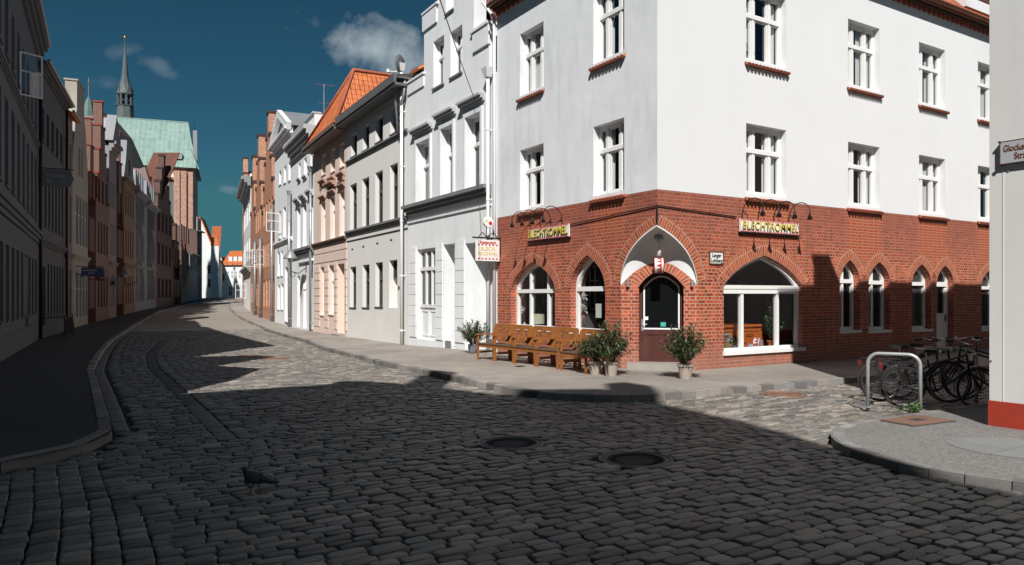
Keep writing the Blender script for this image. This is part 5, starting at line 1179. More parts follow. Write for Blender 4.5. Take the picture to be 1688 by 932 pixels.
facade_house(F, 'white_townhouse', 'cool white townhouse with rows of narrow windows, nearer of a similar pair', ze, [(1, 3.4, .5, W - .5, 5, .5), (5, 7.4, .5, W - .5, 5, .5), (8.8, 11, .5, W - .5, 5, .5), (12.2, 13.8, .5, W - .5, 5, .5)], M_l10, M_lead, 9, ze + 1.2, cornice=[(ze - .5, .5, .5), (4.2, .3, .2)])
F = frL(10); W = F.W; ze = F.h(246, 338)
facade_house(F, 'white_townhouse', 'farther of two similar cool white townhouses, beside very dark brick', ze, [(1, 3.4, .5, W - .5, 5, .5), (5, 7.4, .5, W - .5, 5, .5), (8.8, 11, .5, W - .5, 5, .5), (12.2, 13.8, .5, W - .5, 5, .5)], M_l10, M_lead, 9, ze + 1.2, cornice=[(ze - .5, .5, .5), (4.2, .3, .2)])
# house behind the white pair: brown tiles above a pale pink gable wall
x0, y0 = ray_xy(226, frL(10).Y(250) + 6); x1, y1 = ray_xy(262, frL(10).Y(250) + 6); F = Fr((x0, y0), (x1, y1), 0.); W = F.W
t = thing('rear_house', 'house with a brown tiled roof and pale pink gable wall rising behind the white pair', 'house', F.M)
za, zb2_, zc_ = zpy(262, y0), zpy(330, y0), zpy(252, y0)
mb = MB(); mb.prism([(-1, 0), (W, 0), (W, zb2_), (W * .8, zb2_ + 1.2), (W * .55, zb2_ + 2.2), (W * .35, zb2_ + 4), (W * .1, za - 1.2), (-1, za - 1)], 0, .5); mb.build('wall', M_l3, t, F.M)
mb = MB(); mb.slope((-1, .5, zb2_), (W, .5, zb2_), (W * .9, 6, zc_ + 1.2), (-1, 6, zc_ + 1.2)); mb.build('roof', M_tile3, t, F.M)
R4_ = [(1, 3.4, 4), (5, 7.6, 4), (9, 11.4, 4)]
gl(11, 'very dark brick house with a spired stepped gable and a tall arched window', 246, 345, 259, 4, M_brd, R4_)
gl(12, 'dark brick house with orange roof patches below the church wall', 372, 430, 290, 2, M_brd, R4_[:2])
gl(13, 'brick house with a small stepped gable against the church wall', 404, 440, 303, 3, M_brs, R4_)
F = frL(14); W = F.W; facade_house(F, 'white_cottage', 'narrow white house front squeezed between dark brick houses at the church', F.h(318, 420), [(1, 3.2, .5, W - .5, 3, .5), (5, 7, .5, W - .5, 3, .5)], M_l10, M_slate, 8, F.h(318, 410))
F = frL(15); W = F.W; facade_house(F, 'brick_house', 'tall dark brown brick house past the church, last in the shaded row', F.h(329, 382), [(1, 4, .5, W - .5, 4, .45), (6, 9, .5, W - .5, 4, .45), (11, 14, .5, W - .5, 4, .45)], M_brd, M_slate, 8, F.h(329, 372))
# ------------------------------------------------------------------ church
YC = 128.; a = math.radians(20)
x1, y1 = ray_xy(318, YC); L_ = 34; F = Fr((x1 - L_ * math.cos(a), y1 - L_ * math.sin(a)), (x1, y1), 0.); W = F.W
CHU = thing('church', 'brick church with a green copper roof and slender spire behind the shaded row', 'church', F.M)
M_chb = brick('church_brick', (.42, .19, .12), (.3, .13, .09), (.5, .38, .31), w=.6, h=.2, ms=.03, weather=(.48, .28, .2), wv=.6, dark=.5)
zeC, zrC = F.h(300, 277), zpy(203, YC + 6); D = 13
um = F.u(271.5)
Wn = pointed(um - 1.6, um + 1.6, 6, F.h(271, 300), F.h(271, 289))
mb = MB(); mb.wall(rect(0, W, -1, zeC), [Wn], .8, .6, edge=False); mb.face([(W, .01, -1), (W, D, -1), (W, D, zeC), (W, .01, zeC)]); mb.face([(W - .3, .5, zeC), (W - .3, D, zeC), (W - .3, D / 2 + 2, zrC + 1)]); mb.face([(.01, 0, -1), (.01, D, -1), (.01, D, zeC), (.01, 0, zeC)])
for px in (292, 303): u = F.u(px); mb.box(u - .45, u + .45, -.5, .01, -1, zeC - .6)
mb.build('wall', M_chb, CHU, F.M)
window(CHU, F.M, Wn, .6, fm=M_stone, fw=.25, mull=(.33, .66), trans=None, gm=M_glass2, fd=.2)
mb = MB(); mb.slope((-4, -.6, zeC), (W + .6, -.6, zeC), (W - 1.2, 6, zrC), (-4, 6, zrC), .3); mb.slope((W + .6, 14, zeC), (-4, 14, zeC), (-4, 6, zrC), (W - 1.2, 6, zrC), .3); mb.slope((W - .2, -.6, zeC + 3.3), (W + 1.1, -.8, zeC - .2), (W + 1.1, .5, zeC - .2), (W - .2, .5, zeC + 3.3), .2); mb.build('roof', M_copper, CHU, F.M)
mb = MB(); k = F.u(263)
while k < F.u(297): mb.prism([(k, zeC - 1.7), (k + .75, zeC - 1.7), (k + .37, zeC - .7)], -.06, .01); k += .8
mb.build('white_frieze', M_white, CHU, F.M)
mb = MB(); u = F.u(318); mb.box(u - .1, u + .6, 1.5, 2.2, zeC, F.h(318, 212)); mb.build('gable_pier', M_l7, CHU, F.M)
for px in (285, 295): mb = MB(); u = F.u(px); z_ = F.h(px, 262); mb.box(u - .5, u + .5, .1, 1.0, z_, z_ + 1.1); mb.build('roof_hatch', M_lead, CHU, F.M)
# flèche: leaded drum, open lantern, spire
x, y = ray_xy(206, 134); S_ = 134 / FPX; Mf = FM(x, y, 0, .3); zf = lambda py: zpy(py, 134)
def oct_(r, z): return [(r * math.cos(math.pi / 4 * k + .39), r * math.sin(math.pi / 4 * k + .39), z) for k in range(8)]
mb = MB(); mb.lathe([(16 * S_, zf(215)), (12.5 * S_, zf(177))], n=8); mb.lathe([(12.5 * S_, zf(177)), (13.6 * S_, zf(176)), (13.6 * S_, zf(175)), (12 * S_, zf(175))], n=8); TW = mb.build('spire_base', pbr('weathered_lead', (.11, .13, .135), .6, .2, var=.25, vs=1, streak=.4), CHU, Mf)
M_wl = bpy.data.materials['weathered_lead']
mb = MB()
for p in oct_(10.5 * S_, 0): mb.tube([(p[0], p[1], zf(176)), (p[0], p[1], zf(155))], .2, 6)
mb.lathe([(11 * S_, zf(168)), (11.3 * S_, zf(168)), (11.3 * S_, zf(167)), (11 * S_, zf(167))], n=8, caps=False); mb.build('lantern', M_wl, TW, Mf)
mb = MB(); mb.lathe([(13.2 * S_, zf(157)), (12 * S_, zf(152)), (8 * S_, zf(140)), (5.5 * S_, zf(128)), (3.4 * S_, zf(105)), (.4 * S_, zf(72))], n=8)
for k in range(8):
    an = math.pi / 4 * k; c_, s_ = math.cos(an), math.sin(an); R_ = 12.2 * S_; hw = 4.2 * S_
    mb.face([(R_ * c_ - hw * s_, R_ * s_ + hw * c_, zf(156)), (R_ * c_ + hw * s_, R_ * s_ - hw * c_, zf(156)), (R_ * .8 * c_, R_ * .8 * s_, zf(136))])
mb.build('spire', M_wl, TW, Mf)
mb = MB(); mb.tube([(0, 0, zf(74)), (0, 0, zf(58))], .06, 5); mb.build('rod', M_wl, TW, Mf); mb = MB(); mb.lathe([(.02, -.3), (.28, -.15), (.3, 0), (.28, .15), (.02, .3)], (0, 0, zf(62)), 12); mb.build('gilded_ball', M_gold, TW, Mf, True)
# slate side roof sloping down in front of the copper one, and the small copper turret left of it
x0, y0 = ray_xy(150, 112); x1, y1 = ray_xy(226, 112); F2 = Fr((x0, y0), (x1, y1), 0.)
h2 = lambda px, py: (F2.u(px), F2.h(px, py))
mb = MB(); a_, b_, c_, d_ = h2(158, 180), h2(190, 218), h2(226, 300), h2(158, 300)
mb.prism([d_, c_, b_, a_], 0, 5); mb.build('side_roof', M_slate, CHU, F2.M)
x, y = ray_xy(146, 108); Mt = FM(x, y, 0, .4); S2 = 108 / FPX; z2 = lambda py: zpy(py, 108)
mb = MB(); mb.lathe([(13 * S2, z2(215)), (9 * S2, z2(185)), (5 * S2, z2(168)), (.3 * S2, z2(158))], n=8); TR = mb.build('turret', M_copper, CHU, Mt)
mb = MB(); mb.tube([(0, 0, z2(160)), (0, 0, z2(128))], .05, 5); mb.lathe([(.02, -.2), (.2, 0), (.02, .2)], (0, 0, z2(138)), 10); mb.build('gilded_ball', M_gold, TR, Mt)
# ------------------------------------------------------------------ far end of the street
def far_house(px0, px1, Y, label, pyt, mat, roofm, pyr, Wd=None, gable=False, rows_=(), ang=0., name='far_house', zg=1.3):
    x0, y0 = ray_xy(px0, Y); x1, y1 = ray_xy(px1, Y); a = ang
    W = (x1 - x0) / math.cos(a); F = Fr((x1 - W * math.cos(a), y1 - W * math.sin(a)), (x1, y1), zg); t = thing(name, label, 'house', F.M)
    ze = F.h((px0 + px1) / 2, pyt); zr = F.h((px0 + px1) / 2, pyr)
    hs = []
    for (z0, z1, f0, f1, n_) in rows_:
        for k in range(n_): cw = W * (f1 - f0) / n_; u = W * f0 + cw * (k + .25); hs.append(rect(u, u + cw * .5, z0, z1))
    outer = [(0, -2), (W, -2), (W, ze), (0, ze)] if not gable else [(0, -2), (W, -2), (W, ze), (W * gable, zr), (0, zr - .5)]
    mb = MB(); mb.wall(outer, hs, .2, 9); mb.build('wall', mat, t, F.M)
    for h in hs: window(t, F.M, h, .18, fm=M_dkframe if gable else M_paint, fw=.1, gm=M_glass2)
    mb = MB()
    if not gable: mb.slope((-.3, -.5, ze), (W + .3, -.5, ze), (W + .3, 4.5, zr), (-.3, 4.5, zr)); mb.box(-.2, W + .2, -.5, .0, ze - .5, ze - .05)
    else: mb.slope((W + .1, -.2, ze), (W + .1, 9, ze), (W * gable, 9, zr + .1), (W * gable, -.2, zr + .1), .25)
    mb.build('roof', roofm, t, F.M); return t, F
t, F = far_house(322, 360.5, 168, 'tall white gable house with a small orange roofed bay at the far bend', 432, M_white, M_tile, 358, gable=.32, rows_=[(2.2, 4.2, .55, .92, 2), (5.4, 7.4, .55, .92, 2)], ang=.3)
print('far', F.h(345, 432), F.W)
W = F.W; mb = MB(); z_ = F.h(352, 405); mb.slope((W * .7, -.9, z_), (W + .1, -.9, z_), (W * .9, .0, z_ + 2.6), (W * .88, .0, z_ + 2.6)); mb.build('bay_roof', M_tile, t, F.M); mb = MB(); mb.box(W * .72, W + .08, -.8, 0, -2, z_); mb.build('bay', M_white, t, F.M)
x0, y0 = ray_xy(346, 178); F = Fr((x0, y0), (x0 + 2.2, y0), 1.3); mb = MB(); z0, z1 = F.h(350, 440), F.h(350, 372); mb.slope((0, 0, z0), (2.1, 0, z0), (2.1, 2, z1), (-.3, 2, z1)); mb.build('rear_roof', M_tile2, t, F.M); mb = MB(); mb.box(0, 2.1, .3, 2, 0, z0); mb.build('rear_wall', M_white, t, F.M)
far_house(361, 373, 185, 'narrow white gabled house with a pointed orange and green roof at the far end', 440, M_white, M_tile, 424, gable=.4, rows_=[(4, 6, .3, .9, 1), (8, 10, .3, .9, 1)])
t, F = far_house(370, 400, 178, 'white house under a low orange roof with small dormers, closing the street', 434, M_white, M_tile, 412, rows_=[(.2, 2.6, .1, .95, 2), (4.4, 6.2, .1, .95, 4)])
W = F.W; ze = F.h(385, 434)
for k in range(3): mb = MB(); mb.box(W * (.2 + .27 * k), W * (.2 + .27 * k) + .9, .3, 2.5, ze + .4, ze + 1.6); mb.build('dormer', M_white, t, F.M)
# street end closes behind the bend
# ------------------------------------------------------------------ house on the near right corner
cx_, cy_ = gp(1631, 697, 0.)
e_s = Vector((-math.sin(t0), math.cos(t0))); e_n = Vector((math.cos(t0), math.sin(t0)))
K = Vector((cx_, cy_)); FRt = Fr((K.x, K.y), tuple(K - e_s * 22), 0.)
NR = thing('corner_house', 'plain white house corner with a red painted plinth at the right edge', 'house', FRt.M)
M_r1 = pbr('off_white_render', (.66, .655, .63), .85, var=.04, vs=.6, fine=.02, bp=.15, bs=40, stain=(.52, .51, .5), sv=.3)
M_rp = pbr('red_plinth_paint', (.36, .042, .022), .6, var=.1, vs=3, fine=.05, bp=.2, bs=30, stain=(.28, .1, .07), sv=.3)
HR = 9.45; zp_ = FRt.h(1631, 660); hs = [rect(6.0 + k * 2.6, 7.2 + k * 2.6, z0, z0 + 1.9) for k in range(5) for z0 in (1.1, 4.4, 7.4)]
mb = MB(); mb.wall(rect(0, 22, zp_, HR), hs, .18, .3, edge=False); mb.face([(0, 0, zp_), (0, 25, zp_), (0, 25, HR), (0, 0, HR)]); mb.face([(22, 0, 0), (22, 25, 0), (22, 25, HR), (22, 0, HR)]); mb.face([(0, 25, 0), (22, 25, 0), (22, 25, HR), (0, 25, HR)]); mb.build('wall', M_r1, NR, FRt.M)
for h in hs: window(NR, FRt.M, h, .16, sill=(M_conc, .05, .05))
mb = MB(); mb.box(-.012, 22, -.012, 25, -.2, zp_); mb.build('plinth', M_rp, NR, FRt.M)
mb = MB(); mb.box(-.15, 22, -.3, 25, HR, HR + .25); mb.build('eave', M_soff, NR, FRt.M)
mb = MB(); mb.slope((-.2, -.35, HR + .2), (22, -.35, HR + .2), (22, 3.2, HR + .38), (-.2, 3.2, HR + .38)); mb.slope((22, 25, HR + .2), (-.2, 25, HR + .2), (-.2, 3.2, HR + .38), (22, 3.2, HR + .38)); mb.build('roof', M_tile2, NR, FRt.M)
mb = MB(); mb.box(.15, .8, .75, 1.3, HR, HR + 1.25); mb.box(.1, .85, .7, 1.42, HR + 1.25, HR + 1.4); mb.prism([(.2, HR), (.7, HR), (.7, HR + 1.2), (.2, HR + 1.2)], 1.301, 1.31); mb.hexa([(.2, 1.32, HR), (.7, 1.32, HR), (.7, 2.2, HR), (.2, 2.2, HR), (.2, 1.32, HR + 1.15), (.7, 1.32, HR + 1.15), (.7, 2.1, HR + .3), (.2, 2.1, HR + .3)]); mb.build('chimney', M_brs, NR, FRt.M)
for k, (px, py) in enumerate(((1638.5, 285), (1663, 282), (1634, 595))):
    mb = MB(); mb.lathe([(.001, -.012), (.012, -.012), (.014, 0)], (FRt.u(px), 0, FRt.h(px, py)), 8, 'y'); mb.build('screw_plug', M_lead, NR, FRt.M)
mb = MB(); u = FRt.u(1654); mb.box(u - .004, u + .004, -.006, .002, zp_, FRt.h(1654, 276)); mb.build('conduit', M_r1, NR, FRt.M)
# enamel street sign on it
u0 = FRt.u(1652); z1 = FRt.h(1652, 236); z0 = FRt.h(1652, 272.5); u1 = u0 + .82
t = thing('street_sign', 'grey enamel street name plate in gothic style lettering on the white corner house', 'street sign', FRt.sub((u0 + u1) / 2, 0, (z0 + z1) / 2))
mb = MB(); mb.box(u0, u1, -.06, -.045, z0, z1); mb.build('plate', pbr('grey_enamel', (.42, .43, .46), .35, var=.05, bp=.05), t, FRt.M)
mb = MB(); M_rust = pbr('brown_iron_frame', (.1, .05, .035), .6, .3, var=.3, bp=.2)
for a_, b_ in (((u0, z0), (u1, z0)), ((u0, z1), (u1, z1)), ((u0, z0), (u0, z1)), ((u1, z0), (u1, z1))): mb.tube([(a_[0], -.055, a_[1]), (b_[0], -.055, b_[1])], .009, 6)
for uu in (u0, u1):
    for zz_ in (z0, z1): mb.lathe([(.001, -.08), (.018, -.075), (.018, 0), (.001, 0)], (uu, 0, zz_), 8, 'y')
mb.build('frame', M_rust, t, FRt.M)
M_brn = pbr('brown_lettering', (.17, .075, .045), .5, bp=0)
text('Glockengießer-', .118, M_brn, t, FRt.sub(u0 + .04, -.063, z1 - .095), depth=.003, bold=.001, align='LEFT', sx_=.72)
text('Straße', .118, M_brn, t, FRt.sub(u0 + .17, -.063, z1 - .205), depth=.003, bold=.001, align='LEFT', sx_=.72)
# ------------------------------------------------------------------ houses beside and behind the viewpoint; their roofline shades the crossing
def block(s0, s1, sil, label, mat):
    p0 = ns(-2.4, s0); p1 = ns(-2.4, s1); F = Fr(p0, p1, 0.); t = thing('shade_townhouse', label, 'house', F.M)
    W = F.W; outer = [(0, -.5), (W, -.5)] + [(s - s0, z) for s, z in sil[::-1]]
    n_ = int(W / 2.2); hs = [rect(W * (k + .3) / n_, W * (k + .7) / n_, z0, z0 + 1.9) for k in range(n_) for z0 in (1.2, 4.6, 7.8)]
    mb = MB(); mb.wall(outer, hs, .2, .5, back=True); body(mb, W, 9, min(z for s, z in sil) - .3); mb.build('wall', mat, t, F.M)
    zm = max(z for s, z in sil) - 2.5; ze = min(z for s, z in sil) - .4
    mb = MB(); mb.slope((W, .5, ze), (W, 9, ze), (W / 2, 9, zm), (W / 2, .5, zm)); mb.slope((0, 9, ze), (0, .5, ze), (W / 2, .5, zm), (W / 2, 9, zm)); mb.build('roof', M_tile3, t, F.M)
    return t
block(-3.0, 4.2, [(-3.0, 15.8), (-1.1, 14.2), (.8, 13.6), (.8, 15.4), (1.6, 15.2), (1.6, 13.3), (3.0, 12.6), (4.2, 12.0)], 'cream townhouse with a chimney standing left of the viewpoint', M_l4)
block(-9.5, -3.0, [(-9.5, 15.4), (-7.5, 16.8), (-6.0, 17.0), (-6.0, 18.6), (-5.2, 18.6), (-5.2, 17.0), (-4.3, 16.9), (-3.0, 15.8)], 'pale grey gabled townhouse standing behind the viewpoint', M_l7)
block(-34, -9.5, [(-34, 14.5), (-9.5, 15.4)], 'long grey terrace standing behind the viewpoint', M_l2)

def lead(s0, s1, sil, label, mat):
    F = Fr(ns(fL(s0), s0), ns(fL(s1), s1), 0.); t = thing('townhouse', label, 'house', F.M); W = F.W; k = W / (s1 - s0)
    outer = [(0, -.7), (W, -.7)] + [((s - s0) * k, z) for s, z in sil[::-1]]
    n_ = max(2, int(W / 1.7)); hs = [rect(W * (q + .3) / n_, W * (q + .7) / n_, z0, z0 + 2.0) for q in range(n_) for z0 in (1.2, 4.6)]
    mb = MB(); mb.wall(outer, hs, .2, .5, back=True); zm = min(z for s, z in sil); body(mb, W, 8, zm - .3); mb.build('wall', mat, t, F.M)
    for h in hs: window(t, F.M, h, .16, gm=M_glass2)
    mb = MB(); mb.slope((0, .5, zm - .3), (W, .5, zm - .3), (W, 8, zm - .2), (0, 8, zm - .2)); mb.build('roof', M_tile3, t, F.M)
lead(9.3, 12.75, [(9.3, 8.0), (10.2, 9.6), (12.75, 8.3)], 'low cream gabled house at the left street corner, outside the frame', M_l4)
lead(12.75, 17.9, [(12.75, 11.8), (14.5, 11.2), (17.9, 8.2)], 'pale house with a lopsided gable left of the frame', M_l7)
# ------------------------------------------------------------------ benches
M_bench = pbr('oiled_teak', (.3, .112, .03), .5, var=.2, vs=5, fine=.12, fs=30, bp=.15, bs=40, stain=(.15, .065, .03), sv=.5)
M_seat = pbr('weathered_seat_slats', (.12, .075, .05), .7, var=.2, vs=5, fine=.1, bp=.2)
def make_bench(M, label, w=.86):
    t = thing('garden_bench', label, 'bench', M, 'wooden benches along the restaurant front')
    h = w / 2
    for sx_ in (-1, 1):
        x = sx_ * (h - .03)
        mb = MB(); mb.box(x - .022, x + .022, -.022, .022, 0, .64); mb.build('leg', M_bench, t, M)
        mb = MB(); mb.hexa([(x - .03, .5, 0), (x + .03, .5, 0), (x + .03, .56, 0), (x - .03, .56, 0), (x - .03, .46, .42), (x + .03, .46, .42), (x + .03, .53, .42), (x - .03, .53, .42)])
        mb.hexa([(x - .03, .46, .42), (x + .03, .46, .42), (x + .03, .53, .42), (x - .03, .53, .42), (x - .03, .57, .9), (x + .03, .57, .9), (x + .03, .62, .9), (x - .03, .62, .9)]); mb.build('leg', M_bench, t, M)
        mb = MB(); mb.box(x - .038, x + .038, -.06, .52, .64, .675); mb.build('armrest', M_bench, t, M)
        mb = MB(); mb.box(x - .02, x + .02, .03, .5, .17, .22); mb.build('stretcher', M_bench, t, M)
    mb = MB(); mb.box(-h + .06, h - .06, -.02, .02, .33, .41); mb.build('apron', M_bench, t, M)
    mb = MB()
    for k in range(6): mb.box(-h + .01, h - .01, -.04 + k * .088, .035 + k * .088, .41, .435)
    mb.build('seat', M_seat, t, M)
    y0 = lambda z: .485 + (z - .42) * .2
    mb = MB(); mb.hexa([(-h + .05, y0(.83), .82), (h - .05, y0(.83), .82), (h - .05, y0(.83) + .04, .82), (-h + .05, y0(.83) + .04, .82), (-h + .03, y0(.92), .93), (h - .03, y0(.92), .93), (h - .03, y0(.92) + .04, .93), (-h + .03, y0(.92) + .04, .93)])
    mb.bar((-h + .05, y0(.5) + .02, .5), (h - .05, y0(.5) + .02, .5), .05, .035)
    for x in (0,): mb.bar((x, y0(.5) + .02, .5), (x, y0(.84) + .02, .84), .03, .06, (0, 1, 0))
    for x in (-h + .1, h - .1): mb.bar((x, y0(.5) + .02, .5), (x, y0(.84) + .02, .84), .03, .05, (0, 1, 0))
    for s_ in (-1, 1):
        xa, xb = s_ * .05, s_ * (h - .13); a0, a1 = min(xa, xb), max(xa, xb); xm = (a0 + a1) / 2
        for p, q in ((a0, a1), (a1, a0)):
            mb.tube([(p + (q - p) * f_, y0(.5 + .33 * f_) + .02, .5 + .33 * f_) for f_ in np.linspace(0, 1, 5)], .016, 6)
        mb.hexa([(xm - .02, y0(.72), .66), (xm + .02, y0(.72), .66), (xm + .02, y0(.72) + .02, .66), (xm - .02, y0(.72) + .02, .66), (xm - .05, y0(.8), .78), (xm + .05, y0(.8), .78), (xm + .05, y0(.8) + .02, .78), (xm - .05, y0(.8) + .02, .78)])
    mb.build('backrest', M_bench, t, M); return t
blab = ['wooden bench farthest from the corner door, beside the blue grey plant pot', 'wooden bench second from the blue grey plant pot', 'wooden bench in the middle of the row under the three light arch window', 'wooden bench fourth in the row, last before the small gap', 'wooden bench half hidden by the oleanders in beige pots']
pts = [gp(787, 592), gp(815, 595.5), gp(847.5, 599.5), gp(883.5, 604.5), gp(921, 609.5), (None), gp(924, 610.5), gp(967, 617)]
proto = None
for k, (a, b) in enumerate(((0, 1), (1, 2), (2, 3), (3, 4), (6, 7))):
    A, B = Vector(pts[a]), Vector(pts[b]); m = (A + B) / 2; w = (B - A).length; ang = math.atan2(B.y - A.y, B.x - A.x)
    M = FM(m.x, m.y, 0, ang + random.uniform(-.02, .02))
    if k in (0, 4): proto = make_bench(M, blab[k], w - .005) 
    else: copy_tree(proto, M @ Matrix.Diagonal((w / (Vector(pts[1]) - Vector(pts[0])).length, 1, 1, 1)), blab[k])
# ------------------------------------------------------------------ potted plants
def leafmat(name, c, c2):
    m, nt, b = nmat(name); at = N(nt, 'ShaderNodeAttribute', attribute_name='tone'); sp = N(nt, 'ShaderNodeSeparateColor'); L(nt, at.outputs['Color'], sp.inputs[0])
    L(nt, mixc(nt, sp.outputs[0], c, c2), b.inputs['Base Color']); b.inputs['Roughness'].default_value = .45; b.inputs['Specular IOR Level'].default_value = .4; return m
M_leaf = leafmat('oleander_leaves', (.028, .05, .02), (.15, .18, .085)); M_leaf2 = leafmat('ficus_leaves', (.02, .06, .02), (.07, .14, .05)); M_stem = pbr('plant_stems', (.16, .12, .07), .8, bp=0)
def plant(t, M, h, r, z0, nst, nlf, ln, wd, lm, seed, droop=.3):
    rd = random.Random(seed); st = MB(); lf = MB(); tones = []
    for k in range(nst):
        a = rd.uniform(0, 6.28); q = rd.uniform(.25, 1); top = Vector((math.cos(a) * r * q * rd.uniform(.8, 1.2), math.sin(a) * r * q * rd.uniform(.8, 1.2), z0 + h * (1.04 - .5 * q * q) * rd.uniform(.6, 1.15))); base = Vector((math.cos(a) * .05, math.sin(a) * .05, z0 - .03)); mid = base.lerp(top, .5) + Vector((-math.cos(a), -math.sin(a), 0)) * r * .18 * q
        P_ = [(base * (1 - s_) ** 2 + mid * 2 * s_ * (1 - s_) + top * s_ ** 2) for s_ in np.linspace(0, 1, 6)]; st.tube(P_, [.008, .007, .006, .005, .004, .003], 4)
        for j in range(nlf):
            s_ = rd.uniform(.25, 1.0) ** .7; p = base * (1 - s_) ** 2 + mid * 2 * s_ * (1 - s_) + top * s_ ** 2
            b_ = rd.uniform(0, 6.28); el = rd.uniform(-.35, 1.15) if s_ < .95 else rd.uniform(.5, 1.4); d = Vector((math.cos(b_) * math.cos(el), math.sin(b_) * math.cos(el), math.sin(el))); l = ln * rd.uniform(.6, 1.15)
            sd = d.cross(Vector((0, 0, 1))).normalized() * wd * rd.uniform(.7, 1.2); m_ = p + d * l * .5; e = p + d * l + Vector((0, 0, -l * droop)); m_ += Vector((0, 0, -l * droop * .15)); up = sd.cross(d) * .25
            lf.face((p, m_ + sd + up, m_)); lf.face((p, m_, m_ - sd + up)); lf.face((m_, m_ + sd + up, e)); lf.face((m_, e, m_ - sd + up)); tones += [(rd.random() ** 1.6, 0)] * 12
    st.build('stem', M_stem, t, M); o = lf.build('foliage', lm, t, M)
    at = o.data.attributes.new('tone', 'FLOAT_COLOR', 'POINT'); arr = np.ones((len(lf.v), 4), np.float32); arr[:, :2] = tones; at.data.foreach_set('color', arr.ravel())
M_pot1 = pbr('beige_pot', (.36, .30, .26), .6, var=.06, bp=.05); M_pot2 = pbr('blue_grey_pot', (.2, .225, .26), .5, var=.06, bp=.05); M_earth = pbr('potting_soil', (.04, .03, .02), .95, bp=.4); M_terra = pbr('terracotta', (.5, .16, .05), .7, var=.1, bp=.1)
def pot(t, M, r, h, mat, round_=False):
    pr = [(.001, .005), (r * .72, 0), (r * .92, h * .8), (r * .95, h * .8), (r * 1.04, h * .82), (r * 1.04, h), (r * .94, h), (r * .9, h * .9)] if not round_ else [(.001, 0), (r * .7, 0), (r, h * .45), (r * 1.02, h * .8), (r * .95, h), (r * .88, h), (r * .9, h * .85)]
    mb = MB(); mb.lathe(pr, n=24, caps=False); mb.build('pot', mat, t, M, False); mb = MB(); mb.lathe([(.001, h * .88), (r * .92, h * .88)], n=16, caps=False); mb.build('soil', M_earth, t, M)
def potted(px, py, r, h, ph, pr, mat, label, seed, nst=44, nlf=40, **k):
    x, y = gp(px, py); M = FM(x, y + r * .7, 0.002, 0); t = thing('potted_oleander', label, 'plant', M, 'potted oleanders at the restaurant'); pot(t, M, r, h, mat, **k); plant(t, M, ph, pr, h, nst, nlf, .15, .0125, M_leaf, seed); return t
potted(779, 581.5, .14, .24, .62, .52, M_pot2, 'oleander in a blue grey pot beside the far end of the benches', 1, 50, 44, round_=True)
potted(982, 618.5, .15, .29, .56, .46, M_pot1, 'oleander in a beige pot touching the last bench, farther from the door', 2)
potted(1008.5, 621, .16, .31, .74, .5, M_pot1, 'taller oleander in a beige pot standing just left of the corner door', 3, 56, 44)
potted(1132, 626, .16, .31, .76, .48, M_pot1, 'oleander in a beige pot standing right of the corner door', 4, 54, 44)
# ------------------------------------------------------------------ things behind the restaurant panes (in the room, on a deep window board)
wb0 = B1[0][1]
mb = MB(); mb.box(b0 - .1, b1 + .1, .25, .57, wb0 - .08, wb0 - .02); mb.build('window_board', M_white, R0, FB.M)
Mo = pbr('orange_varnished_wood', (.5, .13, .025), .4, var=.15, vs=3, bp=.05)
t = thing('sideboard', 'orange varnished piano like sideboard behind the wide lane window', 'sideboard', FB.sub((b0 + b1) / 2 - .2, 1.4, 0.1))
Ms = FB.sub((b0 + b1) / 2 - .25, .64, 0.05); mb = MB(); mb.box(-.95, .95, 0, .5, 0, .86); mb.box(-1.0, 1.0, -.05, .55, .86, .91); mb.ring(rect(-.85, -.05, .45, .8), rect(-.8, -.1, .5, .75), -.02, .0); mb.ring(rect(.05, .85, .45, .8), rect(.1, .8, .5, .75), -.02, 0); mb.build('cabinet', Mo, t, Ms)
mb = MB()
for x in (-.45, .45): mb.tube([(x - .12, -.01, .62), (x - .1, -.04, .66), (x + .1, -.04, .66), (x + .12, -.01, .62)], .008, 5)
mb.build('handle', M_black, t, Ms)
def inwin(px, y): r = (px - CX) / FPX; o_ = FB.M @ Vector((0, y, 0)); dx, dy = math.cos(t0), math.sin(t0); return (r * o_.y - o_.x) / (dx - r * dy)
Mf_ = FB.sub(inwin(1273, .42), .42, wb0 - .02); t = thing('potted_ficus', 'leafy ficus in a terracotta pot behind the wide lane window', 'plant', Mf_)
pot(t, Mf_, .13, .22, M_terra); plant(t, Mf_, 1.0, .3, .2, 22, 40, .11, .034, M_leaf2, 8, .4)
Mf_ = FB.sub(inwin(1211, .4), .4, wb0 - .02); t = thing('small_houseplant', 'small dark houseplant in a grey pot on the window board', 'plant', Mf_); pot(t, Mf_, .09, .14, M_pot2); plant(t, Mf_, .28, .14, .12, 10, 20, .09, .02, M_leaf2, 9)
Mf_ = FB.sub(inwin(1199, .4), .4, wb0 - .02); t = thing('flower_basket', 'little basket of pale blue flowers at the left edge of the window board', 'basket', Mf_)
mb = MB(); mb.lathe([(.001, 0), (.1, 0), (.13, .2), (.11, .2), (.1, .05)], n=14, caps=False); mb.build('basket', pbr('wicker', (.3, .2, .1), .8, var=.2, bp=.4, bs=60), t, Mf_)
mb = MB(); rd = random.Random(3)
for k in range(46): a, b_, r_ = rd.uniform(0, 6.28), rd.uniform(0, 1.2), .1; mb.lathe([(.002, -.02), (.028, 0), (.002, .02)], (r_ * math.cos(a) * math.cos(b_), r_ * math.sin(a) * math.cos(b_), .24 + .2 * math.sin(b_)), 6)
mb.build('flowers', pbr('pale_blue_petals', (.2, .36, .42), .6, var=.3, vs=9, bp=0), t, Mf_)
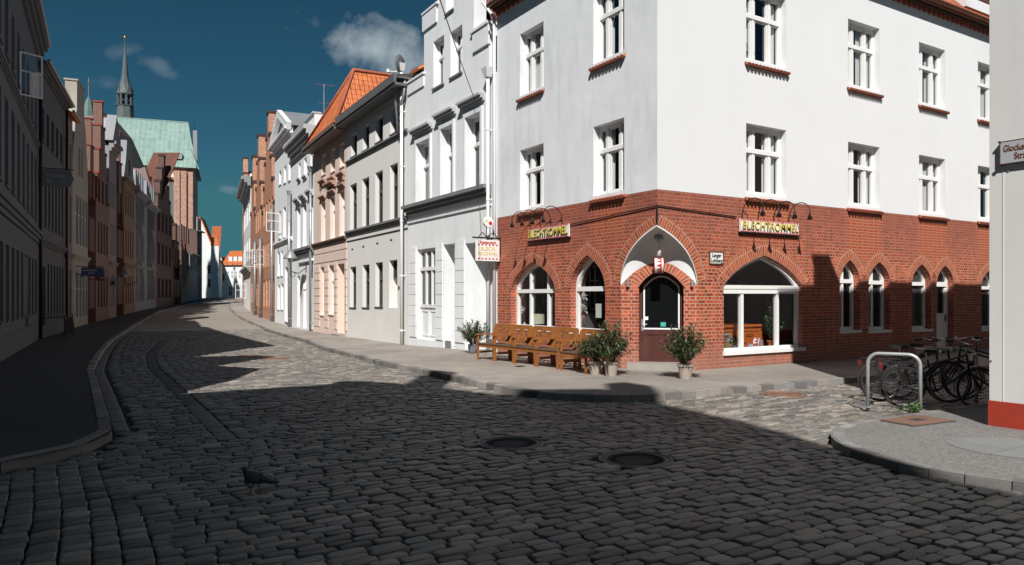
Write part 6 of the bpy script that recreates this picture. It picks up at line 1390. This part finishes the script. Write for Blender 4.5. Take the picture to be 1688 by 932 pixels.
def drum(px, y, z, r, d, label, rot, F=FB, u=None):
    Mf_ = F.sub(inwin(px, y) if u is None else u, y, z + r, rot); t = thing('tin_drum', label, 'drum', Mf_)
    mb = MB(); mb.lathe([(r, -d / 2), (r, d / 2)], (0, 0, 0), 24, 'y', False); mb.build('shell', M_signw, t, Mf_)
    mb = MB()
    for k in range(12): a = 2 * math.pi * k / 12; b_ = a + math.pi / 12; c2 = a - math.pi / 12; mb.face([(1.05 * r * math.cos(c2), -d * .3, 1.05 * r * math.sin(c2)), (1.05 * r * math.cos(b_), -d * .3, 1.05 * r * math.sin(b_)), (1.05 * r * math.cos(a), d * .3, 1.05 * r * math.sin(a))])
    mb.torus((0, -d / 2, 0), r, .008, 24, 6); mb.torus((0, d / 2, 0), r, .008, 24, 6); mb.build('red_triangles', M_red, t, Mf_)
    mb = MB(); mb.lathe([(.001, -d / 2 + .006), (r - .006, -d / 2 + .006)], (0, 0, 0), 24, 'y', False); mb.lathe([(.001, d / 2 - .006), (r - .006, d / 2 - .006)], (0, 0, 0), 24, 'y', False); mb.build('drumhead', pbr('grey_drum_skin', (.4, .41, .42), .5, bp=0) if 'grey_drum_skin' not in bpy.data.materials else bpy.data.materials['grey_drum_skin'], t, Mf_); return t
drum(1249.5, .4, wb0 - .02, .15, .16, 'tin drum with a grey skin standing on the window board', .35)
drum(1237, .45, wb0 - .02, .09, .1, 'small tin drum half behind the larger one on the window board', -.5)
# drum over the door with an added lamp standing in for the figure above it
ud = (FC.u(1079) + FC.u(1094)) / 2; zd = FC.h(1087, 439)
t = drum(0, -.3, zd - .17, .17, .2, 'tin drum with red and white zigzag hanging edge on under the entrance vault', math.pi / 2 + .1, FC, ud)
mb = MB(); mb.tube([(ud, .12, zd + .12), (ud, -.05, zd + .35), (ud + .02, -.28, zd + .42), (ud, -.3, zd + .23)], .025, 8); mb.build('hanger', M_signw, t, FC.M)
mb = MB(); mb.lathe([(.02, .1), (.09, .07), (.11, -.02), (.1, -.02), (.02, .05)], (ud, -.3, zd + .62), 14, caps=False); mb.build('lamp_shade', M_lead, t, FC.M, True)
mb = MB(); mb.tube([(ud, -.3, zd + .22), (ud + .03, -.3, zd + .4), (ud, -.3, zd + .66)], [.05, .04, .02], 8); mb.lathe([(.001, -.04), (.05, 0), (.001, .05)], (ud, -.3, zd + .56), 10); mb.build('lamp_stem', M_signw, t, FC.M, True)
# table lamp, paper stars and a barrel in the street side windows
def inA(px, y): r = (px - CX) / FPX; o_ = FA.M @ Vector((0, y, 0)); dx, dy = math.cos(FA.a), math.sin(FA.a); return (r * o_.y - o_.x) / (dx - r * dy)
wa0 = A1[0][1]; mb = MB(); mb.box(A1[0][0], A2[1][0], .3, .9, wa0 - .08, wa0 - .02); mb.build('window_board', M_white, R0, FA.M)
Mf_ = FA.sub(inA(888, .42), .42, wa0 - .02); t = thing('table_lamp', 'table lamp with a pale green drum shade in the three light arch window', 'lamp', Mf_)
mb = MB(); mb.lathe([(.001, 0), (.07, 0), (.07, .02), (.015, .03), (.015, .16)], n=12); mb.build('stand', M_zinc, t, Mf_); mb = MB(); mb.lathe([(.17, .14), (.165, .42)], n=20, caps=False); mb.build('lamp_shade', pbr('pale_green_cloth', (.5, .5, .36), .8, bp=0), t, Mf_, True)
def paper_star(F, u, y, z, r, label, seed, mat=M_curt):
    Mf_ = F.sub(u, y, z, random.Random(seed).uniform(-.5, .5)); t = thing('paper_star', label, 'paper star', Mf_, 'paper stars hung in the arch windows'); mb = MB(); rd = random.Random(seed)
    for k in range(9):
        a = 2 * math.pi * k / 9 + rd.uniform(-.2, .2); l = r * rd.uniform(.6, 1.1); w_ = .35
        p = Vector((math.cos(a) * l, rd.uniform(-.1, .1), math.sin(a) * l)); q0 = Vector((math.cos(a - w_) * r * .3, -.05, math.sin(a - w_) * r * .3)); q1 = Vector((math.cos(a + w_) * r * .3, .05, math.sin(a + w_) * r * .3)); mb.face((q0, p, (0, -.09, 0))); mb.face((p, q1, (0, -.09, 0))); mb.face((q1, p, (0, .09, 0)))
    mb.build('star', mat, t, Mf_); mb = MB(); mb.tube([(0, 0, 0), (0, 0, .9)], .003, 3); mb.build('thread', M_signw, t, Mf_)
paper_star(FA, inA(963, .42), .42, FA.h(963, 505), .24, 'large pale folded paper star in the single light arch window', 4)
paper_star(FA, inA(962, .5), .5, FA.h(962, 488), .16, 'smaller folded paper star above the large one in the arch window', 6)
paper_star(FA, inA(862, .42), .42, FA.h(862, 510), .15, 'folded paper star behind the left pane of the three light arch window', 7)
Mf_ = FA.sub(inA(962, .62), .62, wa0 - .02); t = thing('barrel', 'striped barrel lying in the single light arch window', 'barrel', Mf_)
mb = MB(); mb.lathe([(.001, -.3), (.2, -.3), (.25, 0), (.2, .3), (.001, .3)], (0, 0, .26), 20, 'x'); mb.build('staves', pbr('barrel_staves', (.1, .09, .085), .6, bp=.1), t, Mf_)
mb = MB()
for x, r_ in ((-.2, .228), (-.08, .248), (.08, .248), (.2, .228)): mb.lathe([(r_, -.018), (r_ + .008, 0), (r_, .018)], (x, 0, .26), 20, 'x', False)
mb.build('hoop', pbr('pale_red_hoops', (.45, .22, .17), .5, bp=0), t, Mf_)
mb = MB(); mb.lathe([(.001, -.302), (.17, -.302), (.17, -.296)], (0, 0, .26), 20, 'x', False); mb.build('barrel_head', pbr('pale_blue_head', (.4, .47, .5), .5, bp=0), t, Mf_)
Mf_ = FA.sub(inA(989, .35), .3, FA.h(989, 515)); t = tag((lambda mb: (mb.box(-.11, .11, 0, .008, -.15, .2), mb.build('paper_notice', M_signw, None, Mf_))[1])(MB()), 'white paper notice behind the right side of the single light arch window', 'notice')
# cat's grass on an upper window sill
u_ = FB.u(1250); Mf_ = FB.sub(u_, .36, zb2 + .02); t = thing('small_houseplant', 'spiky green houseplant in the top floor window nearest the corner', 'plant', Mf_); pot(t, Mf_, .09, .12, M_pot2); plant(t, Mf_, .3, .2, .1, 16, 14, .16, .009, M_leaf2, 12, .1)
# ------------------------------------------------------------------ round covers in the street
M_iron = pbr('cast_iron', (.06, .062, .06), .85, 0., spec=.1, var=.2, bp=.3, bs=60); M_ironr = pbr('rusty_cast_iron', (.23, .13, .09), .65, .2, var=.25, bp=.3, bs=60); M_ring = pbr('cover_concrete', (.16, .157, .15), .8, var=.15, bp=.4, bs=60)
M_fring = pbr('worn_iron_ring', (.2, .2, .195), .6, .2, var=.2, bp=.2)
def cover(hx, hy, label, mat, lit=False):
    s_ = to_ns(hx, hy)[1]; M = FM(hx, hy, g(s_) - .1, t0); t = thing('manhole_cover', label, 'manhole cover', M, 'round iron covers in the cobbles')
    mb = MB(); mb.lathe([(.001, -.012), (.27, -.012), (.272, -.02)], n=40, caps=False); mb.lathe([(.285, -.012), (.3, 0), (.31, 0), (.318, -.012)], n=40, caps=False)
    for k in range(36): a = 2 * math.pi * k / 36; c_, s2 = math.cos(a), math.sin(a); r0, r1, w_ = .215, .268, .006; mb.hexa([(r0 * c_ - w_ * s2, r0 * s2 + w_ * c_, -.014), (r1 * c_ - w_ * s2, r1 * s2 + w_ * c_, -.014), (r1 * c_ + w_ * s2, r1 * s2 - w_ * c_, -.014), (r0 * c_ + w_ * s2, r0 * s2 - w_ * c_, -.014), (r0 * c_ - w_ * s2, r0 * s2 + w_ * c_, -.002), (r1 * c_ - w_ * s2, r1 * s2 + w_ * c_, -.002), (r1 * c_ + w_ * s2, r1 * s2 - w_ * c_, -.002), (r0 * c_ + w_ * s2, r0 * s2 - w_ * c_, -.002)])
    mb.build('lid', mat, t, M)
    mb = MB(); mb.lathe([(.318, -.02), (.325, -.004), (.4, -.004), (.41, -.03)], n=40, caps=False); mb.build('collar', M_ring, t, M)
    mb = MB(); mb.lathe([(.385, -.006), (.39, .006), (.405, .006), (.41, -.01)], n=40, caps=False); mb.lathe([(.318, -.01), (.322, .005), (.332, .005), (.336, -.008)], n=40, caps=False); mb.build('frame', M_fring if mat is M_iron else mat, t, M)
for (hx, hy, r), lb, m_ in zip(HOLES, ('round iron cover in shaded cobbles, left of two near the middle of the crossing', 'round iron cover in shaded cobbles, right and nearer of two in the crossing', 'rusty round cover in the sunlit street, right of a close pair', 'rusty round cover in the sunlit street, left of a close pair', 'rusty round cover in the sunlit lane below the big arched window'), (M_iron, M_iron, M_ironr, M_ironr, M_ironr)): cover(hx, hy, lb, m_)
x, y = gp(1510, 690); M = FM(x, y, -.03, t0 - .1); t = thing('access_cover', 'rectangular rusty metal cover in the pavement beside the bicycles', 'access cover', M)
mb = MB(); mb.box(-.42, .42, -.24, .24, -.02, .012); mb.build('plate', M_ironr, t, M); mb = MB(); mb.ring(rect(-.46, .46, -.28, .28), rect(-.421, .421, -.241, .241), 0, .02); 
o = mb.build('frame', M_iron, t, M @ Matrix.Rotation(math.radians(-90), 4, 'X')); mb = MB(); mb.box(-.08, .12, -.08, .06, .0125, .016); mb.build('lifting_slot', M_iron, t, M)
x, y = gp(857, 604.5); M = FM(x, y, .004, t0); t = thing('floor_drain', 'tiny black drain grating in the pavement in front of the benches', 'drain', M); mb = MB()
for k in range(3): mb.box(-.1, .1, -.09 + k * .07, -.05 + k * .07, -.01, .008)
mb.build('grating', M_black, t, M)
# weeds at the kerb of the hoop
x, y = gp(1505, 676); M = FM(x, y, -.035, 0); t = thing('weed_tuft', 'small green weed tuft at the foot of the bicycle hoop', 'weed', M); plant(t, M, .1, .2, .02, 16, 8, .08, .014, leafmat('weed_leaves', (.04, .1, .02), (.1, .2, .05)), 21)
# ------------------------------------------------------------------ cycle hoops and bicycles
M_galv = pbr('galvanised_tube', (.42, .44, .44), .4, .4, var=.1, bp=.05)
def hoop(pa, pb, h, label):
    a, b = Vector((*pa, 0)), Vector((*pb, 0)); d = (b - a); w = d.length; M = FM(a.x, a.y, -.035, math.atan2(d.y, d.x)); t = thing('cycle_hoop', label, 'cycle stand', M, 'tubular cycle hoops')
    r = .16; pts_ = [(0, 0, -.05), (0, 0, h - r)] + [(r - r * math.cos(q), 0, h - r + r * math.sin(q)) for q in np.linspace(.2, math.pi / 2, 7)] + [(w - r + r * math.sin(q), 0, h - r + r * math.cos(q)) for q in np.linspace(0, math.pi / 2 - .2, 7)] + [(w, 0, h - r), (w, 0, -.05)]
    mb = MB(); mb.tube(pts_, .028, 10); mb.build('tube', M_galv, t, M, True)
    mb = MB(); mb.lathe([(.05, 0), (.05, .012)], (0, 0, .0), 12); mb.lathe([(.05, 0), (.05, .012)], (w, 0, .0), 12); mb.build('foot_plate', M_galv, t, M)
hoop(gp(1430.5, 668), gp(1517, 674.5), .84, 'grey steel cycle hoop half in sun in front of the bicycles')
hoop((6.9, 12.3), (7.7, 12.0), .84, 'dark cycle hoop behind the first one, among the bicycles')
M_tyre = pbr('tyre_rubber', (.018, .018, .018), .8, bp=0); M_rim = pbr('aluminium_rim', (.16, .16, .165), .35, .7, bp=0); M_chr = pbr('dull_chrome', (.3, .3, .3), .25, .9, bp=0); M_sad = pbr('black_saddle', (.02, .02, .02), .5, bp=0); M_rl = pbr('red_reflector', (.16, .012, .016), .3, bp=0)
def bicycle(M, label, col, steer=.15):
    t = thing('bicycle', label, 'bicycle', M, 'bicycles parked in the shaded lane'); R_ = .335; mf = pbr('frame_paint', col, .35, .2, bp=0); BBx, BBz = -.06, .28
    def wheel(x, st):
        Mw = M @ Matrix.Translation((x, 0, R_)) @ Matrix.Rotation(st, 4, 'Z'); mb = MB(); mb.torus((0, 0, 0), R_ - .035, .011, 36, 6); mb.lathe([(.02, -.035), (.02, .035)], (0, 0, 0), 8, 'y')
        for k in range(28): a = 2 * math.pi * k / 28; b_ = a + (.5 if k % 2 else -.5); mb.tube([(.02 * math.cos(b_), .028 * (-1) ** k, .02 * math.sin(b_)), ((R_ - .04) * math.cos(a), 0, (R_ - .04) * math.sin(a))], .0016, 3, False)
        w = mb.build('wheel', M_rim, t, Mw, True); mb = MB(); mb.torus((0, 0, 0), R_ - .018, .018, 40, 8); mb.build('tyre', M_tyre, w, Mw, True)
        mb = MB(); n_ = 16; a0, a1 = (math.radians(20), math.radians(190)); P_ = [((R_ + .025) * math.cos(a), 0, (R_ + .025) * math.sin(a)) for a in np.linspace(a0, a1, n_)]
        for p, q in zip(P_[:-1], P_[1:]): mb.hexa([(p[0], -.025, p[2]), (q[0], -.025, q[2]), (q[0], .025, q[2]), (p[0], .025, p[2]), (p[0] * 1.02, -.02, p[2] * 1.02), (q[0] * 1.02, -.02, q[2] * 1.02), (q[0] * 1.02, .02, q[2] * 1.02), (p[0] * 1.02, .02, p[2] * 1.02)])
        mb.build('mudguard', mf, w, Mw)
    wheel(-.54, 0); wheel(.56, steer)
    mb = MB(); st0, st1 = (BBx, 0, BBz), (-.2, 0, .78); hd0, hd1 = (.4, 0, .62), (.36, 0, .86)
    mb.tube([st0, st1], .016, 8); mb.tube([st0, hd0], .018, 8); mb.tube([(-.17, 0, .7), hd1], .016, 8); mb.tube([hd0, hd1], .02, 8)
    for y in (-.05, .05): mb.tube([(-.54, y, R_), (BBx, y * .5, BBz)], .01, 6); mb.tube([(-.54, y, R_), (-.18, y * .3, .7)], .009, 6); mb.tube([(.56, y, R_), (.47, y, .5), (.42, y * .6, .6), (.41, 0, .63)], .011, 6)
    mb.build('frame', mf, t, M, True)
    mb = MB(); mb.tube([(-.2, 0, .76), (-.225, 0, .9)], .012, 8); mb.build('seat_post', M_chr, t, M); mb = MB(); mb.hexa([(-.36, -.08, .9), (-.1, -.025, .9), (-.1, .025, .9), (-.36, .08, .9), (-.37, -.09, .96), (-.07, -.02, .94), (-.07, .02, .94), (-.37, .09, .96)]); mb.build('saddle', M_sad, t, M)
    mb = MB(); mb.tube([(.36, 0, .84), (.345, 0, 1.0), (.38, 0, 1.02)], .013, 8); mb.tube([(.18, -.29, 1.04), (.3, -.27, 1.06), (.38, -.12, 1.03), (.38, .12, 1.03), (.3, .27, 1.06), (.18, .29, 1.04)], .011, 8); mb.build('handlebar', M_chr, t, M, True)
    mb = MB(); mb.tube([(.15, -.29, 1.035), (.27, -.28, 1.055)], .017, 8); mb.tube([(.15, .29, 1.035), (.27, .28, 1.055)], .017, 8); mb.build('grip', M_sad, t, M)
    mb = MB(); mb.torus((BBx, -.05, BBz), .085, .006, 24, 5); mb.tube([(BBx, -.06, BBz), (BBx + .12, -.07, BBz - .11)], .009, 6); mb.tube([(BBx, .06, BBz), (BBx - .12, .07, BBz + .11)], .009, 6); mb.box(BBx + .08, BBx + .16, -.16, -.07, BBz - .125, BBz - .1); mb.box(BBx - .16, BBx - .08, .07, .16, BBz + .1, BBz + .125)
    mb.tube([(BBx, -.05, BBz + .085), (-.54, -.045, R_ + .035)], .004, 4); mb.tube([(BBx, -.05, BBz - .085), (-.54, -.045, R_ - .035)], .004, 4); mb.build('crank', M_chr, t, M)
    mb = MB()
    for y in (-.06, .06): mb.tube([(-.2, y, .72), (-.85, y, .74)], .007, 5); mb.tube([(-.54, y, R_), (-.62, y, .73)], .006, 5)
    for k in range(5): x = -.3 - k * .12; mb.tube([(x, -.06, .735), (x, .06, .735)], .005, 4)
    mb.build('luggage_rack', M_sad, t, M); mb = MB(); mb.box(-.9, -.86, -.03, .03, .62, .7); mb.build('rear_light', M_rl, t, M); mb = MB(); mb.lathe([(.03, -.03), (.035, .03), (.001, .035)], (.46, 0, .86), 10, 'x'); mb.build('headlamp', M_chr, t, M); return t
# bicycles stand on the carriageway beyond the hoop, frames along the lane
bl = [((6.8, 11.5), -.22, (.02, .022, .025), 'black bicycle nearest the grey cycle hoop, its rear wheel behind the hoop'), ((6.78, 12.2), -.1, (.05, .05, .055), 'dark grey bicycle with a red rear reflector poking out left of the hoop'), ((7.6, 11.6), 3.0, (.03, .015, .015), 'black bicycle next to the white house corner, facing the hoop'), ((7.3, 12.65), .05, (.02, .03, .035), 'dark bicycle with raised handlebars in front of the grey side door'), ((8.3, 12.3), 2.9, (.02, .02, .02), 'black bicycle deepest in the shade, half hidden by the house corner')]
for (x, y), a, c_, lb in bl:
    n_, s_ = to_ns(x, y); zb = -.035 if s_ < 5.95 else -.1
    bicycle(FM(x, y, zb, a) @ Matrix.Rotation(random.uniform(-.08, .08), 4, 'X'), lb, c_, random.uniform(-.4, .4))
# ------------------------------------------------------------------ pigeon
x, y = gp(420, 816, -.1); M = FM(x, y, -.098, math.radians(172)); t = None
def skin(name, mat, verts, edges, radii, M, parent=None, lev=2):
    me = bpy.data.meshes.new(name); me.from_pydata(verts, edges, []); o = bpy.data.objects.new(name, me); COL.objects.link(o)
    md = o.modifiers.new('Skin', 'SKIN'); md.use_smooth_shade = True
    for i, r in enumerate(radii): me.skin_vertices[0].data[i].radius = r if isinstance(r, tuple) else (r, r)
    me.skin_vertices[0].data[0].use_root = True
    sd = o.modifiers.new('Sub', 'SUBSURF'); sd.levels = lev; sd.render_levels = lev
    dg = bpy.context.evaluated_depsgraph_get(); dg.update(); m2 = bpy.data.meshes.new_from_object(o.evaluated_get(dg)); COL.objects.unlink(o); bpy.data.objects.remove(o)
    m2.materials.clear(); m2.materials.append(mat); m2.name = name; m2.polygons.foreach_set('use_smooth', [True] * len(m2.polygons)); ob = bpy.data.objects.new(name, m2); place(ob, parent, M); return ob
def pigeon_mat():
    m, nt, b = nmat('pigeon_feathers'); co = objco(nt); sx = N(nt, 'ShaderNodeSeparateXYZ'); L(nt, co, sx.inputs[0])
    c = mixc(nt, ramp(nt, sx.outputs[0], -.02, .08), (.10, .105, .115), (.025, .035, .035)); c = mixc(nt, ramp(nt, mth(nt, 'ABSOLUTE', mth(nt, 'SUBTRACT', sx.outputs[0], -.075)), .008, .012, 1, 0), c, (.02, .02, .022)); c = mixc(nt, ramp(nt, sx.outputs[0], -.2, -.19, 1, 0), c, (.02, .02, .02))
    L(nt, scalec(nt, c, mth(nt, 'MULTIPLY_ADD', noise(nt, co, 60, 3), .6, .7)), b.inputs['Base Color']); b.inputs['Roughness'].default_value = .6; return m
pv = [(0, 0, .155), (.055, 0, .165), (.085, 0, .2), (.1, 0, .235), (.122, 0, .237), (-.07, 0, .15), (-.13, 0, .138), (-.2, 0, .125), (-.235, 0, .12)]
body_ = skin('pigeon', pigeon_mat(), pv, [(0, 1), (1, 2), (2, 3), (3, 4), (0, 5), (5, 6), (6, 7), (7, 8)], [(.058, .062), (.05, .052), (.031, .033), (.026, .026), (.015, .015), (.054, .05), (.036, .03), (.03, .013), (.026, .007)], M)
tag(body_, 'dark grey pigeon walking on the shaded cobbles at lower left', 'pigeon')
for sy in (-1, 1):
    mb = MB(); P_ = []
    for k, (xx, zz_, ww) in enumerate(((.05, .17, .012), (.02, .19, .035), (-.04, .185, .045), (-.1, .165, .038), (-.16, .145, .02), (-.2, .135, .006))): P_.append([(xx, sy * (.052 - .004 * k), zz_ - ww * .9), (xx, sy * (.064 - .006 * k), zz_ - ww * .2), (xx, sy * (.048 - .005 * k), zz_ + ww * .35)])
    for a, b_ in zip(P_[:-1], P_[1:]):
        for q in range(2): mb.face((a[q], a[q + 1], b_[q + 1], b_[q]))
    mb.build('wing', pbr('pigeon_wing', (.09, .095, .1), .6, var=.2, vs=20, bp=0) if 'pigeon_wing' not in bpy.data.materials else bpy.data.materials['pigeon_wing'], body_, M, True)
    mb = MB(); fx = .035 * sy; mb.tube([(-.005, sy * .022, .11), (-.01 + fx, sy * .024, .05), (fx, sy * .024, .008)], [.009, .005, .005], 6)
    for a in (-.5, 0, .5, math.pi): mb.tube([(fx, sy * .024, .006), (fx + .03 * math.cos(a), sy * .024 + .03 * math.sin(a), .003)], .0035, 4)
    mb.build('leg', pbr('pigeon_legs', (.25, .08, .07), .6, bp=0), body_, M)
    mb = MB(); mb.lathe([(.0005, -.004), (.004, 0), (.0005, .004)], (.108, sy * .022, .243), 8, 'y'); mb.build('eye', pbr('orange_eye', (.4, .12, .02), .2, bp=0), body_, M)
mb = MB(); mb.lathe([(.007, .13), (.005, .142), (.001, .155)], (0, 0, .233), 8, 'x'); mb.build('beak', M_ink, body_, M)
# ------------------------------------------------------------------ signs, lamp, rails and bicycles on the shaded side
def proj_sign(F, px, px2, y0, y1, label, mats, out=None, shape=None, lines=()):
    u = F.u(px2) if out is None else out; W_ = F.W
    # plate stands square to the wall, reaching out over the pavement
    q = F.M @ Vector((u, 0, 0)); Yq = q.y; s_ = Yq / FPX; w = abs(px2 - px) * s_ * 1.1; z0, z1 = zpy(y1, Yq), zpy(y0, Yq)
    M = F.M @ Matrix.Translation((u, -.15, 0)) @ Matrix.Rotation(-math.pi / 2, 4, 'Z'); zc = F.z
    t = thing('projecting_sign', label, 'sign', M)
    z0 -= zc; z1 -= zc
    mb = MB()
    if shape == 'arrow': mb.prism([(0, z0), (w * .88, z0), (w, (z0 + z1) / 2), (w * .88, z1), (0, z1)], -.05, .05)
    elif shape == 'round': mb.lathe([(.001, -.05), (w / 2, -.05), (w / 2, .05), (.001, .05)], (w / 2, 0, (z0 + z1) / 2), 20, 'y')
    else: mb.box(0, w, -.05, .05, z0, z1)
    mb.build('plate', mats[0], t, M)
    mb = MB(); 
    for k, (a, b_, c_, d_) in enumerate(lines): mb.box(w * a, w * b_, -.058, -.0505, z0 + (z1 - z0) * c_, z0 + (z1 - z0) * d_)
    if lines: mb.build('lettering_band', mats[1], t, M)
    mb = MB(); mb.bar((-.15, 0, z1 + .05), (w, 0, z1 + .05), .03, .03); mb.bar((-.15, 0, z0 + .1), (0, 0, z0 + .1), .03, .03); mb.build('bracket', M_black, t, M); return t
M_sg = pbr('grey_sign_face', (.2, .205, .21), .5, bp=0); M_sb = pbr('blue_sign_face', (.05, .065, .16), .4, bp=0); M_sr = pbr('dark_red_sign_face', (.16, .02, .02), .4, bp=0); M_sl = pbr('sign_line_grey', (.3, .3, .34), .5, bp=0)
def sign_at(px0, px1, y0, y1, Y, label, mats, shape=None, lines=(), wallF=None):
    # face square to the street, carried by an arm from the wall on its left
    x0, yy0 = ray_xy(px0, Y); th = theta(40); s_ = Y / FPX; w = (px1 - px0) * s_ / math.cos(th) * .98
    F = Fr((x0, yy0), (x0 + math.cos(th) * 2, yy0 + math.sin(th) * 2), 0.); M = F.M; t = thing('projecting_sign', label, 'sign', F.sub(0, 0, zpy(y1, Y))); z0, z1 = zpy(y1, Y), zpy(y0, Y)
    mb = MB()
    if shape == 'arrow': mb.prism([(0, z0), (w * .88, z0), (w, (z0 + z1) / 2), (w * .88, z1), (0, z1)], -.06, .06)
    elif shape == 'round': mb.lathe([(.001, -.06), (w / 2, -.06), (w / 2, .06), (.001, .06)], (w / 2, 0, (z0 + z1) / 2), 20, 'y')
    elif shape == 'flag': mb.prism([(0, z0 - .15), (w * .15, z0), (w, z0 - .1), (w, z1), (0, z1)], -.06, .06)
    else: mb.box(0, w, -.06, .06, z0, z1)
    mb.build('plate', mats[0], t, M)
    if lines:
        mb = MB()
        for a, b_, c_, d_ in lines: mb.box(w * a, w * b_, -.068, -.0605, z0 + (z1 - z0) * c_, z0 + (z1 - z0) * d_)
        mb.build('lettering_band', mats[1], t, M)
    mb = MB(); mb.bar((-1.2, 0, z1 + .06), (w, 0, z1 + .06), .04, .04); mb.bar((-1.2, 0, z0 + .1), (-.01, 0, z0 + .1), .04, .04); mb.build('bracket', M_black, t, M)
sign_at(69, 110, 279, 306, 34, 'grey arrow ended sign projecting from the grey townhouse', (M_sg, M_sl), 'arrow', [(.12, .72, .55, .72), (.12, .3, .22, .4), (.62, .72, .22, .4)])
sign_at(134, 163, 441, 454.5, 45, 'blue projecting sign low over the shaded pavement', (M_sb, M_sl), 'flag', [(.1, .7, .55, .72), (.3, .6, .25, .38)])
sign_at(156, 169, 447, 463, 50, 'small dark red projecting sign right below the blue one', (M_sr, M_sl), None, [(.2, .5, .55, .75), (.6, .9, .2, .4)])
sign_at(178, 190, 460, 473, 58, 'pale projecting sign with a round emblem on the shaded side', (M_l7, M_ink), None, [(.3, .7, .3, .7)])
x, y = ray_xy(206, 60); th = theta(60); M = FM(x, y, zpy(462, 60), th - math.pi / 2); t = thing('wall_lamp', 'dark street lamp with a pointed shade on the shaded left side', 'street lamp', M); lampbuild(t, M, .9)
# railings by the grey townhouse door
F = FL1; t = thing('stair_railing', 'black iron stair railing in front of the grey townhouse', 'railing', F.M); mb = MB()
for u in np.arange(.6, 3.4, .14): mb.tube([(u, -1.0, -.1), (u, -1.0, .95)], .012, 4)
mb.tube([(.5, -1.0, .97), (3.4, -1.0, .97)], .022, 6); mb.tube([(.5, -1.0, .1), (3.4, -1.0, .1)], .016, 6)
for u in (.5, 3.4): mb.tube([(u, -1., -.2), (u, -1., 1.05)], .028, 6); mb.tube([(u, -1., .97), (u, 0, .97)], .02, 6)
mb.build('bars', M_black, t, F.M)
mb = MB(); mb.box(.6, 2.5, -.95, 0, -.4, .0); mb.build('steps', M_stone, t, F.M)
F = FL1
bicycle(F.M @ Matrix.Translation((4.6, -.8, 0)), 'black bicycle leaning by the grey townhouse on the shaded pavement', (.02, .02, .022), .3)
F = FL0; downpipe(F.W - .05, ze1, -.2, F.M, 'dark rainwater pipe between the two nearest left townhouses', M_black, y=-.12, r=.07)
F = FL1; downpipe(F.W - .1, ze2, -.2, F.M, 'dark rainwater pipe between the grey and rose houses', M_black, y=-.12, r=.07)
casement(FL0.M, FL0.u(31), FL0.h(31, 156), FL0.h(31, 84), .75, 'tall casement standing open high on the blue grey townhouse', 1.1)
